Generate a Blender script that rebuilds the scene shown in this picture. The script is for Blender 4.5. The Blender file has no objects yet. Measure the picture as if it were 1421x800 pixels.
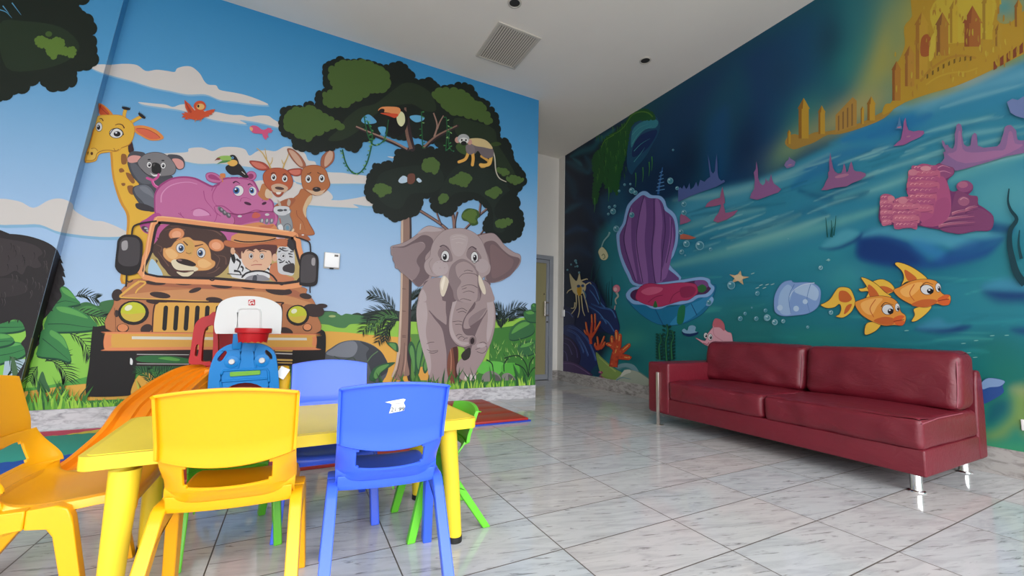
import bpy, bmesh, math, random
import numpy as np
from mathutils import Vector, Matrix, noise
from mathutils.geometry import tessellate_polygon

random.seed(7)
SC = bpy.context.scene
COL = SC.collection
# ------------------------------------------------------------------ camera
CX, CY, F, H = 710.5, 400.0, 574.25, 0.90
_R = np.array([[0.8865, -0.0638, -0.4583], [-0.4622, -0.0765, -0.8835], [0.0213, 0.995, -0.0973]])
_U, _S, _V = np.linalg.svd(_R)
RM = _U @ _V
YL, XR, HC, XE = 4.7925, 4.2451, 4.1197, 2.8487      # left wall, right wall, ceiling, left wall's right end
YB = 6.33                                            # back of the passage
SK = 0.165                                           # skirting height


def ray(u, v):
    return RM @ np.array([(u - CX) / F, -(v - CY) / F, -1.0])


def onx(u, v, x):
    r = ray(u, v)
    return Vector((0, 0, H)) + Vector(r) * (x / r[0])


def ony(u, v, y):
    r = ray(u, v)
    return Vector((0, 0, H)) + Vector(r) * (y / r[1])


def onz(u, v, z=0.0):
    r = ray(u, v)
    return Vector((0, 0, H)) + Vector(r) * ((z - H) / r[2])


cam = bpy.data.cameras.new('camera')
cam.sensor_width = 36.0
cam.lens = 36.0 * F / 1421.0
cam.clip_start = 0.05
co = bpy.data.objects.new('camera', cam)
COL.objects.link(co)
m4 = Matrix([list(RM[i]) + [0] for i in range(3)] + [[0, 0, 0, 1]])
m4.translation = Vector((0, 0, H))
co.matrix_world = m4
SC.camera = co

# ------------------------------------------------------------------ colour / materials


def s2l(c):
    return c / 12.92 if c <= 0.04045 else ((c + 0.055) / 1.055) ** 2.4


def hx(h, g=1.0):
    h = h.lstrip('#')
    return tuple(min(0.93, s2l(int(h[i:i + 2], 16) / 255) * g) for i in (0, 2, 4)) + (1.0,)


def newmat(name):
    m = bpy.data.materials.new(name)
    m.use_nodes = True
    nt = m.node_tree
    b = nt.nodes['Principled BSDF']
    return m, nt, b


def plain(name, h, rough=0.5, metal=0.0, spec=0.5, bump=0.0, bscale=60, coat=0.0, var=0.0, sss=0.0):
    m, nt, b = newmat(name)
    c = hx(h)
    b.inputs['Base Color'].default_value = c
    b.inputs['Roughness'].default_value = rough
    b.inputs['Metallic'].default_value = metal
    b.inputs['Specular IOR Level'].default_value = spec
    b.inputs['Coat Weight'].default_value = coat
    if sss:
        b.inputs['Subsurface Weight'].default_value = sss
        b.inputs['Subsurface Radius'].default_value = (0.03, 0.02, 0.01)
        b.inputs['Subsurface Scale'].default_value = 0.5
    tc = nt.nodes.new('ShaderNodeTexCoord')
    if bump or var:
        n = nt.nodes.new('ShaderNodeTexNoise')
        n.inputs['Scale'].default_value = bscale
        n.inputs['Detail'].default_value = 4
        nt.links.new(tc.outputs['Object'], n.inputs['Vector'])
        if bump:
            bp = nt.nodes.new('ShaderNodeBump')
            bp.inputs['Strength'].default_value = bump
            bp.inputs['Distance'].default_value = 0.01
            nt.links.new(n.outputs['Fac'], bp.inputs['Height'])
            nt.links.new(bp.outputs['Normal'], b.inputs['Normal'])
        if var:
            mx = nt.nodes.new('ShaderNodeMix')
            mx.data_type = 'RGBA'
            mx.inputs['A'].default_value = tuple(v * (1 - var) for v in c[:3]) + (1,)
            mx.inputs['B'].default_value = tuple(min(1, v * (1 + var)) for v in c[:3]) + (1,)
            nt.links.new(n.outputs['Fac'], mx.inputs['Factor'])
            nt.links.new(mx.outputs['Result'], b.inputs['Base Color'])
    return m


def printmat(name, rough=0.55, spec=0.25):
    """printed vinyl: the artwork's own colours come from the mesh"""
    m, nt, b = newmat(name)
    a = nt.nodes.new('ShaderNodeAttribute')
    a.attribute_name = 'print'
    nt.links.new(a.outputs['Color'], b.inputs['Base Color'])
    b.inputs['Roughness'].default_value = rough
    b.inputs['Specular IOR Level'].default_value = spec
    return m


def leather_material():
    m = plain('red_leather', '#681322', 0.42, spec=0.5, var=0.16, bscale=9)
    nt = m.node_tree
    b = nt.nodes['Principled BSDF']
    tc = [n for n in nt.nodes if n.type == 'TEX_COORD'][0]
    last = None
    for sc, dist, st, dst in ((260, 0.0, .10, .004), (11, 2.6, .30, .012), (26, 1.4, .22, .006)):
        n = nt.nodes.new('ShaderNodeTexNoise')
        n.inputs['Scale'].default_value = sc
        n.inputs['Detail'].default_value = 3
        n.inputs['Distortion'].default_value = dist
        mp = nt.nodes.new('ShaderNodeMapping')
        mp.inputs['Scale'].default_value = (1.0, .55, 1.0) if sc < 100 else (1, 1, 1)
        nt.links.new(tc.outputs['Object'], mp.inputs['Vector'])
        nt.links.new(mp.outputs['Vector'], n.inputs['Vector'])
        bp = nt.nodes.new('ShaderNodeBump')
        bp.inputs['Strength'].default_value = st
        bp.inputs['Distance'].default_value = dst
        nt.links.new(n.outputs['Fac'], bp.inputs['Height'])
        if last:
            nt.links.new(last.outputs['Normal'], bp.inputs['Normal'])
        last = bp
    nt.links.new(last.outputs['Normal'], b.inputs['Normal'])
    return m


M = {}
M['print'] = printmat('mural_print')
M['print2'] = printmat('mural_print_satin', 0.42, 0.3)
M['wall'] = plain('white_wall_paint', '#d9d6d0', 0.7, var=0.03, bscale=3)
M['ceiling'] = plain('ceiling_paint', '#e8e3da', 0.8, var=0.03, bscale=2)
M['yellow'] = plain('yellow_plastic', '#eda60e', 0.34, spec=0.45, sss=0.08)
M['yellow_b'] = plain('pale_yellow_plastic', '#e6c92e', 0.36, spec=0.45, sss=0.05)
M['table_top'] = plain('table_top_yellow', '#f2d83e', 0.40, spec=0.35, var=0.05, bscale=9)
M['blue'] = plain('blue_plastic', '#3a62ea', 0.34, spec=0.45, sss=0.05)
M['green'] = plain('green_plastic', '#62c02c', 0.34, spec=0.45, sss=0.05)
M['black'] = plain('black_rubber', '#141414', 0.5)
M['leather'] = leather_material()
M['leather2'] = plain('red_leather_seam', '#8f4452', 0.45, spec=0.5)
M['chrome'] = plain('chrome', '#e6e6e6', 0.12, metal=1.0)
M['chrome_b'] = plain('brushed_metal', '#d8cfc6', 0.35, metal=1.0)
M['alu'] = plain('aluminium_frame', '#a9adb4', 0.4, metal=0.6)
M['red_p'] = plain('red_plastic', '#b00f18', 0.38, spec=0.35)
M['toy_blue'] = plain('toy_blue_plastic', '#067cc4', 0.42, spec=0.35)
M['toy_orange'] = plain('toy_orange_plastic', '#f08a10', 0.42, spec=0.3)
M['toy_white'] = plain('toy_white_plastic', '#cfd0ce', 0.45)
M['toy_green'] = plain('toy_green_plastic', '#6fae2c', 0.45)
M['toy_yellow'] = plain('toy_yellow_plastic', '#e8b41c', 0.45)
M['sticker'] = plain('sticker_paper', '#ececea', 0.6)
M['mat_red'] = plain('mat_red_vinyl', '#a82c22', 0.45, bump=0.05, bscale=120)
M['mat_blue'] = plain('mat_blue_vinyl', '#1f3fb0', 0.45, bump=0.05, bscale=120)
M['vent'] = plain('vent_paint', '#c4beb4', 0.6)
M['dark'] = plain('dark_void', '#2a2a2a', 0.8)
M['white_p'] = plain('white_plastic', '#f4f4f4', 0.4)
M['frost'] = plain('beige_door_panel', '#968f68', 0.35, var=0.08, bscale=2)
M['steel_dark'] = plain('dark_steel', '#57524e', 0.4, metal=0.8)


def marble_nodes(nt, vec_out, base, vein, scale=(1.2, 5.0, 1.0)):
    """streaky marble colour driven by a vector output"""
    mp = nt.nodes.new('ShaderNodeMapping')
    mp.inputs['Scale'].default_value = scale
    nt.links.new(vec_out, mp.inputs['Vector'])
    n1 = nt.nodes.new('ShaderNodeTexNoise')
    n1.inputs['Scale'].default_value = 2.2
    n1.inputs['Detail'].default_value = 8
    n1.inputs['Roughness'].default_value = 0.65
    n1.inputs['Distortion'].default_value = 0.8
    nt.links.new(mp.outputs['Vector'], n1.inputs['Vector'])
    r = nt.nodes.new('ShaderNodeValToRGB')
    e = r.color_ramp.elements
    e[0].position = 0.32
    e[0].color = hx(vein)
    e[1].position = 0.56
    e[1].color = hx(base)
    nt.links.new(n1.outputs['Fac'], r.inputs['Fac'])
    return r


def floor_material():
    m, nt, b = newmat('marble_floor_tiles')
    N, L = nt.nodes, nt.links
    geo = N.new('ShaderNodeNewGeometry')
    sep = N.new('ShaderNodeSeparateXYZ')
    L.new(geo.outputs['Position'], sep.inputs[0])

    def math_(op, a, bb=None, c=None):
        n = N.new('ShaderNodeMath')
        n.operation = op
        for i, s in enumerate((a, bb, c)):
            if s is None:
                continue
            if isinstance(s, (int, float)):
                n.inputs[i].default_value = s
            else:
                L.new(s, n.inputs[i])
        return n.outputs[0]
    tx, ty = 0.6347, 0.3100
    fx = math_('DIVIDE', math_('SUBTRACT', sep.outputs[0], 1.6713), tx)
    fy = math_('DIVIDE', math_('SUBTRACT', sep.outputs[1], 2.1101), ty)
    ix = math_('FLOOR', fx)
    iy = math_('FLOOR', fy)
    rx = math_('SUBTRACT', fx, ix)
    ry = math_('SUBTRACT', fy, iy)
    dx = math_('MULTIPLY', math_('MINIMUM', rx, math_('SUBTRACT', 1.0, rx)), tx)
    dy = math_('MULTIPLY', math_('MINIMUM', ry, math_('SUBTRACT', 1.0, ry)), ty)
    d = math_('MINIMUM', dx, dy)
    grout = math_('LESS_THAN', d, 0.0026)
    cmb = N.new('ShaderNodeCombineXYZ')
    L.new(ix, cmb.inputs[0])
    L.new(iy, cmb.inputs[1])
    wn = N.new('ShaderNodeTexWhiteNoise')
    wn.noise_dimensions = '3D'
    L.new(cmb.outputs[0], wn.inputs['Vector'])
    # each tile is cut from another place of the slab
    sc = N.new('ShaderNodeVectorMath')
    sc.operation = 'SCALE'
    sc.inputs['Scale'].default_value = 9.0
    L.new(wn.outputs['Color'], sc.inputs[0])
    ad = N.new('ShaderNodeVectorMath')
    ad.operation = 'ADD'
    L.new(geo.outputs['Position'], ad.inputs[0])
    L.new(sc.outputs[0], ad.inputs[1])
    rot = N.new('ShaderNodeMapping')
    rot.inputs['Rotation'].default_value = (0, 0, 0.25)
    L.new(ad.outputs[0], rot.inputs['Vector'])
    r1 = marble_nodes(nt, rot.outputs[0], '#d0cfce', '#b9b8b8', (1.6, 9.0, 1.0))
    r2 = marble_nodes(nt, rot.outputs[0], '#ffffff', '#8f8c8a', (3.0, 22.0, 1.0))
    r2.color_ramp.elements[0].position = 0.33
    r2.color_ramp.elements[1].position = 0.42
    mm = N.new('ShaderNodeMix')
    mm.data_type = 'RGBA'
    mm.blend_type = 'MULTIPLY'
    mm.inputs['Factor'].default_value = 0.75
    L.new(r1.outputs[0], mm.inputs['A'])
    L.new(r2.outputs[0], mm.inputs['B'])
    # slight warm / cool drift between tiles
    tint = N.new('ShaderNodeMix')
    tint.data_type = 'RGBA'
    tint.inputs['A'].default_value = hx('#f6f0ee')
    tint.inputs['B'].default_value = hx('#ecf2f6')
    L.new(wn.outputs['Value'], tint.inputs['Factor'])
    mt = N.new('ShaderNodeMix')
    mt.data_type = 'RGBA'
    mt.blend_type = 'MULTIPLY'
    mt.inputs['Factor'].default_value = 1.0
    L.new(mm.outputs['Result'], mt.inputs['A'])
    L.new(tint.outputs['Result'], mt.inputs['B'])
    mg = N.new('ShaderNodeMix')
    mg.data_type = 'RGBA'
    L.new(grout, mg.inputs['Factor'])
    L.new(mt.outputs['Result'], mg.inputs['A'])
    mg.inputs['B'].default_value = hx('#564c45')
    L.new(mg.outputs['Result'], b.inputs['Base Color'])
    rr = math_('ADD', math_('MULTIPLY', grout, 0.5), 0.075)
    L.new(rr, b.inputs['Roughness'])
    b.inputs['Specular IOR Level'].default_value = 0.6
    bp = N.new('ShaderNodeBump')
    bp.inputs['Strength'].default_value = 0.25
    bp.inputs['Distance'].default_value = 0.002
    L.new(math_('SUBTRACT', 1.0, grout), bp.inputs['Height'])
    L.new(bp.outputs['Normal'], b.inputs['Normal'])
    return m


M['floor'] = floor_material()


def skirting_material(name, base, vein, sc):
    m, nt, b = newmat(name)
    g = nt.nodes.new('ShaderNodeNewGeometry')
    r = marble_nodes(nt, g.outputs['Position'], base, vein, sc)
    nt.links.new(r.outputs[0], b.inputs['Base Color'])
    b.inputs['Roughness'].default_value = 0.3
    return m


M['skirt'] = skirting_material('marble_skirting', '#c8c6c9', '#8f8c92', (4.5, 4.5, 14.0))
M['skirt2'] = skirting_material('grey_marble_skirting', '#a8a39f', '#6a6561', (3.5, 3.5, 10.0))

# ------------------------------------------------------------------ mesh helpers


class MB:
    def __init__(self):
        self.v, self.f = [], []

    def add(self, vs, fs):
        o = len(self.v)
        self.v += [tuple(p) for p in vs]
        self.f += [tuple(i + o for i in f) for f in fs]
        return self

    def box(self, x0, x1, y0, y1, z0, z1):
        vs = [(x, y, z) for x in (x0, x1) for y in (y0, y1) for z in (z0, z1)]
        return self.add(vs, [(0, 1, 3, 2), (4, 6, 7, 5), (0, 4, 5, 1), (2, 3, 7, 6), (0, 2, 6, 4), (1, 5, 7, 3)])

    def rbox(self, x0, x1, y0, y1, z0, z1, r=0.005, seg=2):
        bm = bmesh.new()
        bmesh.ops.create_cube(bm, size=1)
        for v in bm.verts:
            v.co = Vector(((x0 + x1) / 2 + v.co.x * (x1 - x0), (y0 + y1) / 2 + v.co.y * (y1 - y0), (z0 + z1) / 2 + v.co.z * (z1 - z0)))
        bmesh.ops.bevel(bm, geom=bm.edges[:], offset=r, segments=seg, profile=0.5, affect='EDGES')
        bm.verts.index_update()
        self.add([v.co for v in bm.verts], [[v.index for v in f.verts] for f in bm.faces])
        bm.free()
        return self

    def rot_last(self, n0, mat):
        for i in range(n0, len(self.v)):
            self.v[i] = tuple(mat @ Vector(self.v[i]))

    def sweep(self, path, sec, scales=None, up=(0, 0, 1), cap=True):
        """sweep a closed 2-D section along a 3-D path"""
        path = [Vector(p) for p in path]
        n, k = len(path), len(sec)
        vs = []
        upv = Vector(up)
        for i, p in enumerate(path):
            t = (path[min(i + 1, n - 1)] - path[max(i - 1, 0)]).normalized()
            a = upv.cross(t)
            if a.length < 1e-4:
                a = Vector((1, 0, 0)).cross(t)
            a.normalize()
            bq = t.cross(a).normalized()
            s = scales[i] if scales else 1.0
            sx, sy = s if isinstance(s, (tuple, list)) else (s, s)
            for (q, w) in sec:
                vs.append(p + a * q * sx + bq * w * sy)
        fs = []
        for i in range(n - 1):
            for j in range(k):
                j2 = (j + 1) % k
                fs.append((i * k + j, i * k + j2, (i + 1) * k + j2, (i + 1) * k + j))
        if cap:
            fs.append(tuple(range(k))[::-1])
            fs.append(tuple((n - 1) * k + j for j in range(k)))
        return self.add(vs, fs)

    def tube(self, path, r, k=12, up=(0, 0, 1)):
        n = len(path)
        rs = r if isinstance(r, (list, tuple)) else [r] * n
        sec = [(math.cos(2 * math.pi * j / k), math.sin(2 * math.pi * j / k)) for j in range(k)]
        return self.sweep(path, sec, rs, up)

    def lathe(self, prof, c=(0, 0, 0), k=32, axis='z'):
        vs, n = [], len(prof)
        for (r, z) in prof:
            for j in range(k):
                a = 2 * math.pi * j / k
                p = (r * math.cos(a), r * math.sin(a), z)
                if axis == 'y':
                    p = (p[0], -p[2], p[1])
                elif axis == 'x':
                    p = (p[2], p[0], p[1])
                vs.append((p[0] + c[0], p[1] + c[1], p[2] + c[2]))
        fs = []
        for i in range(n - 1):
            for j in range(k):
                fs.append((i * k + j, i * k + (j + 1) % k, (i + 1) * k + (j + 1) % k, (i + 1) * k + j))
        fs.append(tuple(range(k))[::-1])
        fs.append(tuple((n - 1) * k + j for j in range(k)))
        return self.add(vs, fs)

    def prism(self, loops, fn, fn2):
        """outer loop + holes, given in any 2-D frame; fn / fn2 place the front and the back"""
        flat = [p for l in loops for p in l]
        tris = tessellate_polygon([[Vector((p[0], p[1], 0)) for p in l] for l in loops])
        n = len(flat)
        vs = [fn(*p) for p in flat] + [fn2(*p) for p in flat]
        fs = [tuple(t) for t in tris] + [tuple(i + n for i in reversed(t)) for t in tris]
        o = 0
        for l in loops:
            k = len(l)
            for j in range(k):
                a, b2 = o + j, o + (j + 1) % k
                fs.append((a, b2, b2 + n, a + n))
            o += k
        return self.add(vs, fs)

    def build(self, name, mat, parent=None, smooth=40, bevel=0.0, sub=0, origin=None):
        me = bpy.data.meshes.new(name)
        vs = self.v
        if origin is not None:
            vs = [(p[0] - origin[0], p[1] - origin[1], p[2] - origin[2]) for p in vs]
        me.from_pydata(vs, [], self.f)
        bm = bmesh.new()
        bm.from_mesh(me)
        bmesh.ops.recalc_face_normals(bm, faces=bm.faces)
        if smooth:
            for f in bm.faces:
                f.smooth = True
        bm.to_mesh(me)
        bm.free()
        if smooth:
            me.set_sharp_from_angle(angle=math.radians(smooth))
        me.materials.append(mat)
        o = bpy.data.objects.new(name, me)
        COL.objects.link(o)
        if origin is not None:
            o.location = origin
        if parent:
            o.parent = parent
        if bevel:
            bv = o.modifiers.new('bevel', 'BEVEL')
            bv.width = bevel
            bv.segments = 3
            bv.limit_method = 'ANGLE'
            bv.angle_limit = math.radians(50)
        if sub:
            sb = o.modifiers.new('sub', 'SUBSURF')
            sb.levels = sb.render_levels = sub
        return o


def tag(o, label=None, cat=None, group=None, kind=None):
    if label:
        o['label'] = label
    if cat:
        o['category'] = cat
    if group:
        o['group'] = group
    if kind:
        o['kind'] = kind
    return o


def empty(name, loc=(0, 0, 0), rz=0.0):
    o = bpy.data.objects.new(name, None)
    COL.objects.link(o)
    o.location = loc
    o.rotation_euler = (0, 0, rz)
    o.empty_display_size = 0.1
    return o


def catmull(pts, closed=True, n=5):
    P = [np.array(p, float) for p in pts]
    N = len(P)
    out = []
    segs = N if closed else N - 1
    for i in range(segs):
        if closed:
            p0, p1, p2, p3 = P[(i - 1) % N], P[i], P[(i + 1) % N], P[(i + 2) % N]
        else:
            p0, p1, p2, p3 = P[max(i - 1, 0)], P[i], P[i + 1], P[min(i + 2, N - 1)]
        for k in range(n):
            t = k / n
            out.append(0.5 * ((2 * p1) + (-p0 + p2) * t + (2 * p0 - 5 * p1 + 4 * p2 - p3) * t * t + (-p0 + 3 * p1 - 3 * p2 + p3) * t ** 3))
    if not closed:
        out.append(P[-1])
    return [tuple(p) for p in out]


def pp(s):
    if not isinstance(s, str):
        return list(s)
    return [tuple(float(q) for q in a.split(',')) for a in s.split()]


def clip(poly, inside, inter):
    out = []
    n = len(poly)
    for i in range(n):
        a, b = poly[i], poly[(i + 1) % n]
        ia, ib = inside(a), inside(b)
        if ia:
            out.append(a)
        if ia != ib:
            out.append(inter(a, b))
    return out


def clipf(poly, g):
    """keep the part of poly where g(p) >= 0 (g is affine)"""
    def inter(a, b):
        ga, gb = g(a), g(b)
        t = ga / (ga - gb)
        return tuple(a[i] + (b[i] - a[i]) * t for i in range(len(a)))
    return clip(poly, lambda p: g(p) >= 0, inter)

# ------------------------------------------------------------------ printed artwork


class Mural:
    """artwork printed on a wall sheet: flat shapes given in photo coordinates and laid onto the wall plane"""

    def __init__(self, planes, gain, eps=0.000016, mat='print'):
        self.planes, self.gain, self.eps, self.mat = planes, gain, eps, mat
        self.layer = 1
        self.v, self.f, self.c = [], [], []
        self.o = (0, 0, 1.0)

    def T(self, x, y, s):
        self.o = (x, y, s)
        return self

    def pt(self, p):
        return (self.o[0] + p[0] / self.o[2], self.o[1] + p[1] / self.o[2])

    def emit(self, poly, col, nxt=True):
        if isinstance(col, str):
            col = hx(col, self.gain)
        if nxt:
            self.layer += 1
        for (cuts, fn) in self.planes:
            q = poly
            for g in cuts:
                if len(q) < 3:
                    break
                q = clipf(q, g)
            if len(q) < 3:
                continue
            fn(self, q, col)

    def face(self, pts3, col):
        k = len(self.v)
        self.v += [tuple(p) for p in pts3]
        if len(pts3) <= 4:
            self.f.append(tuple(range(k, k + len(pts3))))
            self.c.append(col)
        else:
            try:
                ts = tessellate_polygon([[Vector(p) for p in pts3]])
            except Exception:
                ts = []
            for t in ts:
                self.f.append(tuple(k + i for i in t))
                self.c.append(col)

    def G(self, col, pts):                      # straight-edged shape
        self.emit([self.pt(p) for p in pp(pts)], col)

    def B(self, col, pts, out=None, ow=1.0, n=4):   # smooth shape
        q = catmull([self.pt(p) for p in pp(pts)], True, n)
        self.emit(q, col)
        if out:
            self.stroke(q, out, ow, True)

    def E(self, col, cx, cy, rx, ry, rot=0, out=None, ow=1.0, k=20):
        r = math.radians(rot)
        ps = []
        for i in range(k):
            a = 2 * math.pi * i / k
            x, y = rx * math.cos(a), ry * math.sin(a)
            ps.append(self.pt((cx + x * math.cos(r) - y * math.sin(r), cy + x * math.sin(r) + y * math.cos(r))))
        self.emit(ps, col)
        if out:
            self.stroke(ps, out, ow, True)

    def stroke(self, q, col, w, closed=False, taper=None, cap=True):
        n = len(q)
        L, R = [], []
        for i in range(n):
            a = q[(i - 1) % n] if closed else q[max(i - 1, 0)]
            b = q[(i + 1) % n] if closed else q[min(i + 1, n - 1)]
            dx, dy = b[0] - a[0], b[1] - a[1]
            l = math.hypot(dx, dy) or 1
            f = 1.0
            if taper is not None and n > 1:
                t = i / (n - 1)
                f = taper[0] + (taper[1] - taper[0]) * t
            ww = w * 0.5 * f
            L.append((q[i][0] - dy / l * ww, q[i][1] + dx / l * ww))
            R.append((q[i][0] + dy / l * ww, q[i][1] - dx / l * ww))
        self.layer += 1
        for i in range(n if closed else n - 1):
            j = (i + 1) % n
            self.emit([L[i], L[j], R[j], R[i]], col, False)
        if cap and not closed and taper is None:
            for c in (q[0], q[-1]):
                self.layer += 0.6
                self.emit([(c[0] + w / 2 * math.cos(a), c[1] + w / 2 * math.sin(a)) for a in [k * math.pi / 5 for k in range(10)]], col, False)

    def L(self, col, w, pts, taper=None, n=5, closed=False):   # brush line, width in photo px
        q = catmull([self.pt(p) for p in pp(pts)], closed, n)
        self.stroke(q, col, w, closed, taper)

    def scallop(self, col, pts, r, inset=0.0):   # leafy crown: outline of round bumps
        q = catmull([self.pt(p) for p in pp(pts)], True, 8)
        self.emit(q, col)
        acc, tgt = 0, 0
        for i in range(len(q)):
            acc += math.dist(q[i], q[i - 1]) if i else 0
            if acc >= tgt:
                a, b2 = q[i - 1], q[(i + 1) % len(q)]
                th = math.atan2(b2[1] - a[1], b2[0] - a[0])
                rr = r * random.uniform(.75, 1.15)
                ry = rr * random.uniform(.6, .9)
                self.layer += .4
                x, y = q[i]
                self.emit([(x + rr * math.cos(t) * math.cos(th) - ry * math.sin(t) * math.sin(th), y + rr * math.cos(t) * math.sin(th) + ry * math.sin(t) * math.cos(th)) for t in [k * math.pi / 7 for k in range(14)]], col, False)
                acc = 0
                tgt = r * random.uniform(1.0, 1.7)

    def frond(self, col, w, pts, ll, n=13, ang=38, droop=0.0):   # palm leaf
        q = catmull([self.pt(p) for p in pp(pts)], False, 8)
        self.stroke(q, col, w, False, (1.0, 0.3))
        self.layer += 1
        for i in range(n):
            t = (i + 1) / (n + 1)
            k = min(int(t * (len(q) - 1)), len(q) - 2)
            p, p2 = q[k], q[k + 1]
            a0 = math.atan2(p2[1] - p[1], p2[0] - p[0])
            for s in (-1, 1):
                l = ll * (0.55 + 0.7 * math.sin(math.pi * min(1, t * 1.05))) * random.uniform(0.85, 1.1)
                a = a0 + s * math.radians(ang)
                e = (p[0] + l * math.cos(a), p[1] + l * math.sin(a) + droop * l)
                mx, my = (p[0] + e[0]) / 2, (p[1] + e[1]) / 2 - 0.06 * l
                nx, ny = -math.sin(a) * w * 0.55, math.cos(a) * w * 0.55
                self.emit([(p[0] + nx * .5, p[1] + ny * .5), (mx + nx, my + ny), e, (mx - nx, my - ny), (p[0] - nx * .5, p[1] - ny * .5)], col, False)

    def blades(self, cols, x0, x1, yfn, h0, h1, n, w=2.0, lean=0.5):
        for i in range(n):
            x = random.uniform(x0, x1)
            y = yfn(x)
            h = random.uniform(h0, h1)
            dx = random.uniform(-lean, lean) * h
            ww = w * random.uniform(0.6, 1.4)
            self.layer += 0.4
            self.emit([(x - ww, y + 2), (x - ww * .6 + dx * .35, y - h * .55), (x + dx, y - h), (x + ww * .6 + dx * .3, y - h * .5), (x + ww, y + 2)], random.choice(cols), False)

    def eye(self, cx, cy, rx, ry, iris=None, px=0, py=0, rot=0, ring='#3a2c2c'):
        if ring:
            self.E(ring, cx, cy, rx * 1.12, ry * 1.12, rot)
        self.E('#dcdcdc', cx, cy, rx, ry, rot)
        if iris:
            self.E(iris, cx + px, cy + py, rx * .66, ry * .66, rot)
            self.E('#15151a', cx + px, cy + py, rx * .36, ry * .40, rot)
        else:
            self.E('#18151a', cx + px, cy + py, rx * .55, ry * .58, rot)
        self.E('#e8e8ee', cx + px - rx * .15, cy + py - ry * .25, rx * .17, ry * .17)

    def done(self, name, parent, label=None):
        if not self.f:
            return None
        me = bpy.data.meshes.new(name)
        me.from_pydata(self.v, [], self.f)
        at = me.color_attributes.new('print', 'FLOAT_COLOR', 'CORNER')
        buf = []
        for p, c in zip(me.polygons, self.c):
            if isinstance(c, list):
                for q in c:
                    buf += list(q)
            else:
                buf += list(c) * p.loop_total
        at.data.foreach_set('color', buf)
        me.materials.append(M[self.mat])
        o = bpy.data.objects.new(name, me)
        COL.objects.link(o)
        if parent:
            o.parent = parent
        if label:
            o['label'] = label
        self.v, self.f, self.c = [], [], []
        return o

# ------------------------------------------------------------------ jungle mural (left wall)
GL = 0.90
SD = 0.09                                    # how far the slanted panel stands proud


def uR(v):
    return 179 - 0.2676 * v


def uL(v):
    return 171.4 - 0.2696 * v


SA, SB = ony(179, 0, YL), ony(61, 441, YL)   # the slanted edge of the panel on the wall
SDIR = (SB - SA).normalized()
SN = Vector((SDIR.z, 0, -SDIR.x))
if SN.x < 0:
    SN = -SN


def lay_y(y0):
    def fn(mu, q, col):
        y = y0 - 0.002 - mu.eps * mu.layer
        P = [(lambda a: (a.x, a.z))(ony(p[0], p[1], y0)) for p in q]
        for g in (lambda p: XE - p[0], lambda p: p[1] - SK, lambda p: HC - p[1]):
            P = clipf(P, g)
            if len(P) < 3:
                return
        mu.face([(p[0], y, p[1]) for p in P], col)
    return fn


def lay_reveal(mu, q, col):
    out = []
    for p in q:
        r = Vector(ray(p[0], p[1]))
        o = Vector((0, 0, H))
        t = (SA - o).dot(SN) / r.dot(SN)
        w = o + r * t
        out.append(tuple(w + SN * (0.001 + mu.eps * mu.layer)))
    mu.face(out, col)


LP = [([lambda p: p[0] - uR(p[1])], lay_y(YL)),
      ([lambda p: uR(p[1]) - p[0], lambda p: p[0] - uL(p[1])], lay_reveal),
      ([lambda p: uL(p[1]) - p[0]], lay_y(YL - SD))]
J = Mural(LP, GL)

# sky sheet with its printed gradient
STOPS = [(0.1, '#b8cfe8'), (1.0, '#afc9e8'), (1.7, '#a3c3e6'), (2.4, '#84b3dc'), (3.1, '#559ed0'), (4.2, '#2f85ba')]


def skycol(z):
    for (z0, a), (z1, b2) in zip(STOPS, STOPS[1:]):
        if z <= z1:
            t = max(0, min(1, (z - z0) / (z1 - z0)))
            ca, cb = hx(a, GL), hx(b2, GL)
            return tuple(ca[i] + (cb[i] - ca[i]) * t for i in range(3)) + (1,)
    return hx(STOPS[-1][1], GL)


def sx(z):
    return SA.x + (SB.x - SA.x) * (z - SA.z) / (SB.z - SA.z)


nb = 60
for i in range(nb):
    z0, z1 = SK + (HC - SK) * i / nb, SK + (HC - SK) * (i + 1) / nb
    c0, c1 = skycol(z0), skycol(z1)
    for (xa, xb, ya, yb) in ((None, XE, YL - .001, YL - .001), (-5.0, None, YL - SD - .001, YL - SD - .001), (None, None, YL - SD - .001, YL + .002)):
        a0, a1 = (sx(z0), sx(z1)) if xa is None else (xa, xa)
        b0, b1 = (sx(z0), sx(z1)) if xb is None else (xb, xb)
        e = .0006 if xa is None and xb is None else 0
        k = len(J.v)
        J.v += [(a0 + e, ya, z0), (b0 + e, yb, z0), (b1 + e, yb, z1), (a1 + e, ya, z1)]
        J.f.append((k, k + 1, k + 2, k + 3))
        J.c.append([c0, c0, c1, c1])
jungle = J.done('jungle_mural', None)
tag(jungle, 'blue-sky cartoon jungle mural with animals riding a spotted jeep', 'mural')

CW, CS = '#d3cdc9', '#86b4d4'


def cloud(s):
    q = pp(s)
    J.B(CS, [(x + 6, y + 10) for x, y in q])
    J.B(CW, q)


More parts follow.
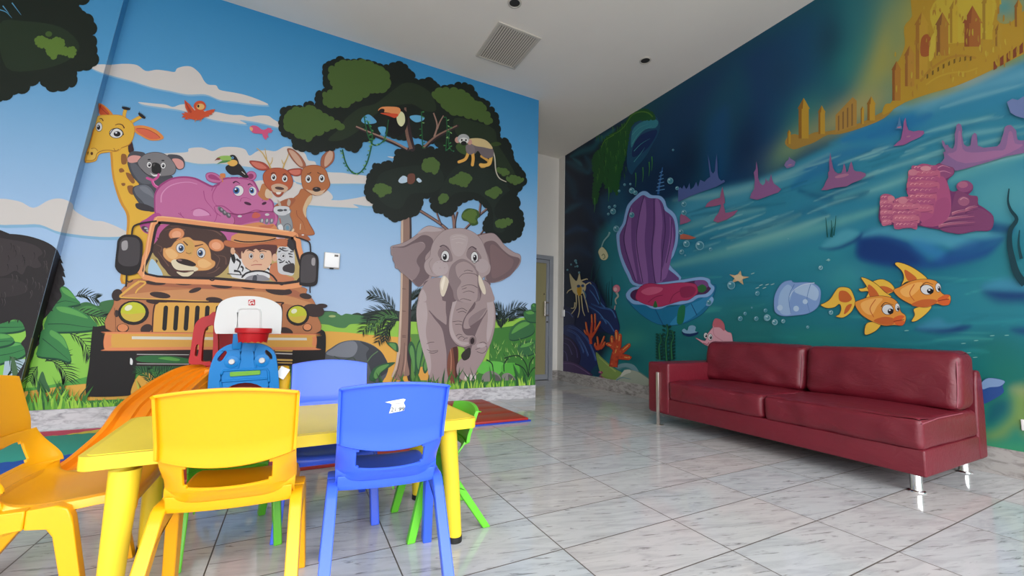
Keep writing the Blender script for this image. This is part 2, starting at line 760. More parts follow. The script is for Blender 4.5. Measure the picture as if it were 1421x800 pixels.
J.T(100, 80, 4)
cloud('100,45 160,38 215,40 290,35 360,42 410,75 470,68 530,75 570,80 585,60 630,48 670,55 710,90 730,125 755,150 800,155 820,180 900,195 960,208 1030,232 1090,262 1000,258 900,245 820,235 740,205 640,205 540,185 440,165 330,130 200,95 120,65')
cloud('368,248 450,255 520,262 560,275 600,262 640,262 700,290 790,300 880,318 940,320 980,330 1040,322 1090,325 1120,345 1180,380 1175,395 1080,372 1000,355 930,348 970,370 880,360 780,345 700,320 600,292 480,275 400,262')
cloud('500,535 560,530 640,525 650,505 720,500 780,520 830,500 900,497 960,510 985,545 1030,520 1080,515 1130,520 1180,495 1230,500 1290,530 1310,570 1350,580 1340,620 1200,640 1000,610 820,590 700,590 600,570 520,550')
cloud('1000,700 1100,680 1200,690 1320,700 1420,740 1440,790 1300,810 1100,800')
J.T(0, 0, 2.355)
cloud('-20,655 60,658 110,680 160,655 200,650 235,665 245,690 300,720 340,725 400,750 420,770 330,775 200,760 130,735 60,735 -20,728')
J.T(460, 180, 4)
cloud('-200,225 -100,232 0,238 60,240 110,248 180,255 235,270 240,300 120,300 -60,300 -200,290')
cloud('-200,385 0,392 60,392 140,380 190,372 240,395 260,420 200,425 120,415 150,435 60,432 -60,425 -200,410')
J.B(CW, '310,150 350,152 390,158 345,160')
J.done('painted_clouds', jungle)

# --- distant bushes and ground
J.T(400, 380, 5)
J.B('#36423f', '500,290 580,262 700,248 780,262 860,250 960,260 1000,330 900,340 560,330')
J.B('#36423f', '190,280 230,260 300,260 340,272 300,300 200,320')
J.B('#2f3b35', '440,285 480,272 510,285 500,310 450,310')
J.G('#94c64c', '150,345 250,340 350,360 440,350 560,330 640,325 760,330 1000,340 1730,300 1730,900 150,900')
J.B('#4b7d4d', '190,310 220,275 290,264 340,275 370,290 400,278 450,285 500,290 550,310 570,340 500,348 430,352 400,375 370,378 330,372 280,356 230,350 190,340')
J.E('#a8b878', 305, 296, 24, 8)
J.G('#e2aa4c', '150,398 300,402 400,408 560,425 760,440 1000,450 1000,900 150,900')
J.B('#54585f', '255,560 300,515 370,475 460,462 550,480 620,520 670,580 695,650 660,740 560,800 255,700')
J.B('#7d818a', '262,556 310,520 370,482 450,468 480,500 470,550 430,580 330,575')
J.B('#3d4046', '500,468 620,520 675,590 690,680 600,720 560,640 540,560 560,520 520,490')
J.L('#3a4a3a', 1.4, '320,575 380,600 450,585 470,620')
J.L('#5c7a55', 1.4, '550,610 580,570 620,540')
J.T(0, 320, 2.86)
J.G('#8cc650', '-60,360 60,340 320,330 400,300 700,330 1000,330 1000,720 -60,720')
J.G('#549c45', '-60,640 60,628 160,622 260,602 360,578 480,560 1000,560 1000,720 -60,720')
J.G('#dca64a', '-60,660 160,632 250,618 350,608 520,590 1000,590 1000,720 -60,720')
J.B('#3d6f42', '290,310 320,290 350,285 390,300 400,285 440,276 480,280 520,330 500,350 400,345 330,335')
J.B('#4c8a48', '310,320 340,300 380,305 400,325 350,335')
J.done('painted_hills', jungle)

# --- leaves on the left
GA, GB, GC, GD = '#3c8049', '#5ea455', '#1e4a35', '#2d6340'


def leaf(o, hl, dk):
    J.B(GC, [(x + 3, y + 8) for x, y in pp(o)])
    J.B(GA, o)
    J.B(GB, hl)
    J.L(GC, 1.2, dk, (1, .4))


for (p, l) in (('300,262 330,256 370,268 386,272', 26), ('270,405 320,430 350,470 362,500', 40), ('300,320 360,335 400,350 440,352', 30), ('210,520 240,540 262,570 270,600', 40), ('180,520 220,500 265,510', 34)):
    J.frond('#27352b', 1.5, p, l / 2.86 * 1.6, 10)
leaf('225,228 255,222 280,240 305,272 318,290 275,300 215,305', '245,226 275,240 300,270 275,262 250,245', '225,290 260,280 312,290')
leaf('185,350 195,318 228,300 270,302 320,320 365,350 387,385 340,398 260,402 190,400 175,380', '225,304 270,306 318,325 350,350 290,335 240,322', '190,372 260,372 330,382 380,386')
leaf('150,470 165,400 205,394 250,422 272,470 279,520 230,508 150,498', '205,396 248,424 268,470 235,440 200,415', '170,430 220,470 275,515')
leaf('-30,350 40,345 90,352 108,380 70,400 -30,402', '-30,352 40,348 80,356 40,362 -30,364', '-30,385 40,385 100,383')
leaf('-30,455 40,442 90,448 112,470 90,500 30,520 -30,528', '-30,455 40,446 84,452 30,464 -30,470', '-30,500 40,490 105,470')
leaf('-30,412 20,410 50,425 56,440 30,455 -30,460', '-30,414 18,412 44,424 10,430 -30,430', '-30,444 20,440 52,440')
J.G('#a9bcc8', '20,520 100,510 100,590 10,590')
for (p, l) in (('40,500 60,540 50,600', 40), ('150,540 130,570 120,600', 40)):
    J.frond('#2c4a30', 1.4, p, l / 2.86 * 1.4, 8)
J.B('#4c6a48', '55,590 45,530 50,500 65,530 75,590')
J.B('#3f6a44', '150,640 155,590 170,560 185,600 200,640')
J.done('painted_leaves', jungle)

# --- dark tree, top left
J.T(0, 0, 2.355)
J.scallop('#141e15', '-40,-60 480,-60 250,5 285,60 300,105 308,165 296,210 240,222 235,270 180,284 115,266 60,294 -40,290', 9)
J.B('#20301e', '0,80 80,70 200,90 260,150 220,200 120,230 20,220')
J.scallop('#5c7a30', '118,130 135,122 165,135 185,126 205,135 212,155 245,160 240,185 215,180 190,175 178,190 160,178 150,158 125,150', 3)
J.E('#3f5a26', 160, 112, 11, 9)
for p in ('-10,30 20,40 40,60', '10,20 30,45', '40,10 55,30 70,50'):
    J.L('#5aa0c8', 1.6, p, (1, .2))
J.done('painted_tree_crown', jungle)

# --- shaggy dark animal
J.T(0, 320, 2.86)
J.B('#2a2527', '-40,18 40,14 110,22 175,42 218,68 236,100 246,140 260,185 248,182 258,214 238,232 246,262 224,290 205,318 182,345 168,360 172,392 150,420 158,450 138,470 130,500 118,530 108,575 60,590 100,520 98,470 84,448 104,420 92,372 60,352 -40,352', n=3)
J.B('#3a3335', '-40,40 60,40 140,60 170,90 150,110 165,140 140,150 110,140 90,175 60,160 20,180 -40,170')
J.B('#332d2f', '-40,200 40,190 100,210 110,240 60,260 -40,262')
for i in range(46):
    x, y = random.uniform(-10, 190), random.uniform(50, 320)
    J.L(random.choice(['#443c3e', '#1f1b1d', '#4a4344']), 1.2, [(x, y), (x + 4, y + 14), (x - 2, y + 30)], (1, .1), n=2)
for i in range(16):
    x = -5 + i * 7
    J.G('#2a2527', [(x - 6, 340), (x + 8, 340), (x + random.uniform(-8, 4), 340 + random.uniform(16, 34))])
for (x, y) in ((236, 110), (242, 140), (246, 165), (236, 200), (228, 230), (214, 262), (196, 300)):
    J.G('#231e20', [(x - 10, y - 18), (x + 2, y - 8), (x + 16, y + 22), (x - 8, y + 14)])
J.L('#6a6238', 2.6, '128,430 112,500 96,560 86,600')
J.done('painted_shaggy_animal', jungle)

# --- giraffe
J.T(0, 0, 1)
YG, YD = '#e2b03c', '#cf9030'
J.B(YD, '155,200 154,222 157,250 166,280 176,300 175,330 172,360 169,394 207,385 212,350 218,310 232,290 197,260 187,235 183,215 182,196')
J.B(YG, '158,200 157,222 160,250 170,280 180,300 178,330 175,360 172,392 205,385 210,350 216,310 230,290 195,260 185,235 181,215 180,196')
J.T(100, 80, 4)
for s in ('275,540 300,540 306,568 300,592 276,590', '262,622 278,615 292,632 268,640', '308,715 340,714 342,745 338,764 316,750', '274,700 294,698 296,710 282,714', '300,640 330,650 350,690 335,700 310,670'):
    J.B('#8f5c30', s)
J.T(110, 130, 7.983)
J.B('#3a2226', '545,570 582,532 602,600 604,640 552,655')
J.L(YD, 5.0, '500,280 500,235 515,178')
J.L(YG, 3.8, '498,280 500,235 515,178')
J.L(YD, 4.8, '560,330 610,300 690,255')
J.L(YG, 3.6, '558,332 612,298 690,255')
for (cx, cy, a) in ((520, 168, 12), (694, 250, 38)):
    J.E('#1d1b22', cx, cy, 48, 17, a)
    for k in range(7):
        t = math.radians(a)
        d = -42 + k * 14
        x, y = cx + d * math.cos(t), cy + d * math.sin(t)
        J.G('#1d1b22', [(x - 7, y), (x + 7, y + 3), (x + 4 + 12 * math.sin(t), y - 28)])
J.B('#d98638', '205,112 262,124 330,178 375,240 300,250 232,242')
J.B('#c4502c', '212,125 262,140 310,185 335,235 238,238')
J.L('#6e2a20', .6, '225,140 270,190 325,235')
J.B('#df8a45', '600,372 660,355 740,362 850,402 935,480 905,515 790,522 690,475 620,430')
J.B('#d8664a', '625,390 700,385 790,410 860,455 902,495 800,508 700,462 640,420')
J.L('#a03c2c', .7, '640,392 740,395 850,448 895,490')
HD = '185,330 215,252 330,240 460,245 540,285 590,330 615,400 600,490 560,560 480,600 430,640 340,650 240,665 205,700 180,750 60,760 75,650 100,580 130,480 150,400'
J.B(YG, HD, YD, .9)
J.B('#e8bd52', '60,750 80,660 110,620 160,610 200,630 190,690 165,738')
J.L('#8a5828', .9, '70,742 140,744 182,720 200,668 260,636 340,630 400,640 440,622')
J.L('#8a5828', .7, '135,612 180,610 205,635')
J.L('#8a5828', .7, '385,610 400,635')
J.L('#a06a2c', .8, '470,605 540,580 575,550')
J.L('#5a2c20', 1.7, '400,352 440,340 480,352 502,388', (.5, 1))
J.L('#5a2c20', 1.5, '225,285 250,280 268,308', (.5, 1))
J.eye(412, 442, 70, 52, None, 10, 8, ring='#2a1c1c')
J.L('#241818', 1.2, '345,450 380,400 430,388 478,420 492,460')
J.eye(222, 372, 34, 48, None, -6, 5, ring='#2a1c1c')
J.E('#5a3420', 142, 667, 14, 18)
J.E('#5a3420', 90, 660, 9, 20)
J.done('painted_giraffe', jungle)

# --- koala
J.T(170, 200, 7.983)
J.B('#4a4b53', '60,200 110,195 165,215 240,300 380,350 535,350 545,400 430,480 380,600 365,745 250,725 175,640 120,545 125,480 190,450 130,380 85,300', out='#38383f', ow=.8)
J.B('#5d5f68', '90,215 150,225 240,320 340,390 330,440 220,440 150,370 105,290')
J.B('#666973', '135,480 250,450 330,500 372,600 372,725 290,720 210,630 145,560', out='#43434b', ow=.9)
J.B('#777a84', '190,480 260,475 330,540 350,600 300,570 230,530')
J.B('#38343a', '152,660 250,668 360,718 352,748 235,742 158,712')
J.B('#4c4c54', '60,140 98,90 170,84 252,108 215,195 120,215 58,200')
J.B('#d69a94', '62,155 120,128 205,142 190,190 110,212 64,198')
J.B('#4c4c54', '498,130 575,118 650,138 690,195 682,268 620,288 560,235')
J.B('#d69a94', '552,170 615,165 672,198 676,262 622,278 580,222')
J.B('#7d7a7d', '170,215 195,165 250,118 350,94 450,108 530,160 590,250 578,325 520,352 400,362 300,352 220,292', out='#4a474c', ow=.8)
J.E('#2a2730', 297, 176, 18, 8)
J.E('#2a2730', 450, 186, 18, 8)
J.eye(298, 234, 27, 34, None, 3, 2)
J.eye(453, 242, 27, 34, None, 0, 2)
J.B('#1c1a1d', '325,250 335,215 370,208 410,225 432,270 425,320 380,335 330,315')
J.B('#4a4648', '335,235 350,218 365,225 350,250')
J.L('#2e2a30', .9, '210,280 260,330 330,370')
J.B('#dfdfdf', '310,320 350,345 415,335 420,350 350,362')
J.L('#c4508f', 3.4, '275,380 330,400 360,395 395,365 402,340')
J.L('#c4508f', 3.6, '330,400 350,455 400,490 430,500')
J.L('#dd7fb4', 1.3, '340,410 365,455 410,480')
J.done('painted_koala', jungle)

# --- hippo
J.T(0, 0, 1)
PK, PD, PL = '#bf6a9b', '#9c3f7a', '#d592ba'
J.B(PD, '214,283 214.5,270 220,259 229,252 240,247 255,245 271,247 284,253 295,258 303,255 308,248 325,246 341,247 352,251 358,261 362,270 372,274 379,280 382,290 388,303 384,315 366,324 330,322 280,316 222,308 215,297')
J.B(PK, '216,283 216.5,271 222,261 230,254.5 240,249.5 255,247.5 270,249.5 283,255.5 294,260.5 304,257.5 309,250.5 325,248.5 340,249.5 350,252.5 356,262 360,271 370,275.5 377,281 379.5,290 385,304 381,313 365,321 330,319 280,313 225,305 217,297')
J.T(170, 200, 7.983)
J.L(PL, 1.8, '430,650 438,560 510,478 620,436 740,426 830,448', (1, .4))
J.L(PD, 1.0, '900,520 920,620 1000,720 1050,790', (1, .3))
J.L(PD, 1.1, '1050,460 1000,560 1010,640 1060,700', (1, .3))
J.L(PD, 1.0, '760,740 850,712 940,750 980,800', (.4, 1))
J.B(PL, '790,745 850,722 930,752 960,790 800,800')
J.L(PD, .9, '640,760 660,800 690,830', (1, .3))
J.B(PK, '925,350 945,325 1000,320 1060,345 1110,400 1070,432 1000,428 940,400', PD, .9)
J.B('#a23f78', '950,355 985,338 1040,360 1085,405 1030,400 970,385')
J.B('#d2804a', '1090,330 1135,330 1140,370 1110,380 1080,350')
J.L('#d2804a', 1.6, '1080,370 1105,390 1110,420')
J.T(290, 200, 7.983)
J.E(PK, 468, 355, 56, 50, 0, PD, .9)
J.E('#8f3468', 462, 362, 34, 30, -20)
J.L(PD, 1.0, '30,520 60,460 130,430', (1, .4))
J.L(PD, 1.4, '75,690 150,690 205,720 280,775 400,775 520,735 640,760 700,750 718,700')
J.L(PD, 1.0, '60,700 80,760 130,800')
J.L(PD, 1.0, '350,640 360,605 410,598 470,620', (1, .3))
J.L(PD, 1.0, '590,630 620,605 660,612 668,640', (1, .3))
J.E('#451c3a', 430, 662, 42, 16, 18)
J.E('#451c3a', 612, 660, 28, 15, -22)
J.L('#451c38', 2.2, '268,436 300,418 345,444', (1, .3))
J.L('#451c38', 2.0, '432,456 455,444 485,462', (1, .3))
J.eye(328, 520, 55, 58, '#3c6aa8', -24, -2, 15, '#a04a80')
J.eye(485, 525, 40, 50, '#3c6aa8', -10, -6, -15, '#a04a80')
for (x, y) in ((120, 720), (160, 750), (212, 785)):
    J.E('#77717a', x, y, 20, 28, -30)
J.T(300, 290, 7.983)
J.B('#a84e86', '150,55 260,72 380,50 520,35 640,40 640,150 520,130 380,150 200,190 205,120')
J.L('#7c2f5c', 1.2, '150,50 200,62 260,70 380,45 520,32 640,35')
J.B('#c65b50', '400,70 430,40 480,55 490,85 450,105 400,100')
for x in (505, 560, 612):
    J.E('#77717f', x, 140, 24, 34, 8)
    J.E('#b9b4ba', x + 4, 132, 10, 18, 8)
J.E('#c8c2c6', 262, 84, 24, 12)
J.E('#c8c2c6', 565, 66, 24, 14)
J.B('#d28a58', '180,205 330,175 480,150 560,180 640,170 680,260 500,240 300,225')
J.B('#c46e50', '470,190 560,185 640,180 600,215 520,215')
J.L('#8f3f60', 1.0, '180,190 205,150 200,100')
J.T(150, 290, 7.983)
J.B('#b04a8c', '360,150 430,110 520,50 580,60 600,130 520,200 500,290 400,260 355,190')
J.L(PD, 1.0, '780,50 830,90 860,130', (1, .3))
J.L(PD, 1.0, '1210,60 1190,130 1150,170', (1, .3))
for (x, y, r) in ((410, 220, 26), (425, 245, 18)):
    J.E('#4a3a48', x, y, r * 1.5, r, 20)
    J.E('#b8b2b8', x + 14, y, r * .8, r * .5, 20)
for (x, y) in ((1255, 15), (1290, 45), (1335, 75)):
    J.E('#5c555f', x, y, 24, 32, -30)
    J.E('#9a949c', x + 5, y - 5, 10, 16, -30)
J.done('painted_hippo', jungle)

# --- small toucan on the hippo
J.T(290, 200, 7.983)
J.L('#9ab8c8', .8, '250,340 235,375')
J.L('#9ab8c8', .8, '330,345 335,375')
J.B('#211d20', '185,262 215,235 320,215 372,262 412,320 440,372 385,376 330,345 250,345 198,305')
J.B('#211d20', '220,150 245,125 285,128 315,165 332,220 290,215 240,195')
J.B('#dfae58', '205,205 262,178 308,190 315,225 270,250 225,238')
J.B('#8fb65a', '85,165 130,138 190,132 240,140 245,188 160,195 110,212 150,182')
J.B('#4f8a4a', '88,226 150,190 240,185 200,205 130,215')
J.B('#7c4038', '62,192 92,158 125,158 118,178 85,180')
J.E('#6aa2cc', 262, 156, 14, 14)
J.E('#1c1a1e', 262, 156, 6, 6)
J.L('#dcdcdc', .7, '365,310 400,340')
J.done('painted_small_toucan', jungle)

# --- deer
DR = '#b45a3a'
J.B('#b9774a', '600,440 562,520 540,560 600,620 660,620 670,540 700,500')
J.B('#d3bba0', '640,500 690,540 700,600 640,600 620,560')
for (w, s) in ((2.2, '685,275 660,215 630,165 590,100 530,50'), (1.3, '640,170 630,110 620,50'), (1.5, '680,230 700,190 702,150'), (2.0, '820,275 840,215 865,160 886,105'), (1.4, '835,235 815,205 805,175')):
    J.L('#c9a75c', w, s, (1, .5))
J.B('#a8483a', '450,192 540,194 615,215 668,268 640,292 560,290 490,252', '#7c2f2a', .6)
J.B('#cc7262', '470,205 540,208 600,232 640,272 560,275 500,245')
J.B('#a8483a', '862,300 930,278 1025,278 1022,342 950,358 890,328', '#7c2f2a', .6)
J.B('#cc7262', '890,302 940,290 1010,290 1005,335 950,345 905,325')
J.B(DR, '600,350 655,285 760,268 850,288 905,345 930,420 905,490 850,525 760,560 690,520 620,450', '#8a3c28', .8)
J.B('#c9a68c', '690,470 740,445 800,445 865,475 872,510 820,552 760,560 710,530')
J.B('#9c4a34', '700,535 760,545 830,535 800,580 765,592 730,575')
J.B('#e0dcd8', '745,538 800,538 785,560 755,560')
J.E('#4a3330', 782, 494, 52, 17, 8)
J.L('#4a2420', 1.4, '688,335 715,318 742,330', (1, .4))
J.L('#4a2420', 1.4, '818,345 845,335 868,360', (1, .4))
J.eye(717, 373, 30, 37)
J.eye(840, 388, 30, 37)
J.done('painted_deer', jungle)

# --- kangaroo
KG = '#b26c42'
J.B(KG, '1030,500 1130,545 1135,620 1085,700 1075,800 1110,880 1165,980 1150,1010 1040,1010 900,960 860,880 900,760 880,700 920,620 990,560', '#8a4a30', .7)
J.B('#a05c3c', '720,700 790,640 900,600 960,620 900,700 850,720 740,760')
J.B('#d3b48e', '1100,590 1140,570 1130,640 1080,720 1075,820 1040,740 1060,660')
J.T(300, 290, 7.983)
J.L('#8a4a30', .9, '890,20 900,80 960,150 985,240', (1, .4))
J.L('#d9c9a8', .8, '935,170 930,230')
J.L('#8a4a30', .9, '1010,120 1040,190 1070,240', (1, .4))
J.B('#a8623f', '900,290 960,270 1010,300 1045,350 980,350 910,320')
J.E('#dcdcdc', 960, 292, 14, 7)
J.T(290, 200, 7.983)
J.B('#a2624a', '868,58 925,62 1005,125 1065,215 1065,262 1015,262 950,205 895,130', '#7c4432', .6)
J.B('#c9a28c', '885,72 935,82 1005,155 1040,235 1015,250 960,200 905,120')
J.B('#a2624a', '1290,100 1350,48 1388,110 1372,200 1285,272 1238,240 1248,150', '#7c4432', .6)
J.B('#c9a28c', '1300,120 1348,72 1372,115 1355,190 1285,255 1280,180')
J.B(KG, '1025,330 1050,268 1120,240 1220,244 1290,290 1322,380 1340,450 1310,505 1250,555 1180,572 1120,548 1050,500 1026,420', '#8a4a30', .8)
J.B('#cfae90', '1075,505 1140,520 1250,520 1290,505 1245,565 1180,572 1125,548')
J.E('#2b2324', 1192, 505, 46, 27)
J.E('#77696a', 1185, 494, 16, 6)
J.L('#4a2a20', 1.3, '1085,335 1110,332 1130,316', (.4, 1))
J.L('#4a2a20', 1.3, '1200,318 1225,332 1250,340', (1, .4))
J.eye(1101, 390, 32, 42)
J.eye(1249, 385, 32, 42)
J.done('painted_kangaroo', jungle)

# --- small grey animal between them
J.T(300, 290, 7.983)
J.B('#d9c0a0', '655,235 700,230 800,265 855,220 860,250 800,275 690,262')
J.B('#8d9297', '640,20 700,0 780,-5 830,20 815,70 840,140 845,220 800,265 700,245 672,190 690,90 650,50', '#6a6e74', .6)
J.B('#dcdcde', '640,30 700,25 800,15 815,45 740,75 700,70')
J.B('#dcdcde', '685,190 720,175 742,210 735,245 700,240')
J.E('#8d9297', 790, 215, 42, 48, 0, '#5c6066', .9)
J.E('#6a93a8', 790, 212, 18, 24)
J.L('#b5584a', 1.4, '705,110 715,160')
J.E('#4a4a50', 710, 22, 36, 10)
J.T(290, 200, 7.983)
J.B('#c9cace', '730,700 800,690 880,700 890,740 850,790 770,790 720,745')
J.E('#4c4c52', 790, 738, 34, 14)
J.E('#4c4c52', 845, 735, 20, 12)
J.B('#b9a898', '760,620 790,650 800,690 770,680')
J.B('#b9a898', '880,610 905,640 890,690 865,670')
J.done('painted_grey_rabbit', jungle)

# --- birds in the sky
J.T(100, 80, 4)
J.G('#c9502e', '668,345 640,340 655,348 625,345 632,336 608,334 622,324 608,312 630,312 620,304 645,308 652,318 640,300 630,280 626,255 625,236 640,250 655,262 662,272 672,284 684,300 700,308 726,308 748,298 778,290 797,289 788,300 792,303 776,312 780,317 760,322 762,328 735,334 720,346 700,350 684,350')
J.B('#a83a26', '628,245 655,285 668,310 648,300')
J.E('#c9502e', 698, 318, 42, 27, -12)
J.E('#c9502e', 710, 272, 34, 30)
J.E('#dfb06a', 714, 275, 22, 17)
J.E('#2c2020', 702, 272, 6, 8)
J.L('#d9904a', .8, '690,345 682,360')
J.L('#d9904a', .8, '720,345 712,358')
J.done('painted_red_bird', jungle)
J.G('#cf5680', '990,384 1002,379 1020,380 1036,388 1050,400 1064,404 1080,398 1086,392 1108,394 1104,402 1118,408 1106,414 1110,420 1090,420 1086,432 1092,444 1080,448 1078,460 1066,450 1060,440 1056,426 1036,424 1018,424 1004,420 996,412')
J.B('#e0a878', '988,386 1004,394 1000,410 988,402')
J.done('painted_pink_bird', jungle)

# --- tall trunk and the big tree
J.T(400, 380, 5)
J.B('#3a3034', '830,-440 852,-440 856,50 850,300 846,480 852,600 868,660 895,735 860,745 820,700 820,300', n=3)
J.B('#917367', '785,-440 838,-440 836,50 832,300 826,480 824,600 840,700 800,712 770,740 715,715 745,640 758,540 765,420 778,100', n=3)
J.B('#c9b09c', '783,-440 796,-440 792,50 786,300 780,420 772,560 740,700 715,715 740,640 755,540 764,420 778,100', n=3)
for y in (105, 260, 430, 440):
    J.L('#4a3634', .8, [(790, y), (815, y + 2)], (1, .5))
J.L('#5c4440', 1.2, '805,480 800,600 780,720', (.4, 1))
J.L('#c9a08c', 1.0, '815,500 812,600 800,700', (.4, 1))
J.L('#4a3634', 1.0, '775,560 765,640 740,720', (.4, 1))
J.done('painted_palm_trunk', jungle)

TB, TD, T2 = '#141d18', '#1b2720', '#22301f'
J.T(460, 180, 4)
BR = '#8d6b60'
for (w, s) in ((3.4, '485,448 560,495 610,530 650,565'), (4.0, '665,455 675,500 680,570'), (1.8, '695,460 685,500 680,550'), (2.6, '872,430 800,490 735,555'), (2.4, '828,380 822,430 815,480'), (1.8, '578,450 590,490 605,525'), (2.2, '790,592 840,580 880,582'), (1.4, '850,540 838,562 820,585')):
    J.L('#2e2a38', w + .8, [(x + 3, y + 2) for x, y in pp(s)])
    J.L(BR, w * .7, s)
J.B('#365426', '720,480 735,450 765,438 810,450 820,480 808,500 812,525 780,535 755,512 730,505')
J.scallop('#56702f', '730,480 765,450 800,465 790,500 800,515 770,515 755,500', 2.2)
J.scallop(TB, '1062,300 1035,338 1012,372 1032,400 1030,445 1052,480 1050,555 1018,600 970,618 925,598 885,585 855,560 852,515 880,480 875,440 835,398 800,382 745,385 690,430 650,472 615,462 580,448 558,435 555,400 535,372 500,378 492,420 470,460 430,478 385,495 340,497 310,476 290,460 245,448 235,410 205,380 195,330 205,290 212,250 235,225 240,200 280,200 300,190 345,190 358,150 370,125 420,118 450,102 500,98 570,112 640,130 700,140 900,100 960,60 990,120 1010,190 1050,240', 5.4)
J.B(TD, '260,260 340,220 480,200 600,220 620,300 560,350 440,360 380,440 300,420 250,360')
J.B(TD, '700,200 860,180 980,240 1000,320 940,380 900,460 960,560 900,560 890,440 820,360 700,350 620,400 600,340')
J.T(380, 70, 4)
J.scallop(TB, '45,380 62,330 130,320 168,318 185,295 238,305 240,262 255,235 288,218 285,165 288,112 292,80 332,68 360,55 400,64 470,60 540,74 600,100 640,86 690,80 735,104 770,142 800,178 860,172 902,194 925,218 985,204 1040,190 1085,210 1110,244 1130,274 1178,294 1208,332 1230,372 1238,410 1242,470 1260,512 1300,562 1320,612 1350,652 1380,692 1380,740 1345,780 1300,740 1200,640 1100,580 1000,560 925,545 905,515 850,492 785,470 755,430 735,478 690,485 640,470 618,432 600,428 580,462 540,492 490,498 445,552 380,530 330,544 270,548 230,566 180,548 122,538 112,502 88,476 55,465 48,430 38,402', 6.0)
J.B(T2, '400,380 480,320 560,300 640,240 740,180 860,230 900,330 840,340 760,300 640,320 560,360 480,440 380,500 300,500 360,440')
J.B(T2, '1000,380 1120,400 1220,440 1240,520 1290,600 1340,700 1300,720 1220,620 1120,540 1020,480')
OG, OL = '#47602c', '#52702f'
for s in ('320,150 318,112 345,86 400,76 480,72 560,92 618,130 628,165 635,195 590,222 525,236 492,262 430,278 405,308 375,292 340,312 292,300 288,268 285,240 330,232 348,200 325,180',
          '72,370 104,340 160,332 210,322 238,348 275,370 330,392 380,425 330,425 290,440 255,458 218,468 190,496 170,478 140,474 104,450 76,430 68,400',
          '892,250 905,232 960,222 1020,232 1066,252 1096,292 1148,302 1176,340 1188,380 1205,402 1150,388 1090,370 1050,350 990,342 950,318 922,280'):
    J.scallop(OG, s, 6.2)
J.T(460, 180, 4)
for s in ('508,195 522,172 560,168 588,188 586,215 575,245 550,228 522,228 507,210', '662,285 702,258 730,248 768,266 756,290 740,312 700,300',
          '238,335 252,312 290,312 322,328 322,348 290,358 278,375 255,352', '600,382 620,364 643,372 634,392 606,405', '862,352 880,342 905,328 938,345 918,363 900,377 867,360',
          '917,520 930,507 988,502 993,520 960,536 922,536', '975,272 1010,264 1055,280 1012,298', '925,225 950,222 975,240 950,250'):
    J.scallop('#4c6631', s, 3.6)
J.B('#3a5228', '690,90 735,62 790,85 820,100 790,140 735,140 700,120')
J.B('#35491f', '880,80 920,70 940,85 900,95')
# gaps of sky and bits of bark between the leaves
J.B('#b9cfe0', '370,285 395,258 420,270 418,292 385,300')
J.B('#b9cfe0', '470,280 482,270 500,288 485,296')
J.B('#6e4438', '422,255 445,245 462,255 460,290 440,305 420,295')
J.T(380, 70, 4)
J.B('#62a9d2', '755,368 790,362 832,372 828,390 790,402 760,385')
J.B('#62a9d2', '578,430 620,430 610,475 590,460')
J.B('#5a9fca', '484,392 500,370 530,360 570,400 530,412 500,408')
J.L('#312428', 4.0, '460,430 560,475 660,515 745,555')
J.L('#98786a', 2.6, '455,425 560,468 660,508 740,550', (.7, 1))
J.L('#312428', 7.5, '735,380 745,450 768,550')
J.L('#7c5c50', 5.2, '728,320 735,450 760,550', (.5, 1))
J.L('#312428', 4.4, '835,545 900,485 1018,422')
J.L('#8a6a5c', 2.8, '830,540 900,478 1015,420', (1, .6))
J.L('#98786a', 2.4, '885,350 905,420 888,482', (.7, 1))
J.L('#98786a', 2.0, '940,365 920,400 905,440', (.7, 1))
VG = '#1f5c34'
for (w, s) in ((1.9, '380,555 398,625 430,675 470,685 510,640 535,560 545,470 520,400'), (1.6, '500,370 520,470 550,525 590,520 620,480 636,390'), (1.3, '818,345 820,440 825,545'), (1.3, '955,375 960,450 952,560'), (1.2, '975,430 968,520 985,560')):
    J.L(VG, w, s)
    q = catmull(pp(s), False, 6)
    for (x, y) in q[::2]:
        a = random.uniform(-1, 1)
        J.E(random.choice(['#3f8a4a', '#7fae6a', '#2a6a3a']), x + random.choice([-9, 9]), y + a * 6, 7, 3.2, a * 50, k=8)
J.done('painted_tree', jungle)

# --- toucan and monkey in the tree
J.B('#101012', '632,430 640,385 668,345 700,325 735,345 742,400 726,450 690,482 650,478 632,455')
J.B('#d8d8aa', '680,372 700,342 722,358 726,400 708,425 688,410')
J.B('#df8f58', '580,342 592,320 632,315 690,320 702,342 684,362 640,350')
J.B('#cf4f30', '590,352 640,352 690,358 672,378 640,368')
J.B('#1c1416', '578,345 592,328 612,330 608,348')
J.done('painted_toucan', jungle)
J.L('#bdb8a6', 1.9, '1200,530 1222,590 1230,670 1250,712 1288,732', (1, .6))
J.L('#d09c48', 3.4, '1150,590 1190,620 1170,645 1150,648')
J.L('#e0b058', 4.6, '1205,580 1195,630 1170,640 1145,638')
J.B('#6e6468', '1100,520 1170,525 1212,548 1215,590 1180,602 1150,585 1130,560 1110,580 1085,580 1070,540')
J.B('#cdb784', '1075,498 1130,490 1180,505 1212,548 1160,540 1110,530')
J.L('#e0a850', 4.0, '1080,560 1062,605 1025,622')
J.L('#e0a850', 4.2, '1098,560 1104,600 1100,638')
J.B('#7c7074', '1065,530 1100,525 1115,560 1095,580 1068,570')
J.E('#c9988a', 1018, 500, 15, 17)
J.E('#c9988a', 1085, 512, 13, 15)
J.E('#a9abac', 1050, 494, 33, 27)
J.E('#d9d8d4', 1052, 505, 26, 18)
J.E('#1a1a1c', 1052, 518, 16, 12)
J.E('#1a1a1c', 1041, 500, 5, 6)
J.E('#1a1a1c', 1064, 501, 5, 6)
J.done('painted_monkey', jungle)

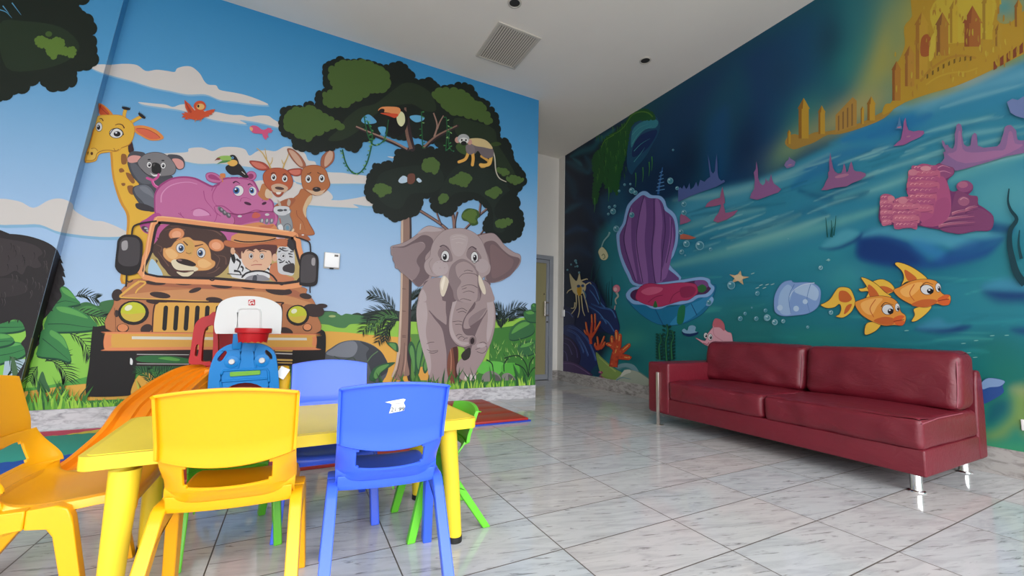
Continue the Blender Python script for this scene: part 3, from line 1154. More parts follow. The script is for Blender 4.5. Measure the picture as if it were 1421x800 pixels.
# --- palms and plants behind the elephant
J.T(400, 380, 5)
PF = '#25332c'
for (p, l) in (('740,260 690,200 620,160 560,150', 15), ('760,300 690,270 600,280 540,320', 16), ('760,320 700,300 640,340 590,400', 16), ('750,330 690,350 650,420 620,480', 14),
               ('745,340 700,370 680,420 670,470', 12), ('740,310 640,300 560,350 510,410', 16), ('850,190 880,150 930,130', 10), ('852,260 900,215 940,190', 10), ('850,330 890,300 920,290', 10)):
    J.frond(PF, 1.1, p, l, 15)
J.frond('#4f7f48', 1.0, '760,310 690,290 610,330 560,400', 12, 14)
J.G('#5a8a40', '850,420 960,420 960,760 850,760')
J.G('#dca24a', '900,650 970,640 970,740 900,740')
for s in ('850,600 830,520 850,470 880,520 890,640 880,720', '900,700 880,620 890,500 925,440 940,520 920,620', '940,690 930,640 960,560 990,520 985,600 960,680', '680,480 740,478 760,500 760,545 720,520',
          '560,730 590,660 660,625 740,615 700,650 640,690 600,745'):
    J.B('#2e5a3c', s)
    q = pp(s)
    J.B('#5d9350', [(x * .6 + sum(a[0] for a in q) / len(q) * .4 - 3, y * .75 + sum(a[1] for a in q) / len(q) * .25) for x, y in q])
J.T(530, 400, 5.332)
J.G('#3f7a34', '800,300 900,290 1040,270 1135,240 1135,770 470,800 470,640 700,640 790,560')
J.B('#62b84a', '700,560 800,540 900,560 860,640 780,640 700,620')
J.B('#55a83e', '900,560 1000,560 1010,640 930,650 880,610')
for (p, l) in (('900,260 920,200 980,150 1060,140', 13), ('905,270 900,210 860,160 830,140', 12), ('880,300 870,240 850,200', 11), ('930,250 990,200 1060,180', 11)):
    J.frond('#22302a', 1.1, p, l, 13)
for (s, h) in (('935,370 945,310 985,265 1050,235 1110,262 1125,310 1100,345 1030,372 970,385', '955,340 985,285 1045,252 1090,265 1030,300'),
               ('1000,440 1040,400 1125,385 1150,440 1125,480 1060,500 1010,480', '1020,440 1050,412 1120,400 1080,430'),
               ('1048,175 1110,160 1150,200 1140,250 1080,245 1050,215', '1060,180 1110,170 1120,190 1080,195'), ('1100,130 1120,112 1150,130 1140,170 1105,165', '1108,130 1120,120 1125,140')):
    J.B('#1f4433', [(x + 2, y + 8) for x, y in pp(s)])
    J.B('#37683f', s)
    J.B('#5d9a4a', h)
for i in range(70):
    x = random.uniform(800, 1130)
    y = random.uniform(400, 560)
    a = random.uniform(-1.2, 1.2)
    J.layer -= 0.6
    J.L(random.choice(['#8cba5c', '#4a7a34', '#2a4a28', '#b4d078']), 1.0, [(x, y), (x + 20 * math.sin(a), y - 34)], (1, .1), n=1)
for (p, l) in (('1080,660 1060,560 1000,500 900,520', 10), ('1080,660 1090,560 1120,510', 10), ('1080,660 1040,590 980,560', 9), ('1075,660 1110,600 1130,590', 9), ('820,620 810,560 770,530', 8), ('900,620 900,560 930,520', 8), ('560,720 600,660 660,650', 8)):
    J.L('#1f3a26', 2.2, p, (.5, .9))
J.B('#84807a', '735,690 745,640 800,612 860,640 880,690 840,720 760,720')
J.B('#5c5a58', '800,640 850,645 880,695 830,715 810,680')
J.B('#84807a', '880,680 890,640 930,628 965,650 985,690 930,720')
J.B('#5c5a58', '930,640 965,655 980,690 940,700')
J.done('painted_undergrowth', jungle)

# --- elephant
EB, ED, EM, EH, EX = '#a08d8d', '#6f5d61', '#8a787a', '#b4a4a4', '#4f4045'
J.B('#7c4a3a', '478,280 520,380 558,440 562,520 552,640 580,690 500,705 480,640')
J.B('#4c2c26', '520,400 556,450 558,640 560,690 540,680 535,560')
J.L('#b07a62', 1.6, '488,320 500,420 510,520 505,640', (.5, 1))
J.T(530, 300, 6.767)
J.B(EB, '82,320 88,285 180,260 260,220 330,170 380,120 440,95 520,112 590,135 570,300 480,540 440,610 348,666 282,618 232,572 192,540 170,525 150,500 122,490 118,450 98,410 100,380 84,365', ED, .5)
J.B(ED, '98,292 200,285 300,230 372,184 435,190 478,235 452,320 402,400 442,560 400,612 346,662 285,612 300,590 352,500 318,440 338,380 402,300 385,250 330,252 250,292 130,312')
J.B('#8f7c7e', '98,300 200,300 290,262 350,250 398,270 395,310 345,370 322,430 352,500 330,560 285,600 200,540 125,470 100,380')
J.B(EH, '330,170 380,122 440,98 520,115 560,140 480,150 400,150')
J.B(EB, '895,212 960,172 1040,165 1095,210 1150,280 1230,340 1292,368 1298,430 1272,480 1250,505 1200,560 1172,578 1110,612 1012,628 960,590 980,400', ED, .5)
J.B('#715d60', '952,268 1010,235 1065,248 1130,318 1200,372 1288,402 1268,472 1195,560 1100,608 1010,624 970,575 1012,500 992,380')
J.B('#7d6567', '1010,300 1040,270 1110,320 1180,380 1230,420 1200,500 1100,570 1030,580 1020,460')
J.T(530, 400, 5.332)
BODY = '300,-10 275,60 258,130 252,200 262,300 285,410 315,500 340,580 348,640 335,720 482,725 478,600 488,500 520,440 600,440 610,500 575,530 550,580 555,640 595,685 685,682 698,610 742,540 778,460 808,390 832,290 838,180 822,90 795,10 760,-60 360,-60'
J.B(ED, BODY, n=4)
J.B(EB, '300,-10 275,60 256,130 252,200 262,300 285,410 315,500 340,580 348,640 335,722 482,726 476,600 474,480 462,400 440,300 380,220 345,165 370,190 420,240 470,280 475,180 470,60 440,-40 360,-60')
J.B(EH, '285,75 305,45 322,100 335,200 322,330 350,470 362,580 345,650 328,560 290,430 264,300 254,200 262,130')
J.B(EB, '640,-60 780,-40 815,70 835,180 830,290 806,390 776,460 740,540 698,610 685,680 600,685 556,640 550,575 580,525 640,500 660,440 690,340 735,240 765,190 700,260 640,300 600,290 620,210 690,120')
J.B(EM, '640,230 700,180 770,150 700,250 650,290')
J.B(EH, '770,60 800,50 822,120 826,200 815,300 780,400 770,340 780,200')
J.B('#2f2b28', '585,490 640,440 655,470 640,520 600,535')
J.L(ED, 2.6, '345,168 380,210 430,250 472,282', (.3, 1))
J.L(ED, 3.0, '775,165 740,220 690,262 650,290', (.3, 1))
for s in ('330,412 355,402 382,400', '332,455 360,468 412,462', '345,478 380,482 410,470', '690,455 730,440 770,430 770,460 740,482 700,470', '720,405 750,400 770,415'):
    J.L(EX, .7, s)
J.B(EH, '700,420 740,408 765,425 740,440 705,440')
# trunk
J.B(ED, '450,-60 560,-60 560,300 520,330 495,280 470,180 470,40')
J.B(EB, '520,-80 720,-80 715,0 690,90 640,170 600,240 592,300 620,345 670,350 690,370 686,412 650,425 600,438 545,415 505,360 490,290 495,200 520,80', EX, .5)
J.B(EH, '530,60 560,60 530,160 515,250 530,330 570,390 640,405 600,425 545,400 508,350 498,280 508,180')
J.E('#7c6a6c', 664, 392, 24, 34, 8)
J.E('#2e2024', 665, 392, 15, 24, 8)
for s in ('570,30 620,20 650,45', '560,95 610,78 655,105', '548,165 590,150 625,170', '560,180 595,172 620,185', '520,250 560,245 590,250', '540,270 570,268 590,275', '545,355 565,342 590,348', '560,375 580,360 605,365', '600,385 612,372 630,370'):
    J.L(EX, .7, s)
for x in (622, 655, 680):
    J.B('#d8ccc8', [(x - 15, 672), (x - 8, 645), (x + 2, 640), (x + 10, 650), (x + 8, 676), (x - 6, 682)])
J.T(530, 300, 6.767)
J.B(EB, '350,800 352,720 400,640 460,590 560,580 600,620 560,800')
J.B(EH, '352,800 352,740 380,690 410,740 410,800')
J.B(EB, '940,600 1000,640 1035,720 1045,800 900,800 900,640')
J.B(ED, '560,760 560,600 640,600 680,700 690,800 580,800')
J.B(ED, '890,620 930,640 925,760 900,800 880,740')
J.B('#a99898', '590,135 530,180 482,240 456,310 446,380 402,430 394,490 430,550 500,576 580,560 640,640 900,610 950,576 1002,540 1016,480 995,420 975,340 930,230 870,165 780,125 680,118', '#7c6a6c', .5)
J.B(EM, '545,300 600,280 640,330 660,420 600,430 540,400 520,350')
J.B(EM, '800,320 850,295 900,340 930,400 880,440 830,420 790,380')
J.B(EH, '640,190 720,170 800,200 790,290 750,370 700,380 660,340 640,260')
J.B(EM, '640,480 700,420 760,405 830,440 890,500 905,560 900,660 905,800 700,800 660,700 620,600')
J.B('#a59292', '690,470 760,430 830,460 880,530 890,620 880,800 730,800 700,700 740,620 700,560')
J.E('#b5a6a7', 545, 492, 76, 72)
J.E('#b0a0a1', 935, 470, 62, 66)
J.L('#8a787a', .6, '470,400 440,450 470,540')
for s in ('660,200 720,188 780,202', '650,225 715,212 780,228', '690,255 720,250 760,258'):
    J.L('#c3b6b6', .6, s)
for s in ('720,580 755,548 810,538 870,548 895,568', '765,522 800,510 848,522', '742,670 790,650 850,652 892,676', '745,690 790,675', '755,722 810,705 862,722', '728,790 760,778 832,796'):
    J.L('#5c4b4f', .9, s, (.6, 1))
J.B('#dccfba', '578,560 612,590 622,620 605,690 575,756 550,735 540,650 552,590')
J.B('#f0e6d4', '575,575 590,590 570,680 562,700 550,650')
J.B('#dccfba', '905,556 935,600 965,680 968,732 945,730 915,670 902,610')
J.L('#54434a', 2.0, '540,292 580,278 630,322', (1, .3))
J.L('#54434a', 2.0, '802,318 840,290 882,316', (.3, 1))
J.eye(590, 380, 36, 50, None, -4, 6, ring='#5a4a4e')
J.eye(864, 390, 32, 50, None, 4, 4, ring='#5a4a4e')
J.L('#3a2c30', .9, '545,408 580,425 620,430')
J.L('#3a2c30', .9, '845,425 880,430 905,418')
for (x, y) in ((515, 440), (545, 435), (572, 442), (540, 490), (585, 488), (905, 430)):
    J.E('#8a787a', x, y, 4, 3, k=6)
J.done('painted_elephant', jungle)

# --- safari jeep
J.T(110, 370, 4)
TK = '#1f1b1b'
J.B(TK, '78,350 100,335 200,330 330,400 325,500 312,620 298,690 275,716 62,722 42,700 45,640 60,540', n=5)
J.B(TK, '1180,420 1300,350 1348,353 1366,375 1368,440 1362,520 1340,620 1200,640 1180,560', n=5)
J.B('#e0e0e0', '288,508 300,520 298,545 286,540')
J.G('#2b2020', '318,462 1182,462 1182,552 318,548')
J.done('painted_jeep', jungle)
J.G('#2c5a36', '318,552 640,552 800,552 1182,552 1182,640 318,640')
J.G('#4c8a3c', '318,600 420,585 640,600 1182,590 1182,700 318,700')
J.B('#d8a244', '300,660 340,600 400,590 430,630 420,700 300,720')
for (p, l) in (('420,720 400,640 360,590 310,575', 13), ('430,720 440,640 470,590 520,560', 13), ('425,720 430,650 420,590 400,560', 12), ('440,720 500,650 560,620 620,610', 13), ('1000,700 960,620 900,580', 12), ('1000,700 1040,620 1100,570', 12)):
    J.frond('#1d3a26', 1.5, p, l, 12)
    J.frond('#3f7a3c', .9, [(x + 8, y + 6) for x, y in pp(p)], l * .8, 9)
J.done('painted_undergrowth', jungle)
J.B('#2f6a3c', '340,498 500,496 640,520 640,536 350,530')
J.B('#5aa04a', '440,510 500,502 560,515 540,525')
J.G('#2b2020', '318,536 700,540 1182,540 1182,553 318,553')
for y in (488, 540):
    J.L('#bdb9b6', 1.0, [(325, y), (470, y + 1), (610, y + 2)], n=1)
    J.L('#d9b060', 1.2, [(1090, y - 6), (1180, y - 4)], n=1)
    J.L('#d9b060', 2.4, [(1090, y - 22), (1180, y - 20)], n=1)
J.L('#bdb9b6', 1.6, '1085,482 1180,486', n=1)
BY, BL2, SP = '#b8774f', '#cb8e5e', '#3a2b2a'
J.B(BY, '196,210 210,170 232,138 270,100 335,70 700,80 1210,112 1262,152 1305,200 1316,260 1312,372 900,380 198,368', '#8a5238', .6, n=5)
J.B(BL2, '240,172 330,150 560,130 800,128 1080,150 1290,205 1300,240 1130,205 900,180 700,196 400,182')
J.B('#a9664a', '330,95 420,108 560,118 760,128 960,122 1100,150 1240,175 1150,120 700,84 360,76')
SPOTS = ((425, 92, 58, 13, 4), (580, 94, 52, 12, 3), (790, 106, 62, 17, 6), (940, 117, 42, 11, 4), (1108, 136, 74, 24, 6), (452, 160, 58, 17, 8), (645, 133, 36, 12, -18), (752, 187, 48, 16, 6), (1256, 166, 34, 16, 10), (432, 196, 58, 15, 4), (376, 346, 34, 24, -25), (1150, 360, 38, 20, 20), (1345, 220, 32, 13, 0), (1300, 245, 60, 36, 10), (215, 160, 30, 34, 20), (212, 262, 14, 20, 0))
for (x, y, a, b, r) in SPOTS:
    J.E(SP, x, y, a, b, r)
J.L('#e0ad52', 3.4, '338,84 300,110 250,150 236,172 330,180 500,186 720,196', (1, .6))
J.L('#e0ad52', 2.6, '338,84 372,92 330,128 316,150', (1, .7))
J.L('#3a2222', 1.4, '235,180 400,186 560,192 720,202', (1, .7))
J.L('#7c4a34', .8, '200,232 206,300 205,364')
J.L('#3a2222', 1.8, '408,368 414,260 424,212 446,196 700,198 1100,200 1122,215 1126,260 1118,372')
J.G('#dfa850', '414,368 419,262 428,216 448,201 1096,206 1114,218 1117,262 1108,372')
for x in (480, 540, 598, 655, 710, 768, 830, 890, 950, 1010, 1064):
    J.L(TK, 6.2, [(x + 4, 230), (x - 4, 345)], n=1)
for (x, y, a, b) in ((305, 258, 86, 68), (1213, 272, 64, 58)):
    J.E('#241e1e', x, y, a, b)
    J.E('#c4c636', x - 2, y - 5, a * .80, b * .80)
    J.B('#d2b448', [(x - a * .78, y + 3), (x - a * .3, y + 8), (x + a * .5, y + 2), (x + a * .74, y + 5), (x + a * .5, y + b * .55), (x, y + b * .74), (x - a * .55, y + b * .5)])
    J.E('#e6e8c4', x - a * .32, y - b * .40, a * .26, b * .22, -25)
J.E('#241e1e', 246, 343, 34, 25)
J.E('#d98658', 246, 341, 29, 21)
J.E('#241e1e', 1266, 339, 26, 22)
J.E('#e09060', 1266, 337, 22, 18)
J.B('#e28c5c', '142,400 150,372 170,363 700,368 1290,374 1312,382 1318,410 1312,450 1294,464 700,462 170,468 146,458 140,430', '#a85a3c', .6, n=5)
J.B('#dca44e', '182,400 190,380 220,374 1260,382 1292,392 1290,436 1270,448 700,446 210,450 186,440', n=5)
J.G('#dcd6c6', '296,388 700,392 1262,397 1264,410 700,408 296,404')
# cab seen through the windscreen
J.T(0, 0, 1)
J.B('#b9a266', '207,381 212,345 218,316 226,311 300,320 395,330 405,336 410,350 411,392 300,388')
J.B('#a9c6dc', '207,381 211,360 222,372 226,384')
J.B('#b8588f', '217,320 227,312 260,316 262,330 225,342 216,345')
J.B('#bd6199', '296,320 330,324 328,345 318,340')
J.B('#d2905c', '328,325 400,331 404,345 360,350 326,345')
J.L('#3a2726', 1.6, '326,340 350,344 372,341 384,337')
J.T(150, 290, 7.983)
MN = '#4a342f'
J.B(MN, '515,400 560,340 580,280 630,220 700,178 850,176 1000,196 1180,220 1290,290 1335,380 1368,480 1350,600 1280,700 1180,760 1000,775 850,765 700,745 640,680 590,620 560,560 520,520 492,450')
for s in ('700,200 850,195 1000,215 1180,250 1260,300', '1180,500 1240,560 1200,660', '540,400 600,430 590,480', '560,480 620,560 680,640', '1220,520 1300,540 1310,620', '640,240 740,220 860,240', '1100,720 1180,700 1240,650'):
    J.L('#6d4d44', 1.6, s, (.3, 1))
for s in ('560,350 545,320 580,335', '530,560 545,610 560,580', '490,450 480,500 510,490'):
    J.G(MN, s)
J.B('#d99e60', '616,480 625,440 700,428 745,370 820,330 900,318 955,352 1050,365 1110,415 1140,490 1148,560 1190,590 1180,640 1110,682 1000,690 900,700 780,680 715,610 660,575 620,530', '#8a5638', .5)
J.B('#e6b478', '640,470 700,445 750,480 780,520 740,560 680,545')
J.B('#e6b478', '1000,580 1060,560 1120,590 1150,620 1080,660 1010,640')
J.B('#cfa058', '860,340 930,360 960,420 930,520 880,500 850,420')
J.B('#ddd0b2', '705,590 760,565 840,620 960,640 1005,672 950,700 830,690 745,665')
J.B('#ddd0b2', '765,700 850,712 955,702 900,750 840,752 800,735')
J.L('#5a3430', 1.4, '745,685 830,692 950,690')
J.B('#2d1e1f', '758,572 800,556 880,565 960,600 978,628 940,642 860,628 790,605')
J.E('#8a6a66', 800, 573, 26, 9, 8)
for (x, y, r) in ((765, 285, -12), (1205, 408, 10)):
    J.E('#d98d60', x, y, 86, 66, r, '#9c5a3c', .6)
    J.E('#e8a680', x - 2, y + 6, 52, 40, r)
J.B(MN, '640,360 720,330 800,325 760,350 700,420 640,440')
J.L('#5a3028', 2.0, '838,362 866,388 888,410', (.6, 1))
J.L('#5a3028', 2.2, '965,418 1000,412 1058,396', (1, .5))
J.eye(807, 440, 44, 50, '#33527c', 8, 2)
J.eye(1036, 490, 44, 52, '#33527c', -8, 4)
J.L('#8a5a3a', 1.0, '870,490 900,500 925,492')
# driver in a hat, striped passengers
J.T(300, 290, 7.983)
J.B('#d8d8da', '170,520 230,500 290,560 330,660 400,690 540,690 610,620 680,640 640,760 180,760')
for s in ('225,560 270,600 240,680', '180,500 210,560 200,610', '275,640 300,660 290,700', '330,650 370,680', '560,650 600,690', '590,600 630,650', '200,690 260,700 280,740', '370,690 420,700', '450,740 540,760'):
    J.L('#2e2b30', 3.3, s, (1, .4))
J.B('#1f1d20', '165,500 200,505 215,560 205,610 175,570')
J.B('#c67c56', '600,640 680,600 700,690 800,750 850,760 850,800 620,800')
J.B('#c9cacd', '680,450 760,425 860,470 862,720 780,735 700,715 680,640')
J.B('#2f2c30', '790,345 858,350 862,470 810,440 780,400')
J.B('#3b3537', '738,650 780,620 862,610 862,712 790,705 745,690')
for s in ('700,440 760,470 800,465', '690,480 720,470', '800,500 850,510', '810,530 850,540', '690,560 730,580', '700,600 740,590 760,570', '770,590 800,610', '800,580 830,610', '730,440 780,445', '820,480 860,480'):
    J.L('#2e2b30', 2.3, s, (1, .3))
J.eye(742, 525, 24, 24, None, 2, 0)
J.B('#d8b8c0', '660,310 740,310 760,340 700,350')
J.B('#7a4a34', '160,440 230,430 290,460 270,560 240,520')
J.E('#d8a888', 188, 470, 26, 40)
J.B('#5b3431', '205,440 350,415 500,400 650,405 680,430 660,500 612,560 600,480 450,445 330,460 285,560 250,500')
J.E('#dcae92', 650, 545, 28, 44)
J.B('#deb294', '284,480 340,455 400,470 450,440 520,462 598,470 618,540 612,600 560,670 480,700 400,692 320,640 285,570')
J.B('#5b3431', '300,450 400,425 560,430 610,470 520,450 480,470 440,448 400,468 340,452 300,500')
J.B('#b96c46', '85,385 105,355 160,360 250,385 400,392 560,375 650,350 720,335 785,348 790,375 770,420 660,405 500,400 350,425 220,435 120,418', '#8a4630', .6)
J.L('#2a1f22', 1.6, '205,350 300,370 440,370 560,358 655,335')
J.L('#3a2422', 1.5, '342,470 370,462 425,478', (.5, 1))
J.L('#3a2422', 1.5, '478,480 520,470 560,482', (1, .5))
J.eye(388, 527, 22, 30, '#5a3a30', 2, 0)
J.eye(508, 530, 22, 30, '#5a3a30', 0, 0)
J.L('#c98870', .9, '415,590 440,575 460,592')
J.L('#b4655e', 1.5, '388,630 440,622 508,622', (.6, 1))
J.L('#2b2629', 2.4, '290,760 340,715 440,692 540,700 620,740 670,800')
J.L('#2b2629', 1.2, '130,722 230,732 320,740')
J.B('#8d8a90', '330,770 400,740 520,740 590,780 560,800 340,800')
J.B('#4a4a52', '415,745 450,742 450,800 405,800')
J.T(0, 0, 1)
J.L('#2c2022', 9.6, '203,384 208,350 214,320 219,311 228,307 300,316 398,327 409,333 413,345 413.5,394 300,390', closed=True, n=4)
J.L('#e69a68', 7.0, '201,385 206,348 212,316 217,308.5 227,304.5 300,313 399,324.5 411,331 415,344 416,396 300,392.5', closed=True, n=4)
J.L('#f0b684', 1.6, '200,384 205,347 211,314 217,306 227,302 300,310.5 400,322', n=4)
for (x, y) in ((295, 388), (391, 394), (181, 390)):
    J.L('#3a2a2a', 1.6, [(x - 4, y), (x, y + 2), (x + 4, y)])
# mirrors
J.T(150, 290, 7.983)
J.L('#2b2426', 2.4, '540,142 420,158 330,180 285,215 270,310')
J.B('#231e20', '88,600 105,440 118,350 170,300 240,290 320,300 375,345 392,420 378,600 350,690 300,730 220,740 140,718 92,660')
J.B('#454043', '120,560 135,430 145,365 185,325 250,318 320,330 355,370 362,440 350,590 300,635 200,640 140,610')
J.B('#a09c9e', '160,385 185,360 222,362 228,430 208,462 165,458')
J.L('#2b2426', 2.4, '215,740 212,800 208,860')
J.T(300, 290, 7.983)
J.L('#2b2426', 2.0, '885,318 980,350 1035,385 1045,480')
J.B('#231e20', '920,830 922,640 935,530 980,490 1050,480 1112,512 1134,575 1130,700 1120,820 1080,858 1000,862 940,850')
J.B('#4a4548', '935,800 938,640 950,550 990,515 1050,510 1095,540 1106,600 1100,780 1060,820 960,820')
J.B('#a09c9e', '1058,560 1078,545 1096,560 1092,625 1070,632 1055,612')
J.L('#2b2426', 1.6, '1040,860 1038,900 1040,930')
J.done('painted_jeep', jungle)

# --- grass along the bottom
J.T(0, 0, 1)


def base_y(u):
    return 569.4 - 0.0488 * (u - 56.2)


GR = ['#9dcb4a', '#7cb63e', '#5c9c3a', '#3c7434', '#2c5a34', '#b2d45c']
J.G('#3c7a38', [(-20, base_y(-20) + 3), (-20, base_y(-20) - 12), (160, base_y(160) - 10), (430, base_y(430) - 8), (750, base_y(750) - 10), (750, base_y(750) + 3)])
J.blades(GR[3:5], -20, 118, base_y, 22, 46, 26, 3.0, .55)
J.blades(GR[:3], -20, 122, base_y, 10, 34, 60, 2.2, .6)
J.blades(GR[:4], 118, 195, base_y, 6, 15, 60, 2.0, .6)
J.blades(GR[3:], 196, 430, base_y, 14, 40, 56, 2.6, .5)
J.blades(GR[:3], 196, 470, base_y, 10, 26, 90, 2.0, .5)
J.blades(GR[3:5], 460, 760, base_y, 14, 34, 60, 2.0, .5)
J.blades(GR[:3] + GR[5:], 500, 760, base_y, 6, 16, 190, 1.2, .35)
J.done('painted_grass', jungle)

# ------------------------------------------------------------------ underwater mural (right wall)
GR_ = 0.85
SK2 = 0.172
YM0, YM1 = -1.6, 6.15
# soft painted ground of the picture: a fine sheet whose vertices carry the printed colour
_ys = [YM1]
while _ys[-1] > YM1 - 7.75:
    y = _ys[-1]
    _ys.append(y - (0.011 if y > 0.4 else 0.06))
_ys = np.array(_ys)
_zs = np.linspace(SK2, HC, 300)
GYv, GZv = np.meshgrid(_ys, _zs, indexing='ij')
_P = np.stack([np.full_like(GYv, XR), GYv, GZv - H], -1) @ RM      # world -> camera
_dep = np.maximum(-_P[..., 2], 0.25)
GU = CX + F * _P[..., 0] / _dep
GV = CY - F * _P[..., 1] / _dep
PIC = np.zeros(GU.shape + (3,))


def lin(h):
    return np.array(hx(h, GR_)[:3])


def sm(x):
    x = np.clip(x, 0, 1)
    return x * x * (3 - 2 * x)


def _box(x0, x1, y0, y1):
    return np.where((GU > x0) & (GU < x1) & (GV > y0) & (GV < y1))


OR = (0, 0, 1.0)


def oT(x, y, s):
    global OR
    OR = (x, y, s)


def op(pts):
    return [(OR[0] + x / OR[2], OR[1] + y / OR[2]) for x, y in pp(pts)]


def sdist(ps, u, v):
    n = len(ps)
    d = np.full(u.shape, 1e9)
    ins = np.zeros(u.shape, bool)
    for i in range(n):
        x0, y0 = ps[i]
        x1, y1 = ps[(i + 1) % n]
        ex, ey = x1 - x0, y1 - y0
        l = ex * ex + ey * ey + 1e-9
        t = np.clip(((u - x0) * ex + (v - y0) * ey) / l, 0, 1)
        d = np.minimum(d, (u - x0 - t * ex) ** 2 + (v - y0 - t * ey) ** 2)
        if y0 != y1:
            c = ((y0 > v) != (y1 > v)) & (u < (x1 - x0) * (v - y0) / (y1 - y0) + x0)
            ins ^= c
    d = np.sqrt(d)
    return np.where(ins, d, -d)


def mixin(ix, col, a):
    PIC[ix] = PIC[ix] * (1 - a[:, None]) + lin(col) * a[:, None]


def SP(col, pts, blur=4, al=1.0, smooth=True):
    ps = op(pts)
    if smooth:
        ps = catmull(ps, True, 4)
    xs, ys = [p[0] for p in ps], [p[1] for p in ps]
    ix = _box(min(xs) - blur, max(xs) + blur, min(ys) - blur, max(ys) + blur)
    if not len(ix[0]):
        return
    d = sdist(ps, GU[ix], GV[ix])
    mixin(ix, col, sm((d + blur) / (2 * blur)) * al)


def BL(col, cx, cy, rx, ry, rot=0, al=1.0):
    cx, cy = OR[0] + cx / OR[2], OR[1] + cy / OR[2]
    rx, ry = rx / OR[2], ry / OR[2]
    m = max(rx, ry) * 2.6
    ix = _box(cx - m, cx + m, cy - m, cy + m)
    if not len(ix[0]):
        return
    r = math.radians(rot)
    dx, dy = GU[ix] - cx, GV[ix] - cy
    a = dx * math.cos(r) + dy * math.sin(r)
    b = -dx * math.sin(r) + dy * math.cos(r)
    mixin(ix, col, np.exp(-((a / rx) ** 2 + (b / ry) ** 2)) * al)


def ST(col, pts, w, al=1.0, taper=True):
    q = catmull(op(pts), False, 5)
    xs, ys = [p[0] for p in q], [p[1] for p in q]
    ix = _box(min(xs) - 2 * w, max(xs) + 2 * w, min(ys) - 2 * w, max(ys) + 2 * w)
    if not len(ix[0]):
        return
    u, v = GU[ix], GV[ix]
    best = np.full(u.shape, 1e9)
    n = len(q) - 1
    for i in range(n):
        x0, y0 = q[i]
        ex, ey = q[i + 1][0] - x0, q[i + 1][1] - y0
        l = ex * ex + ey * ey + 1e-9
        t = np.clip(((u - x0) * ex + (v - y0) * ey) / l, 0, 1)
        f = (i + t) / n
        ww = w * (0.35 + 0.65 * np.sin(np.pi * np.clip(f, 0.03, 0.97))) if taper else w
        best = np.minimum(best, ((u - x0 - t * ex) ** 2 + (v - y0 - t * ey) ** 2) / (ww * ww))
    mixin(ix, col, np.exp(-best * 1.4) * al)


# vertical ground tones of the water, then the sea floor
def ramp(vals, t):
    out = np.zeros(t.shape + (3,))
    xs = [a for a, _ in vals]
    cs = np.array([lin(c) for _, c in vals])
    for k in range(3):
        out[..., k] = np.interp(t, xs, cs[:, k])
    return out


PIC[:] = ramp([(760, '#07203e'), (850, '#0a2c4c'), (930, '#0b3a5e'), (1000, '#0a3a62'), (1060, '#0b3e68'), (1120, '#0e4c6e'), (1170, '#17626f'), (1230, '#4c8272'), (1300, '#8c9458'), (1400, '#7c8f60'), (1500, '#4f8a84')], GU)
oT(0, 0, 1)
SP('#12565f', '880,170 940,120 1010,80 1100,30 1160,-10 1180,-60 1000,-60 860,60', 26, .75)
SP('#0e5064', '1000,110 1030,90 1040,160 1000,240 960,260 970,180', 16, .6)
SP('#0d4a78', '985,170 1010,150 1008,230 985,255 975,220', 10, .7)
BL('#05223e', 955, 225, 26, 46, 10, .9)
BL('#061f3c', 925, 250, 26, 26, 0, .9)
BL('#06274a', 1035, 205, 26, 50, 10, .8)
BL('#063552', 1155, 55, 22, 42, 10, .95)
BL('#0a3a5c', 1085, 110, 26, 40, 15, .6)
BL('#176e78', 1190, 20, 30, 50, 5, .8)
BL('#1f7a78', 1180, 90, 28, 34, 20, .6)
BL('#2f7a70', 1120, 160, 26, 40, 35, .7)
BL('#3c8070', 1210, 60, 18, 50, 15, .6)
BL('#5f8a68', 1100, 200, 16, 44, 40, .8)
BL('#8f9a58', 1210, 110, 18, 60, 25, .7)
BL('#a09a58', 1160, 170, 70, 16, -28, .6)
BL('#9c9a50', 1225, 70, 14, 50, 10, .6)
BL('#4f8f8c', 1395, 10, 22, 16, 0, .9)
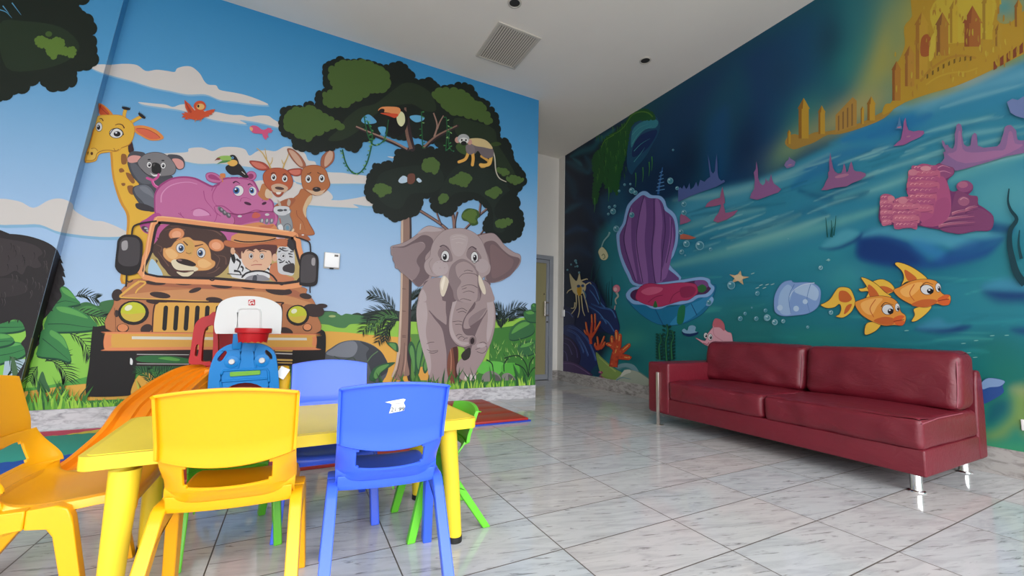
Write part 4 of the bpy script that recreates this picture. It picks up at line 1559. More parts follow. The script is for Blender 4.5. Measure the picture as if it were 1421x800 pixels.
# sea floor
SP('#2b7f98', '930,276 980,266 1030,258 1060,248 1100,228 1150,205 1210,180 1260,158 1320,135 1380,110 1440,85 1700,0 1700,900 700,900 780,500 800,350 880,285', 5)
rid = '#3f8da6'
SP(rid, '935,275 1000,262 1060,248 1110,228 1180,192 1250,165 1330,135 1421,98 1500,70 1500,130 1400,140 1300,170 1200,205 1120,250 1060,275 980,300 930,310', 10, .8)
for (c, p, w, a) in (('#6fa6ac', '935,278 1010,268 1080,248 1150,215', 7, .7), ('#78aab2', '1170,198 1240,178 1300,160 1330,140 1421,108', 7, .7), ('#5a9db4', '1240,150 1300,150 1380,120 1440,110', 14, .7),
                     ('#1f6f9c', '1120,235 1170,215 1230,200 1290,180', 12, .8), ('#1a6a98', '1100,260 1130,240 1170,228', 12, .8), ('#8aa5b0', '1310,120 1360,110 1410,95', 10, .6),
                     ('#63a3a8', '940,320 1000,300 1060,290', 8, .6), ('#69a6a6', '1010,330 1060,318 1110,298', 7, .7), ('#1c6580', '960,300 1010,292 1060,286 1090,282', 4, .6),
                     ('#1c6280', '1040,320 1100,300 1130,290 1150,300', 9, .5), ('#185a7c', '1110,265 1150,275 1170,260 1210,245', 10, .7), ('#1d6a86', '930,345 990,330 1050,326', 5, .6),
                     ('#5c9fa4', '1160,275 1220,262 1290,235 1340,228', 10, .7), ('#74adac', '1190,250 1260,225 1340,205 1421,185', 5, .6), ('#6aa8aa', '1200,268 1260,248 1330,222', 4, .6),
                     ('#1b6480', '1150,285 1190,272 1205,266', 6, .8), ('#5ea3a2', '930,370 1000,352 1080,330 1150,312 1230,288', 12, .75), ('#7bb1ab', '1010,345 1090,322 1150,300', 6, .6),
                     ('#57a0a4', '1320,250 1370,225 1421,215', 16, .8), ('#78b0b2', '1330,232 1380,222 1440,212', 5, .6), ('#8dbcbc', '1300,240 1360,228 1430,210', 4, .5)):
    ST(c, p, w, a)
for i in range(70):
    t = random.random()
    x = 950 + 460 * t
    y = 318 - 165 * t + random.uniform(-28, 42)
    l = random.uniform(14, 40)
    ST(random.choice(['#7fb5b5', '#1f6f88', '#8abfba', '#2a7a90', '#14607a']), [(x - l, y + l * .36), (x, y + random.uniform(-2, 2)), (x + l, y - l * .34)], random.uniform(1.2, 3.0), random.uniform(.25, .55))
# deeper foreground water
SP('#1c7888', '880,420 960,395 1060,370 1160,345 1260,340 1421,320 1700,300 1700,900 700,900 780,560', 30, .75)
SP('#167078', '860,470 960,440 1100,430 1250,450 1421,470 1700,480 1700,900 700,900', 30, .8)
BL('#196c86', 960, 400, 60, 28, -10, .6)
BL('#3f939c', 1180, 380, 40, 20, -10, .55)
BL('#2f8c98', 1150, 350, 70, 18, -14, .5)
BL('#4ea2a4', 1330, 290, 60, 30, 0, .45)
BL('#58a2a8', 1400, 270, 60, 40, 0, .6)
BL('#2c8288', 1400, 400, 60, 60, 0, .5)
BL('#1b6f86', 1380, 460, 50, 20, -5, .6)
BL('#2a8a78', 1130, 470, 60, 14, 0, .5)
BL('#1a7262', 1400, 520, 60, 40, 0, .8)
BL('#15695e', 1380, 480, 40, 22, 0, .5)
BL('#20786e', 900, 470, 60, 40, 0, .5)
BL('#2f8a80', 860, 390, 30, 40, 20, .5)
BL('#2a8086', 845, 350, 24, 30, 0, .7)
for i in range(60):
    x, y = random.uniform(900, 1421), random.uniform(380, 500)
    l = random.uniform(15, 50)
    ST(random.choice(['#2f9a98', '#0f5f70', '#48aaa0', '#156a80']), [(x - l, y + random.uniform(-4, 8)), (x, y), (x + l, y - random.uniform(-3, 6))], random.uniform(1.5, 4), random.uniform(.15, .4))
# bottom right: yellow-green sand ring
SP('#2f8a6a', '1340,560 1421,540 1700,520 1700,720 1330,720', 20, .8)
oT(1240, 440, 3.636)
SP('#7a9a52', '470,600 540,560 590,500 600,420 620,360 700,350 900,340 900,560 700,600 640,560 600,560 560,600 500,620', 14, .9)
SP('#0f5a6a', '460,520 480,440 540,410 585,430 580,480 540,520 490,545', 12, .9)
SP('#9fa578', '600,365 700,355 900,350 900,400 680,400', 12, .6)
SP('#3f9a6c', '480,640 560,640 700,650 900,690 900,760 480,700', 10, .7)
# left dark cliff
oT(770, 100, 4)
SP('#081c33', '40,460 200,380 330,310 400,330 380,560 330,760 300,800 330,1000 300,1200 330,1500 40,1700', 10)
for (c, p, w, a) in (('#1b5a68', '90,470 150,440 210,420 260,360', 6, .8), ('#1f6472', '230,380 280,360 330,320', 6, .8), ('#174e60', '70,500 120,520 180,560', 7, .7), ('#123a50', '60,560 100,640 110,700', 8, .7),
                     ('#1c5064', '60,780 100,750 150,730', 5, .7), ('#0f2d48', '120,700 200,760 240,860', 10, .8), ('#1a3c60', '60,900 120,870 180,880', 6, .6), ('#12304f', '60,1000 130,980 200,1020', 9, .7),
                     ('#1f5468', '170,470 200,520 190,560', 6, .5), ('#123450', '260,700 290,760 300,840', 10, .8), ('#0c2440', '200,900 240,1000 250,1080', 12, .8), ('#2a6c7c', '100,480 130,500 150,520', 3, .6)):
    ST(c, p, w, a)
SP('#174f6c', '280,690 340,640 400,600 400,700 440,780 380,840 360,900 330,880 300,820 260,780', 12, .8)
SP('#0b2a4a', '400,560 520,520 600,560 700,640 660,760 600,760 470,660 400,640', 14, .7)
# seabed tone round the shell
oT(770, 250, 4)
SP('#1f7480', '250,300 300,250 340,260 350,400 400,560 400,640 350,760 330,700 260,560 240,420', 10, .85)
SP('#1d6f70', '330,720 480,740 700,830 900,760 1000,680 1200,720 1250,900 1240,1000 700,1300 400,1300 350,1050', 20, .8)
oT(770, 380, 4.704)
BL('#3a8f7c', 500, 420, 90, 50, 0, .6)
BL('#2f8478', 900, 230, 160, 40, 0, .5)
BL('#0f5c62', 520, 560, 60, 40, 0, .7)
BL('#10606a', 850, 450, 120, 50, 0, .6)
SP('#8a9a88', '380,700 440,650 500,630 560,650 620,700 640,760 380,760', 1.9, .9)
SP('#7a9a50', '270,520 310,560 380,620 440,660 400,700 320,690 290,650', 1.9, .95)
SP('#98a45c', '300,560 350,610 420,660 390,690 330,650', 1.9, .6)
SP('#5a8a90', '400,610 440,590 500,600 545,640 520,640 460,615 420,630', 1.2, .9)
SP('#c9cfc4', '455,628 498,632 496,648 456,644', 1.2, .5)
# purple boulders
SP('#141f48', '50,230 100,240 180,200 210,180 300,210 360,230 410,300 415,360 330,380 260,400 290,640 240,650 50,640', 1.9)
SP('#233a76', '200,210 270,200 340,230 400,310 340,290 260,250', 1.9, .8)
SP('#1c2e60', '180,60 220,50 270,90 320,180 330,220 260,210 200,190', 1.9, .9)
ST('#2f4f90', '230,60 270,110 300,170', 1.2, .7)
ST('#30508c', '290,230 350,260 400,320', 1.2, .7)
SP('#27325f', '50,240 100,230 130,290 100,340 50,330', 1.9, .9)
SP('#1d2c63', '60,400 110,350 190,370 250,450 290,560 270,640 200,640 150,600', 1.9)
ST('#33548f', '120,380 190,400 240,480 270,560', 1.2, .6)
SP('#251c42', '50,410 100,420 150,480 160,560 120,600 50,580', 1.9)
SP('#46305c', '45,580 100,575 170,600 240,660 200,670 100,650 45,630', 1.2)
ST('#5a4070', '60,585 120,590 190,630', 1.2, .7)
SP('#0c3f58', '240,640 280,600 300,640 290,670', 1.2, .9)
for i in range(9):
    BL(random.choice(['#b45a80', '#8a3060', '#c97a94']), random.uniform(290, 320), random.uniform(640, 680), 6, 6, 0, .8)
# blue rocks in mid-water
oT(1066, 180, 4)
SP('#0e5f7c', '470,700 560,640 760,600 1000,640 1200,660 1120,760 900,830 640,800', 26, .7)
SP('#144a84', '488,650 500,590 600,560 740,600 860,690 900,730 960,700 1100,690 1250,640 1300,605 1220,700 1050,750 900,775 700,765 560,740 500,710', 7)
SP('#0c3270', '500,650 520,610 620,605 760,650 840,740 700,750 560,730 500,700', 8, .9)
SP('#4593ac', '520,590 600,545 750,528 900,545 1050,585 1165,625 1120,660 1040,668 960,640 860,640 760,610 640,585 560,590', 6)
SP('#2f7ab0', '800,620 900,630 980,680 960,720 880,700', 9, .8)
SP('#4c98aa', '1060,580 1120,562 1200,566 1300,590 1240,606 1150,610', 5, .95)
SP('#174c8a', '1120,620 1200,608 1300,600 1200,670 1050,720 960,730 1010,670', 8, .8)
SP('#113f74', '1230,520 1290,520 1360,545 1340,575 1240,570', 6, .8)
SP('#123f74', '288,658 380,650 470,610 520,578 500,615 420,655 350,670', 4)
SP('#4a9aac', '300,648 350,600 430,555 500,570 480,600 400,640 340,655', 5)
oT(1066, 330, 4)
SP('#123e70', '1195,290 1240,275 1380,280 1480,290 1480,350 1300,360 1220,330', 10)
SP('#3b87a4', '1195,280 1240,245 1320,232 1480,245 1480,290 1300,290', 8)
SP('#123e70', '820,508 880,490 980,500 1060,488 1125,490 1080,520 980,535 900,528', 5)
SP('#3b87a4', '830,500 900,462 950,450 1000,480 1060,480 1000,500 900,510', 6, .9)
SP('#123e70', '1350,510 1421,500 1480,510 1480,540 1400,535', 6, .9)
SP('#2c8a8c', '360,230 440,190 480,240 460,320 400,300', 14, .5)
oT(1066, 0, 4)
# soft gold glow and plain towers far away
BL('#b0a030', 1000, 120, 260, 190, 0, .95)
BL('#b09a2c', 900, 330, 230, 110, -14, .95)
BL('#a88c30', 1200, 60, 200, 120, 0, .8)
BL('#4f8f8c', 1310, 40, 60, 60, 0, .9)
BL('#a89a60', 500, 600, 180, 80, -25, .6)
SP('#2c80a0', '640,660 900,580 1120,500 1250,430 1421,340 1800,200 1800,700 1200,620 800,800 400,800 380,780', 8)
SP('#5d9db4', '860,570 1120,490 1280,420 1421,370 1700,280 1700,360 1421,450 1200,500 1000,560 860,620', 14, .9)
for (c, p, w, a) in (('#1f74a4', '420,780 600,720 800,650', 14, .9), ('#1c6ea0', '560,760 760,700 900,640', 12, .8), ('#73aab6', '960,600 1150,540 1421,470', 4, .6), ('#2a7f9c', '900,700 1100,640 1421,560', 5, .6), ('#79b2b4', '860,740 1050,690 1300,650', 4, .6), ('#7ab4b4', '960,790 1100,750 1421,700', 5, .5), ('#1f7090', '880,770 1100,700 1421,620', 4, .5)):
    ST(c, p, w, a)
PIC = np.clip(PIC, 0, .93)

ny, nz = GU.shape
me = bpy.data.meshes.new('underwater_mural')
VV = np.stack([np.full_like(GYv, XR - .002), GYv, GZv], -1).reshape(-1, 3)
I = np.arange(ny * nz).reshape(ny, nz)
FF = np.stack([I[:-1, :-1], I[:-1, 1:], I[1:, 1:], I[1:, :-1]], -1).reshape(-1, 4)
me.vertices.add(len(VV))
me.vertices.foreach_set('co', VV.ravel())
me.loops.add(FF.size)
me.loops.foreach_set('vertex_index', FF.ravel())
me.polygons.add(len(FF))
me.polygons.foreach_set('loop_start', np.arange(0, FF.size, 4))
me.polygons.foreach_set('loop_total', np.full(len(FF), 4))
me.update()
me.validate()
at = me.color_attributes.new('print', 'FLOAT_COLOR', 'POINT')
at.data.foreach_set('color', np.concatenate([PIC.reshape(-1, 3), np.ones((len(VV), 1))], 1).ravel())
me.materials.append(M['print2'])
sea = bpy.data.objects.new('underwater_mural', me)
COL.objects.link(sea)
tag(sea, 'teal underwater mural with an open shell, golden towers and orange fish', 'mural')


def lay_x(mu, q, col):
    x = XR - 0.003 - mu.eps * mu.layer
    P = [(lambda a: (a.y, a.z))(onx(p[0], p[1], XR)) for p in q]
    for g in (lambda p: YM1 - p[0], lambda p: p[1] - SK2, lambda p: HC - p[1]):
        P = clipf(P, g)
        if len(P) < 3:
            return
    mu.face([(x, p[0], p[1]) for p in P], col)


S = Mural([([], lay_x)], GR_, mat='print2')

# --- far golden towers (plain shapes)
S.T(1066, 0, 4)


def tower(x, y, w, h, c='#b8902e', d='#8f6220', roof=True):
    S.G(c, [(x, y), (x + w, y), (x + w, y - h), (x, y - h)])
    S.G(d, [(x, y), (x + w * .3, y), (x + w * .3, y - h), (x, y - h)])
    if roof:
        S.G(d, [(x - w * .12, y - h), (x + w * 1.12, y - h), (x + w * .5, y - h - w * 1.1)])
        S.G(c, [(x + w * .4, y - h), (x + w * 1.12, y - h), (x + w * .5, y - h - w * 1.1)])


S.B('#a07c34', '95,800 110,760 150,745 200,760 260,735 330,730 400,715 520,680 640,620 700,600 640,660 520,710 400,745 330,750 260,790 200,812 140,830', n=3)
tower(170, 770, 56, 165)
tower(280, 745, 36, 120)
tower(108, 800, 18, 60)
S.G('#a8803a', '375,735 375,640 470,540 492,560 492,700')
for k in range(4):
    S.G('#7c5c34', [(388 + k * 25, 728 - k * 9), (396 + k * 25, 724 - k * 9), (396 + k * 25, 640 - k * 22), (388 + k * 25, 646 - k * 22)])
tower(515, 690, 18, 80)
tower(552, 670, 42, 90)
S.done('painted_far_towers', sea)
S.B('#b08a28', '640,640 650,580 690,560 690,400 730,330 760,250 756,150 800,90 830,-40 1260,-40 1270,110 1340,130 1421,60 1600,-40 1700,160 1421,300 1300,360 1180,420 1040,480 900,520 760,570', n=3)
S.B('#bfa634', '900,60 1000,-40 1240,-40 1250,120 1180,220 1050,240 960,240 930,200', n=3)
for (x, y, w, h, c, d) in ((690, 560, 46, 170, '#a8742c', '#8a5424'), (760, 480, 52, 170, '#b08030', '#94602a'), (820, 440, 66, 300, '#b8902e', '#9c6a28'), (935, 310, 66, 170, '#a8762c', '#84562a'),
                           (1010, 240, 44, 190, '#bfa030', '#a07c2a'), (1090, 260, 90, 130, '#a0602c', '#8c4c28'), (1190, 220, 56, 200, '#bca02e', '#9c7a28'), (1262, 260, 36, 90, '#b08c2c', '#8c6426'), (1370, 150, 40, 110, '#b0862a', '#8c5c24')):
    tower(x, y, w, h, c, d)
S.B('#9c5428', '850,310 850,220 880,190 905,215 905,300')
S.B('#c4ac3c', '895,340 900,230 930,180 925,300')
S.L('#a87c2a', 3.2, '850,450 900,390 980,335 1060,310 1150,322')
S.L('#b8962f', 2.2, '880,470 940,430 1020,405 1100,400 1160,380')
for k in range(9):
    x = 880 + k * 30
    y = 440 - 100 * math.sin(min(1.4, k * .2))
    S.G('#6f5420', [(x, y), (x + 10, y - 6), (x + 10, y - 30), (x, y - 24)])
for k in range(7):
    S.G('#7c3f26', [(1252 + k * 36, 392 - k * 22), (1272 + k * 36, 380 - k * 22), (1272 + k * 36, 330 - k * 24), (1252 + k * 36, 345 - k * 22)])
for i in range(130):
    x, y = random.uniform(700, 1380), random.uniform(-20, 520)
    if y > 640 - (x - 640) * .42 or (x < 800 and y < 250):
        continue
    S.layer -= .6
    S.B(random.choice(['#bca438', '#ac8a2e', '#a4782c', '#b4942f', '#a87e2c']), [(x, y), (x + random.uniform(3, 8), y - random.uniform(1, 4)), (x + random.uniform(4, 9), y + random.uniform(10, 40)), (x - 2, y + random.uniform(10, 34))], n=2)
S.done('painted_golden_towers', sea)

# --- mossy rock arch
S.T(770, 100, 4)
S.B('#164c6c', '415,350 440,290 500,262 560,245 585,300 572,350 545,400 505,470 450,535 425,570 400,500', n=3)
S.B('#2f7f90', '430,330 470,285 540,262 575,275 560,310 500,320 450,380 425,420', n=3)
S.B('#0c2a5c', '480,350 560,320 565,350 520,420 470,460 430,470 440,400', n=3)
for s in ('430,400 470,340 540,300', '440,440 480,400 530,370', '430,350 470,310 520,290', '440,500 480,450 500,420'):
    S.L('#4a9aa0', .9, s, (1, .2))
S.scallop('#1b5428', '480,215 510,212 545,235 552,262 510,266 450,272 418,320 402,400 388,470 370,540 356,610 348,680 330,650 320,620 312,670 298,620 285,640 268,600 250,640 236,700 222,735 214,680 220,600 212,500 225,460 255,430 290,365 340,335 380,300 410,262 440,230', 2.6)
for i in range(60):
    t = random.random()
    x = 230 + t * 170
    y = random.uniform(300, 620) - (x - 230) * .3
    S.layer -= .6
    S.L(random.choice(['#2f6a2c', '#14401f', '#3f7a2c', '#4a8030']), 1.2, [(x, y), (x + 3, y + 16), (x + 1, y + 34)], (1, .2), n=2)
S.L('#4f7f2a', 2.0, '300,355 350,335 390,300 430,240 480,222 520,228 545,250', (.4, 1))
S.L('#5f8f30', 1.2, '260,420 280,380 330,350', (.4, 1))
for (x, y) in ((525, 500), (540, 470), (450, 560), (490, 530), (222, 700), (300, 640)):
    S.L('#3f8a3a', 1.5, [(x, y), (x + 2, y + 40), (x - 2, y + 80)], (1, .2), n=3)
S.L('#2c5f9c', 3.2, '600,530 590,580 580,640 575,680', (.4, 1))
for k in range(6):
    S.L('#5f92c4', 1.0, [(585 - k * 4, 560 + k * 20), (600 + k * 2, 552 + k * 20)], n=1)
S.done('painted_mossy_rock', sea)

# --- open clam shell with a cushion
S.T(770, 250, 4)
S.B('#1a6f98', '400,660 470,740 570,800 680,806 770,775 840,725 886,640 880,580 700,690 560,700 440,650', '#124a70', .6)
S.B('#2f86b4', '640,800 720,790 800,735 870,660 876,600 820,660 740,700')
S.B('#1c6f4a', '690,710 725,700 715,790 680,795')
S.L('#124f78', 1.2, '560,720 600,800')
S.L('#124f78', 1.2, '760,690 790,750')
S.B('#86aedc', '462,592 400,525 358,420 343,320 350,285 378,240 390,190 405,140 440,100 480,66 510,64 540,84 585,88 612,112 625,150 655,175 676,205 688,270 684,350 662,420 640,470 700,560', '#4a6c9c', .5)
S.B('#6a4580', '470,580 415,512 372,410 360,320 372,280 394,240 405,190 425,140 460,105 492,84 525,100 575,104 600,130 612,168 640,190 662,220 672,280 668,345 648,415 620,480 690,560')
for s in ('500,100 470,200 450,350 480,560 520,570 500,350 510,200', '560,110 560,250 545,400 560,560 600,560 590,380 600,240 585,130', '430,150 400,250 390,350 430,500 460,560 430,380 425,260', '640,200 640,300 620,420 590,540 620,540 650,420 660,300'):
    S.B('#8a5f9c', s)
for s in ('495,90 470,200 455,350 490,570', '552,104 552,250 540,400 560,580', '420,160 395,260 388,360 450,560', '605,150 615,280 600,400 590,560', '650,220 645,340 620,460'):
    S.L('#43295c', 1.1, s)
S.B('#86aedc', '400,655 398,630 425,600 470,590 560,575 700,555 790,540 830,540 862,552 868,575 888,595 880,625 850,650 800,655 760,678 700,692 640,695 590,716 540,714 500,695 440,690 415,672', '#4a6c9c', .5)
S.B('#4c2850', '420,640 450,608 560,592 700,572 800,556 845,565 858,592 868,605 840,632 790,640 740,662 660,676 590,694 545,690 500,675 445,670')
S.B('#7a4a84', '780,560 835,558 856,590 830,600 790,590')
S.B('#2c6a3a', '790,600 820,580 845,600 825,625 800,620')
S.B('#b03560', '450,655 470,600 520,575 600,580 700,570 770,575 790,590 795,625 770,650 740,668 700,672 640,690 580,705 520,695 480,680', '#7a2044', .6)
S.B('#cc5c80', '480,620 530,595 600,600 580,625 520,640')
S.B('#8f2850', '700,600 760,590 785,610 765,645 720,655 700,640')
S.L('#8a2248', 1.1, '520,680 560,650 600,640')
S.L('#8a2248', 1.1, '640,680 660,640 700,615')
S.B('#2c6a3a', '548,705 560,670 572,705')
S.B('#86aedc', '842,690 870,650 884,665 868,695 850,700')
S.done('painted_open_shell', sea)

# --- boulders and sand in the far corner
S.T(770, 380, 4.704)
S.B('#1b2c5c', '180,70 215,45 262,60 285,110 325,185 345,230 392,235 410,290 425,360 400,400 330,380 270,300 230,230 190,180', '#0c1838', .6, n=3)
for s in ('215,60 262,95 300,190 330,225', '230,110 262,150 290,200', '240,200 300,225 370,240 400,290', '220,215 290,260 340,330', '300,290 350,320 390,380'):
    S.L('#2f5590', 2.0, s, (.3, 1))
    S.L('#4a7ab0', .8, [(x - 2, y - 7) for x, y in pp(s)], (.2, 1))
S.B('#1d2548', '40,225 80,225 115,245 135,290 128,330 90,350 40,345', '#0a1230', .6)
S.L('#3f4f84', 1.6, '50,250 90,252 120,285', (.3, 1))
S.B('#1c2a60', '60,345 110,330 150,350 200,395 240,440 268,500 292,560 290,600 240,640 180,620 140,560 100,450 40,420', '#0c1436', .7, n=3)
for s in ('90,350 150,370 210,430 250,510 270,570', '80,370 140,400 190,470 220,540', '140,420 170,470 190,520'):
    S.L('#34508f', 2.2, s, (.3, 1))
    S.L('#5a7ab4', .8, [(x + 2, y - 9) for x, y in pp(s)], (.2, 1))
S.B('#2a2048', '38,405 80,410 125,440 160,500 168,560 140,610 80,600 38,590', '#120c28', .7)
for s in ('50,420 100,435 140,490 150,550', '50,450 90,470 115,530', '50,500 75,520 85,570'):
    S.L('#4c4478', 1.6, s, (.3, 1))
S.B('#0e3f58', '235,650 270,600 300,590 305,640 285,672', n=3)
S.B('#4a3560', '38,575 90,572 150,590 210,630 250,665 180,665 100,650 38,640', '#241838', .6)
S.L('#755a88', 1.4, '50,585 120,592 190,630 230,658', (.3, 1))
S.B('#809c52', '270,515 300,540 345,580 390,620 450,655 430,695 360,690 310,670 285,600', n=3)
S.L('#a3b268', 2.0, '290,545 340,590 400,640', (.4, 1))
S.B('#6f949c', '398,612 425,592 470,585 520,598 550,640 520,636 480,612 440,612 415,622', n=3)
S.B('#a0a898', '395,700 430,665 455,640 500,632 540,640 580,665 625,700 600,730 420,720', n=3)
S.B('#c8cabc', '455,632 492,628 498,645 470,655 440,672 430,668', n=2)
S.L('#5f8a94', 1.6, '400,700 440,680 500,690', (1, .3))
for k in range(14):
    S.E(random.choice(['#b45a80', '#8a3060', '#c97a94']), random.uniform(292, 322), random.uniform(640, 684), 5, 5, k=7)
S.done('painted_boulders', sea)

# --- corals, weeds and small creatures at the left
S.T(770, 380, 4.704)
CO, CD, CL = '#c0492c', '#8a2c26', '#dc9a52'


def coral(w, segs):
    for s in segs:
        S.L(CD, w * 1.25, s[1], s[0])
    for s in segs:
        S.L(CO, w, s[1], s[0])
    for s in segs:
        q = pp(s[1])
        for (x, y) in catmull(q, False, 4)[1:]:
            S.layer += .3
            S.E(random.choice([CO, CO, '#d0603a', '#a83c2a']), x + random.choice([-1, 1]) * w * 1.9 * s[0][1], y + random.uniform(-4, 4), w * 1.1 * s[0][1], w * 1.0 * s[0][1], k=8)
        S.L(CL, w * .28, [(x - 3, y) for x, y in q][len(q) // 2:], (.6, 1.0), n=3)
        S.E(CO, q[-1][0], q[-1][1], w * 2.0 * s[0][1], w * 2.2 * s[0][1])
        S.E(CL, q[-1][0] - 2, q[-1][1] - 3, w * .9 * s[0][1], w * .9 * s[0][1])


coral(3.4, [((1, .6), '238,460 232,420 215,380 205,320'), ((1, .6), '235,440 240,380 245,320 243,270'), ((1, .6), '238,420 270,370 300,315'), ((1, .5), '225,400 205,390 195,370'), ((.7, .5), '262,370 266,320 265,265')])
coral(3.4, [((1, .6), '282,500 285,460 280,415'), ((1, .6), '290,495 310,450 325,412'), ((1, .7), '300,490 320,470 328,450'), ((1, .6), '280,495 265,470 268,455')])
coral(7.5, [((1.3, 1), '385,610 392,560 400,520 412,480'), ((1, .55), '405,500 375,470 345,460'), ((1, .5), '398,490 380,450 376,412'), ((1, .5), '415,490 410,430 405,375'), ((.9, .5), '418,480 425,440 430,400'), ((1, .6), '410,530 450,500 490,465'), ((1, .75), '420,540 460,545 490,550')])
S.done('painted_red_coral', sea)
for s in ((690, 390, 560, 16), (735, 330, 570, 18), (770, 370, 560, 10)):
    x, y0, y1, w = s
    S.L('#0f3f3a', 4.2, [(x, y1), (x - 6, (y0 + y1) / 2), (x + 8, y0 + 50), (x, y0)], (1, .5))
    n = 9
    for k in range(n):
        y = y0 + (y1 - y0) * (k + .5) / n
        S.E('#10443c', x - w, y, 13, 8, 30)
        S.E('#0d3a36', x + w, y + 6, 13, 8, -30)
    S.L('#2f7a4a', 1.6, [(x, y1), (x - 6, (y0 + y1) / 2), (x + 8, y0 + 50), (x, y0)], (1, .4))
    S.done('painted_seaweed', sea)
for s in ('345,210 340,120 345,60', '358,215 356,120 360,50', '372,210 378,130 376,20', '300,200 290,80 270,0', '260,60 280,0 300,-60', '240,40 250,-40 270,-80'):
    S.L('#0f3a40', 1.6, s, (1, .3))
    S.done('painted_seaweed', sea)
S.T(770, 250, 4)
S.B('#c9bc94', '84,520 105,545 125,560 140,515 150,560 175,580 170,620 130,640 98,610', '#6a6048', .5)
for s in ('110,600 80,615 70,630', '120,620 122,700 95,745', '135,640 140,720 130,765', '150,640 158,720 170,755', '160,620 180,690 190,735', '165,590 195,570 205,580', '150,560 180,550 185,555', '115,680 110,710 92,712'):
    S.L('#c9bc94', 1.9, s, (1, .4))
S.B('#c89a2c', '130,590 150,590 150,630 138,645 126,620')
S.E('#33507c', 135, 590, 10, 8)
S.E('#33507c', 158, 588, 9, 8)
S.L('#4a7a9c', 2.0, '160,610 175,640 172,670', (1, .3))
S.done('painted_pale_squid', sea)
S.E('#c9788c', 346, 604, 20, 22, 0, '#8a4058', .5)
S.E('#d8b0b0', 340, 608, 10, 11)
S.L('#a8aa9c', 3.0, '345,625 355,645 340,665 345,690', (1, .5))
S.L('#c9a0a0', 1.2, '338,700 335,720', n=2)
S.done('painted_pink_seahorse', sea)
S.B('#c8c49c', '245,395 265,372 290,395 300,425 285,445 262,442 250,420', '#5a6a5c', .5)
S.L('#7fa8a8', 2.6, '262,375 275,340 300,310 308,290', (.5, 1))
S.L('#5a6a4c', 1.0, '265,420 275,412 282,430 272,438')
S.done('painted_pale_fish', sea)
S.G('#c9ab80', [(1025 + (56 if k % 2 == 0 else 22) * math.cos(math.radians(-80 + 36 * k)) * 1.05, 545 + (42 if k % 2 == 0 else 15) * math.sin(math.radians(-80 + 36 * k))) for k in range(10)])
S.B('#d8bf98', '1000,535 1025,525 1050,540 1035,560 1010,558')
S.done('painted_starfish', sea)
S.T(770, 380, 4.704)
S.B('#102f5c', '835,380 870,392 940,382 930,400 880,412 845,400')
S.B('#7fa8c4', '835,372 850,360 870,372 880,345 905,338 925,350 920,375 935,382 890,392 850,388')
S.B('#d9a0ac', '925,420 985,440 1000,400 1030,360 1050,345 1090,345 1130,380 1160,400 1160,520 1050,520 1020,480 985,465 950,440', '#a86878', .5)
S.B('#b9606c', '1035,330 1050,295 1085,300 1110,330 1112,375 1080,352 1040,350')
S.eye(990, 405, 12, 18, None, 3, 2)
S.eye(1020, 415, 14, 20, None, 3, 2)
S.L('#a04858', 1.0, '975,455 1000,462 1010,450')
S.L('#c88a98', 1.4, '1040,345 1045,400 1100,440')
S.done('painted_pink_fish', sea)

# --- pale bubble shell
S.T(1066, 330, 4)
S.B('#7f9fd0', '38,390 42,320 80,255 130,238 150,250 240,250 290,280 296,330 280,385 230,420 160,432 90,436 50,420', '#5478b0', .6)
S.B('#9ab8dc', '60,380 70,310 110,262 140,290 120,370 130,425 80,425')
S.B('#a8c2e0', '150,300 200,262 250,262 285,300 270,350 220,330')
S.L('#c4d4e8', 1.2, '122,330 150,290 200,262 262,252', (.5, 1))
S.L('#5478b0', 1.0, '150,260 120,330 130,420', (1, .5))
S.L('#5478b0', .9, '240,260 220,340 235,415', (1, .5))
S.E('#b4cce4', 210, 356, 14, 14)
S.E('#b4cce4', 160, 395, 16, 16)
S.E('#b4cce4', 70, 390, 16, 16)
S.done('painted_pale_shell', sea)

# --- two orange fish
OF, OD, OY, OL2 = '#e0913a', '#c4622c', '#e8b844', '#efae5c'


def fish(parts, nm):
    for p in parts:
        k = p[0]
        if k == 'B':
            S.B(*p[1:])
        elif k == 'L':
            S.L(*p[1:])
        elif k == 'eye':
            S.eye(*p[1:])
    S.done(nm, sea)


fish([('B', OY, '700,300 660,320 625,335 640,350 600,345 575,330 560,300 520,300 508,285 540,280 560,260 600,238 640,232 680,250 705,280', '#4a2a18', .6),
      ('B', OD, '600,280 650,270 700,295 660,310 620,305'),
      ('B', OY, '708,148 730,138 790,158 850,195 888,232 840,240 775,246 745,265 758,225 745,185', '#3a2418', .7),
      ('B', OD, '760,180 800,200 830,232 780,240'),
      ('B', OY, '815,395 880,378 912,385 880,425 830,462 800,465 818,430', '#4a2a18', .6),
      ('B', OF, '700,292 735,275 790,245 850,232 910,234 945,250 962,300 985,318 1012,320 1018,345 1008,372 975,378 935,368 885,388 820,380 760,352 722,325', '#4a2a18', .6),
      ('B', OL2, '740,290 800,258 860,250 840,290 790,330 750,320'),
      ('B', OD, '800,370 860,345 930,345 940,362 885,385 830,384'),
      ('L', OD, 1.2, '815,262 790,310 815,350'),
      ('B', '#d4602c', '945,342 985,318 1012,322 1000,340 1016,350 1004,374 970,374 948,362'),
      ('L', '#7a2c1c', 1.0, '948,352 985,345 1008,342'),
      ('L', '#5a3420', 1.4, '848,278 880,250 920,262', (1, .4)),
      ('eye', 886, 290, 34, 26, None, 18, 8, 10), ('eye', 948, 278, 14, 24, None, 5, 6, -5)], 'painted_orange_fish')
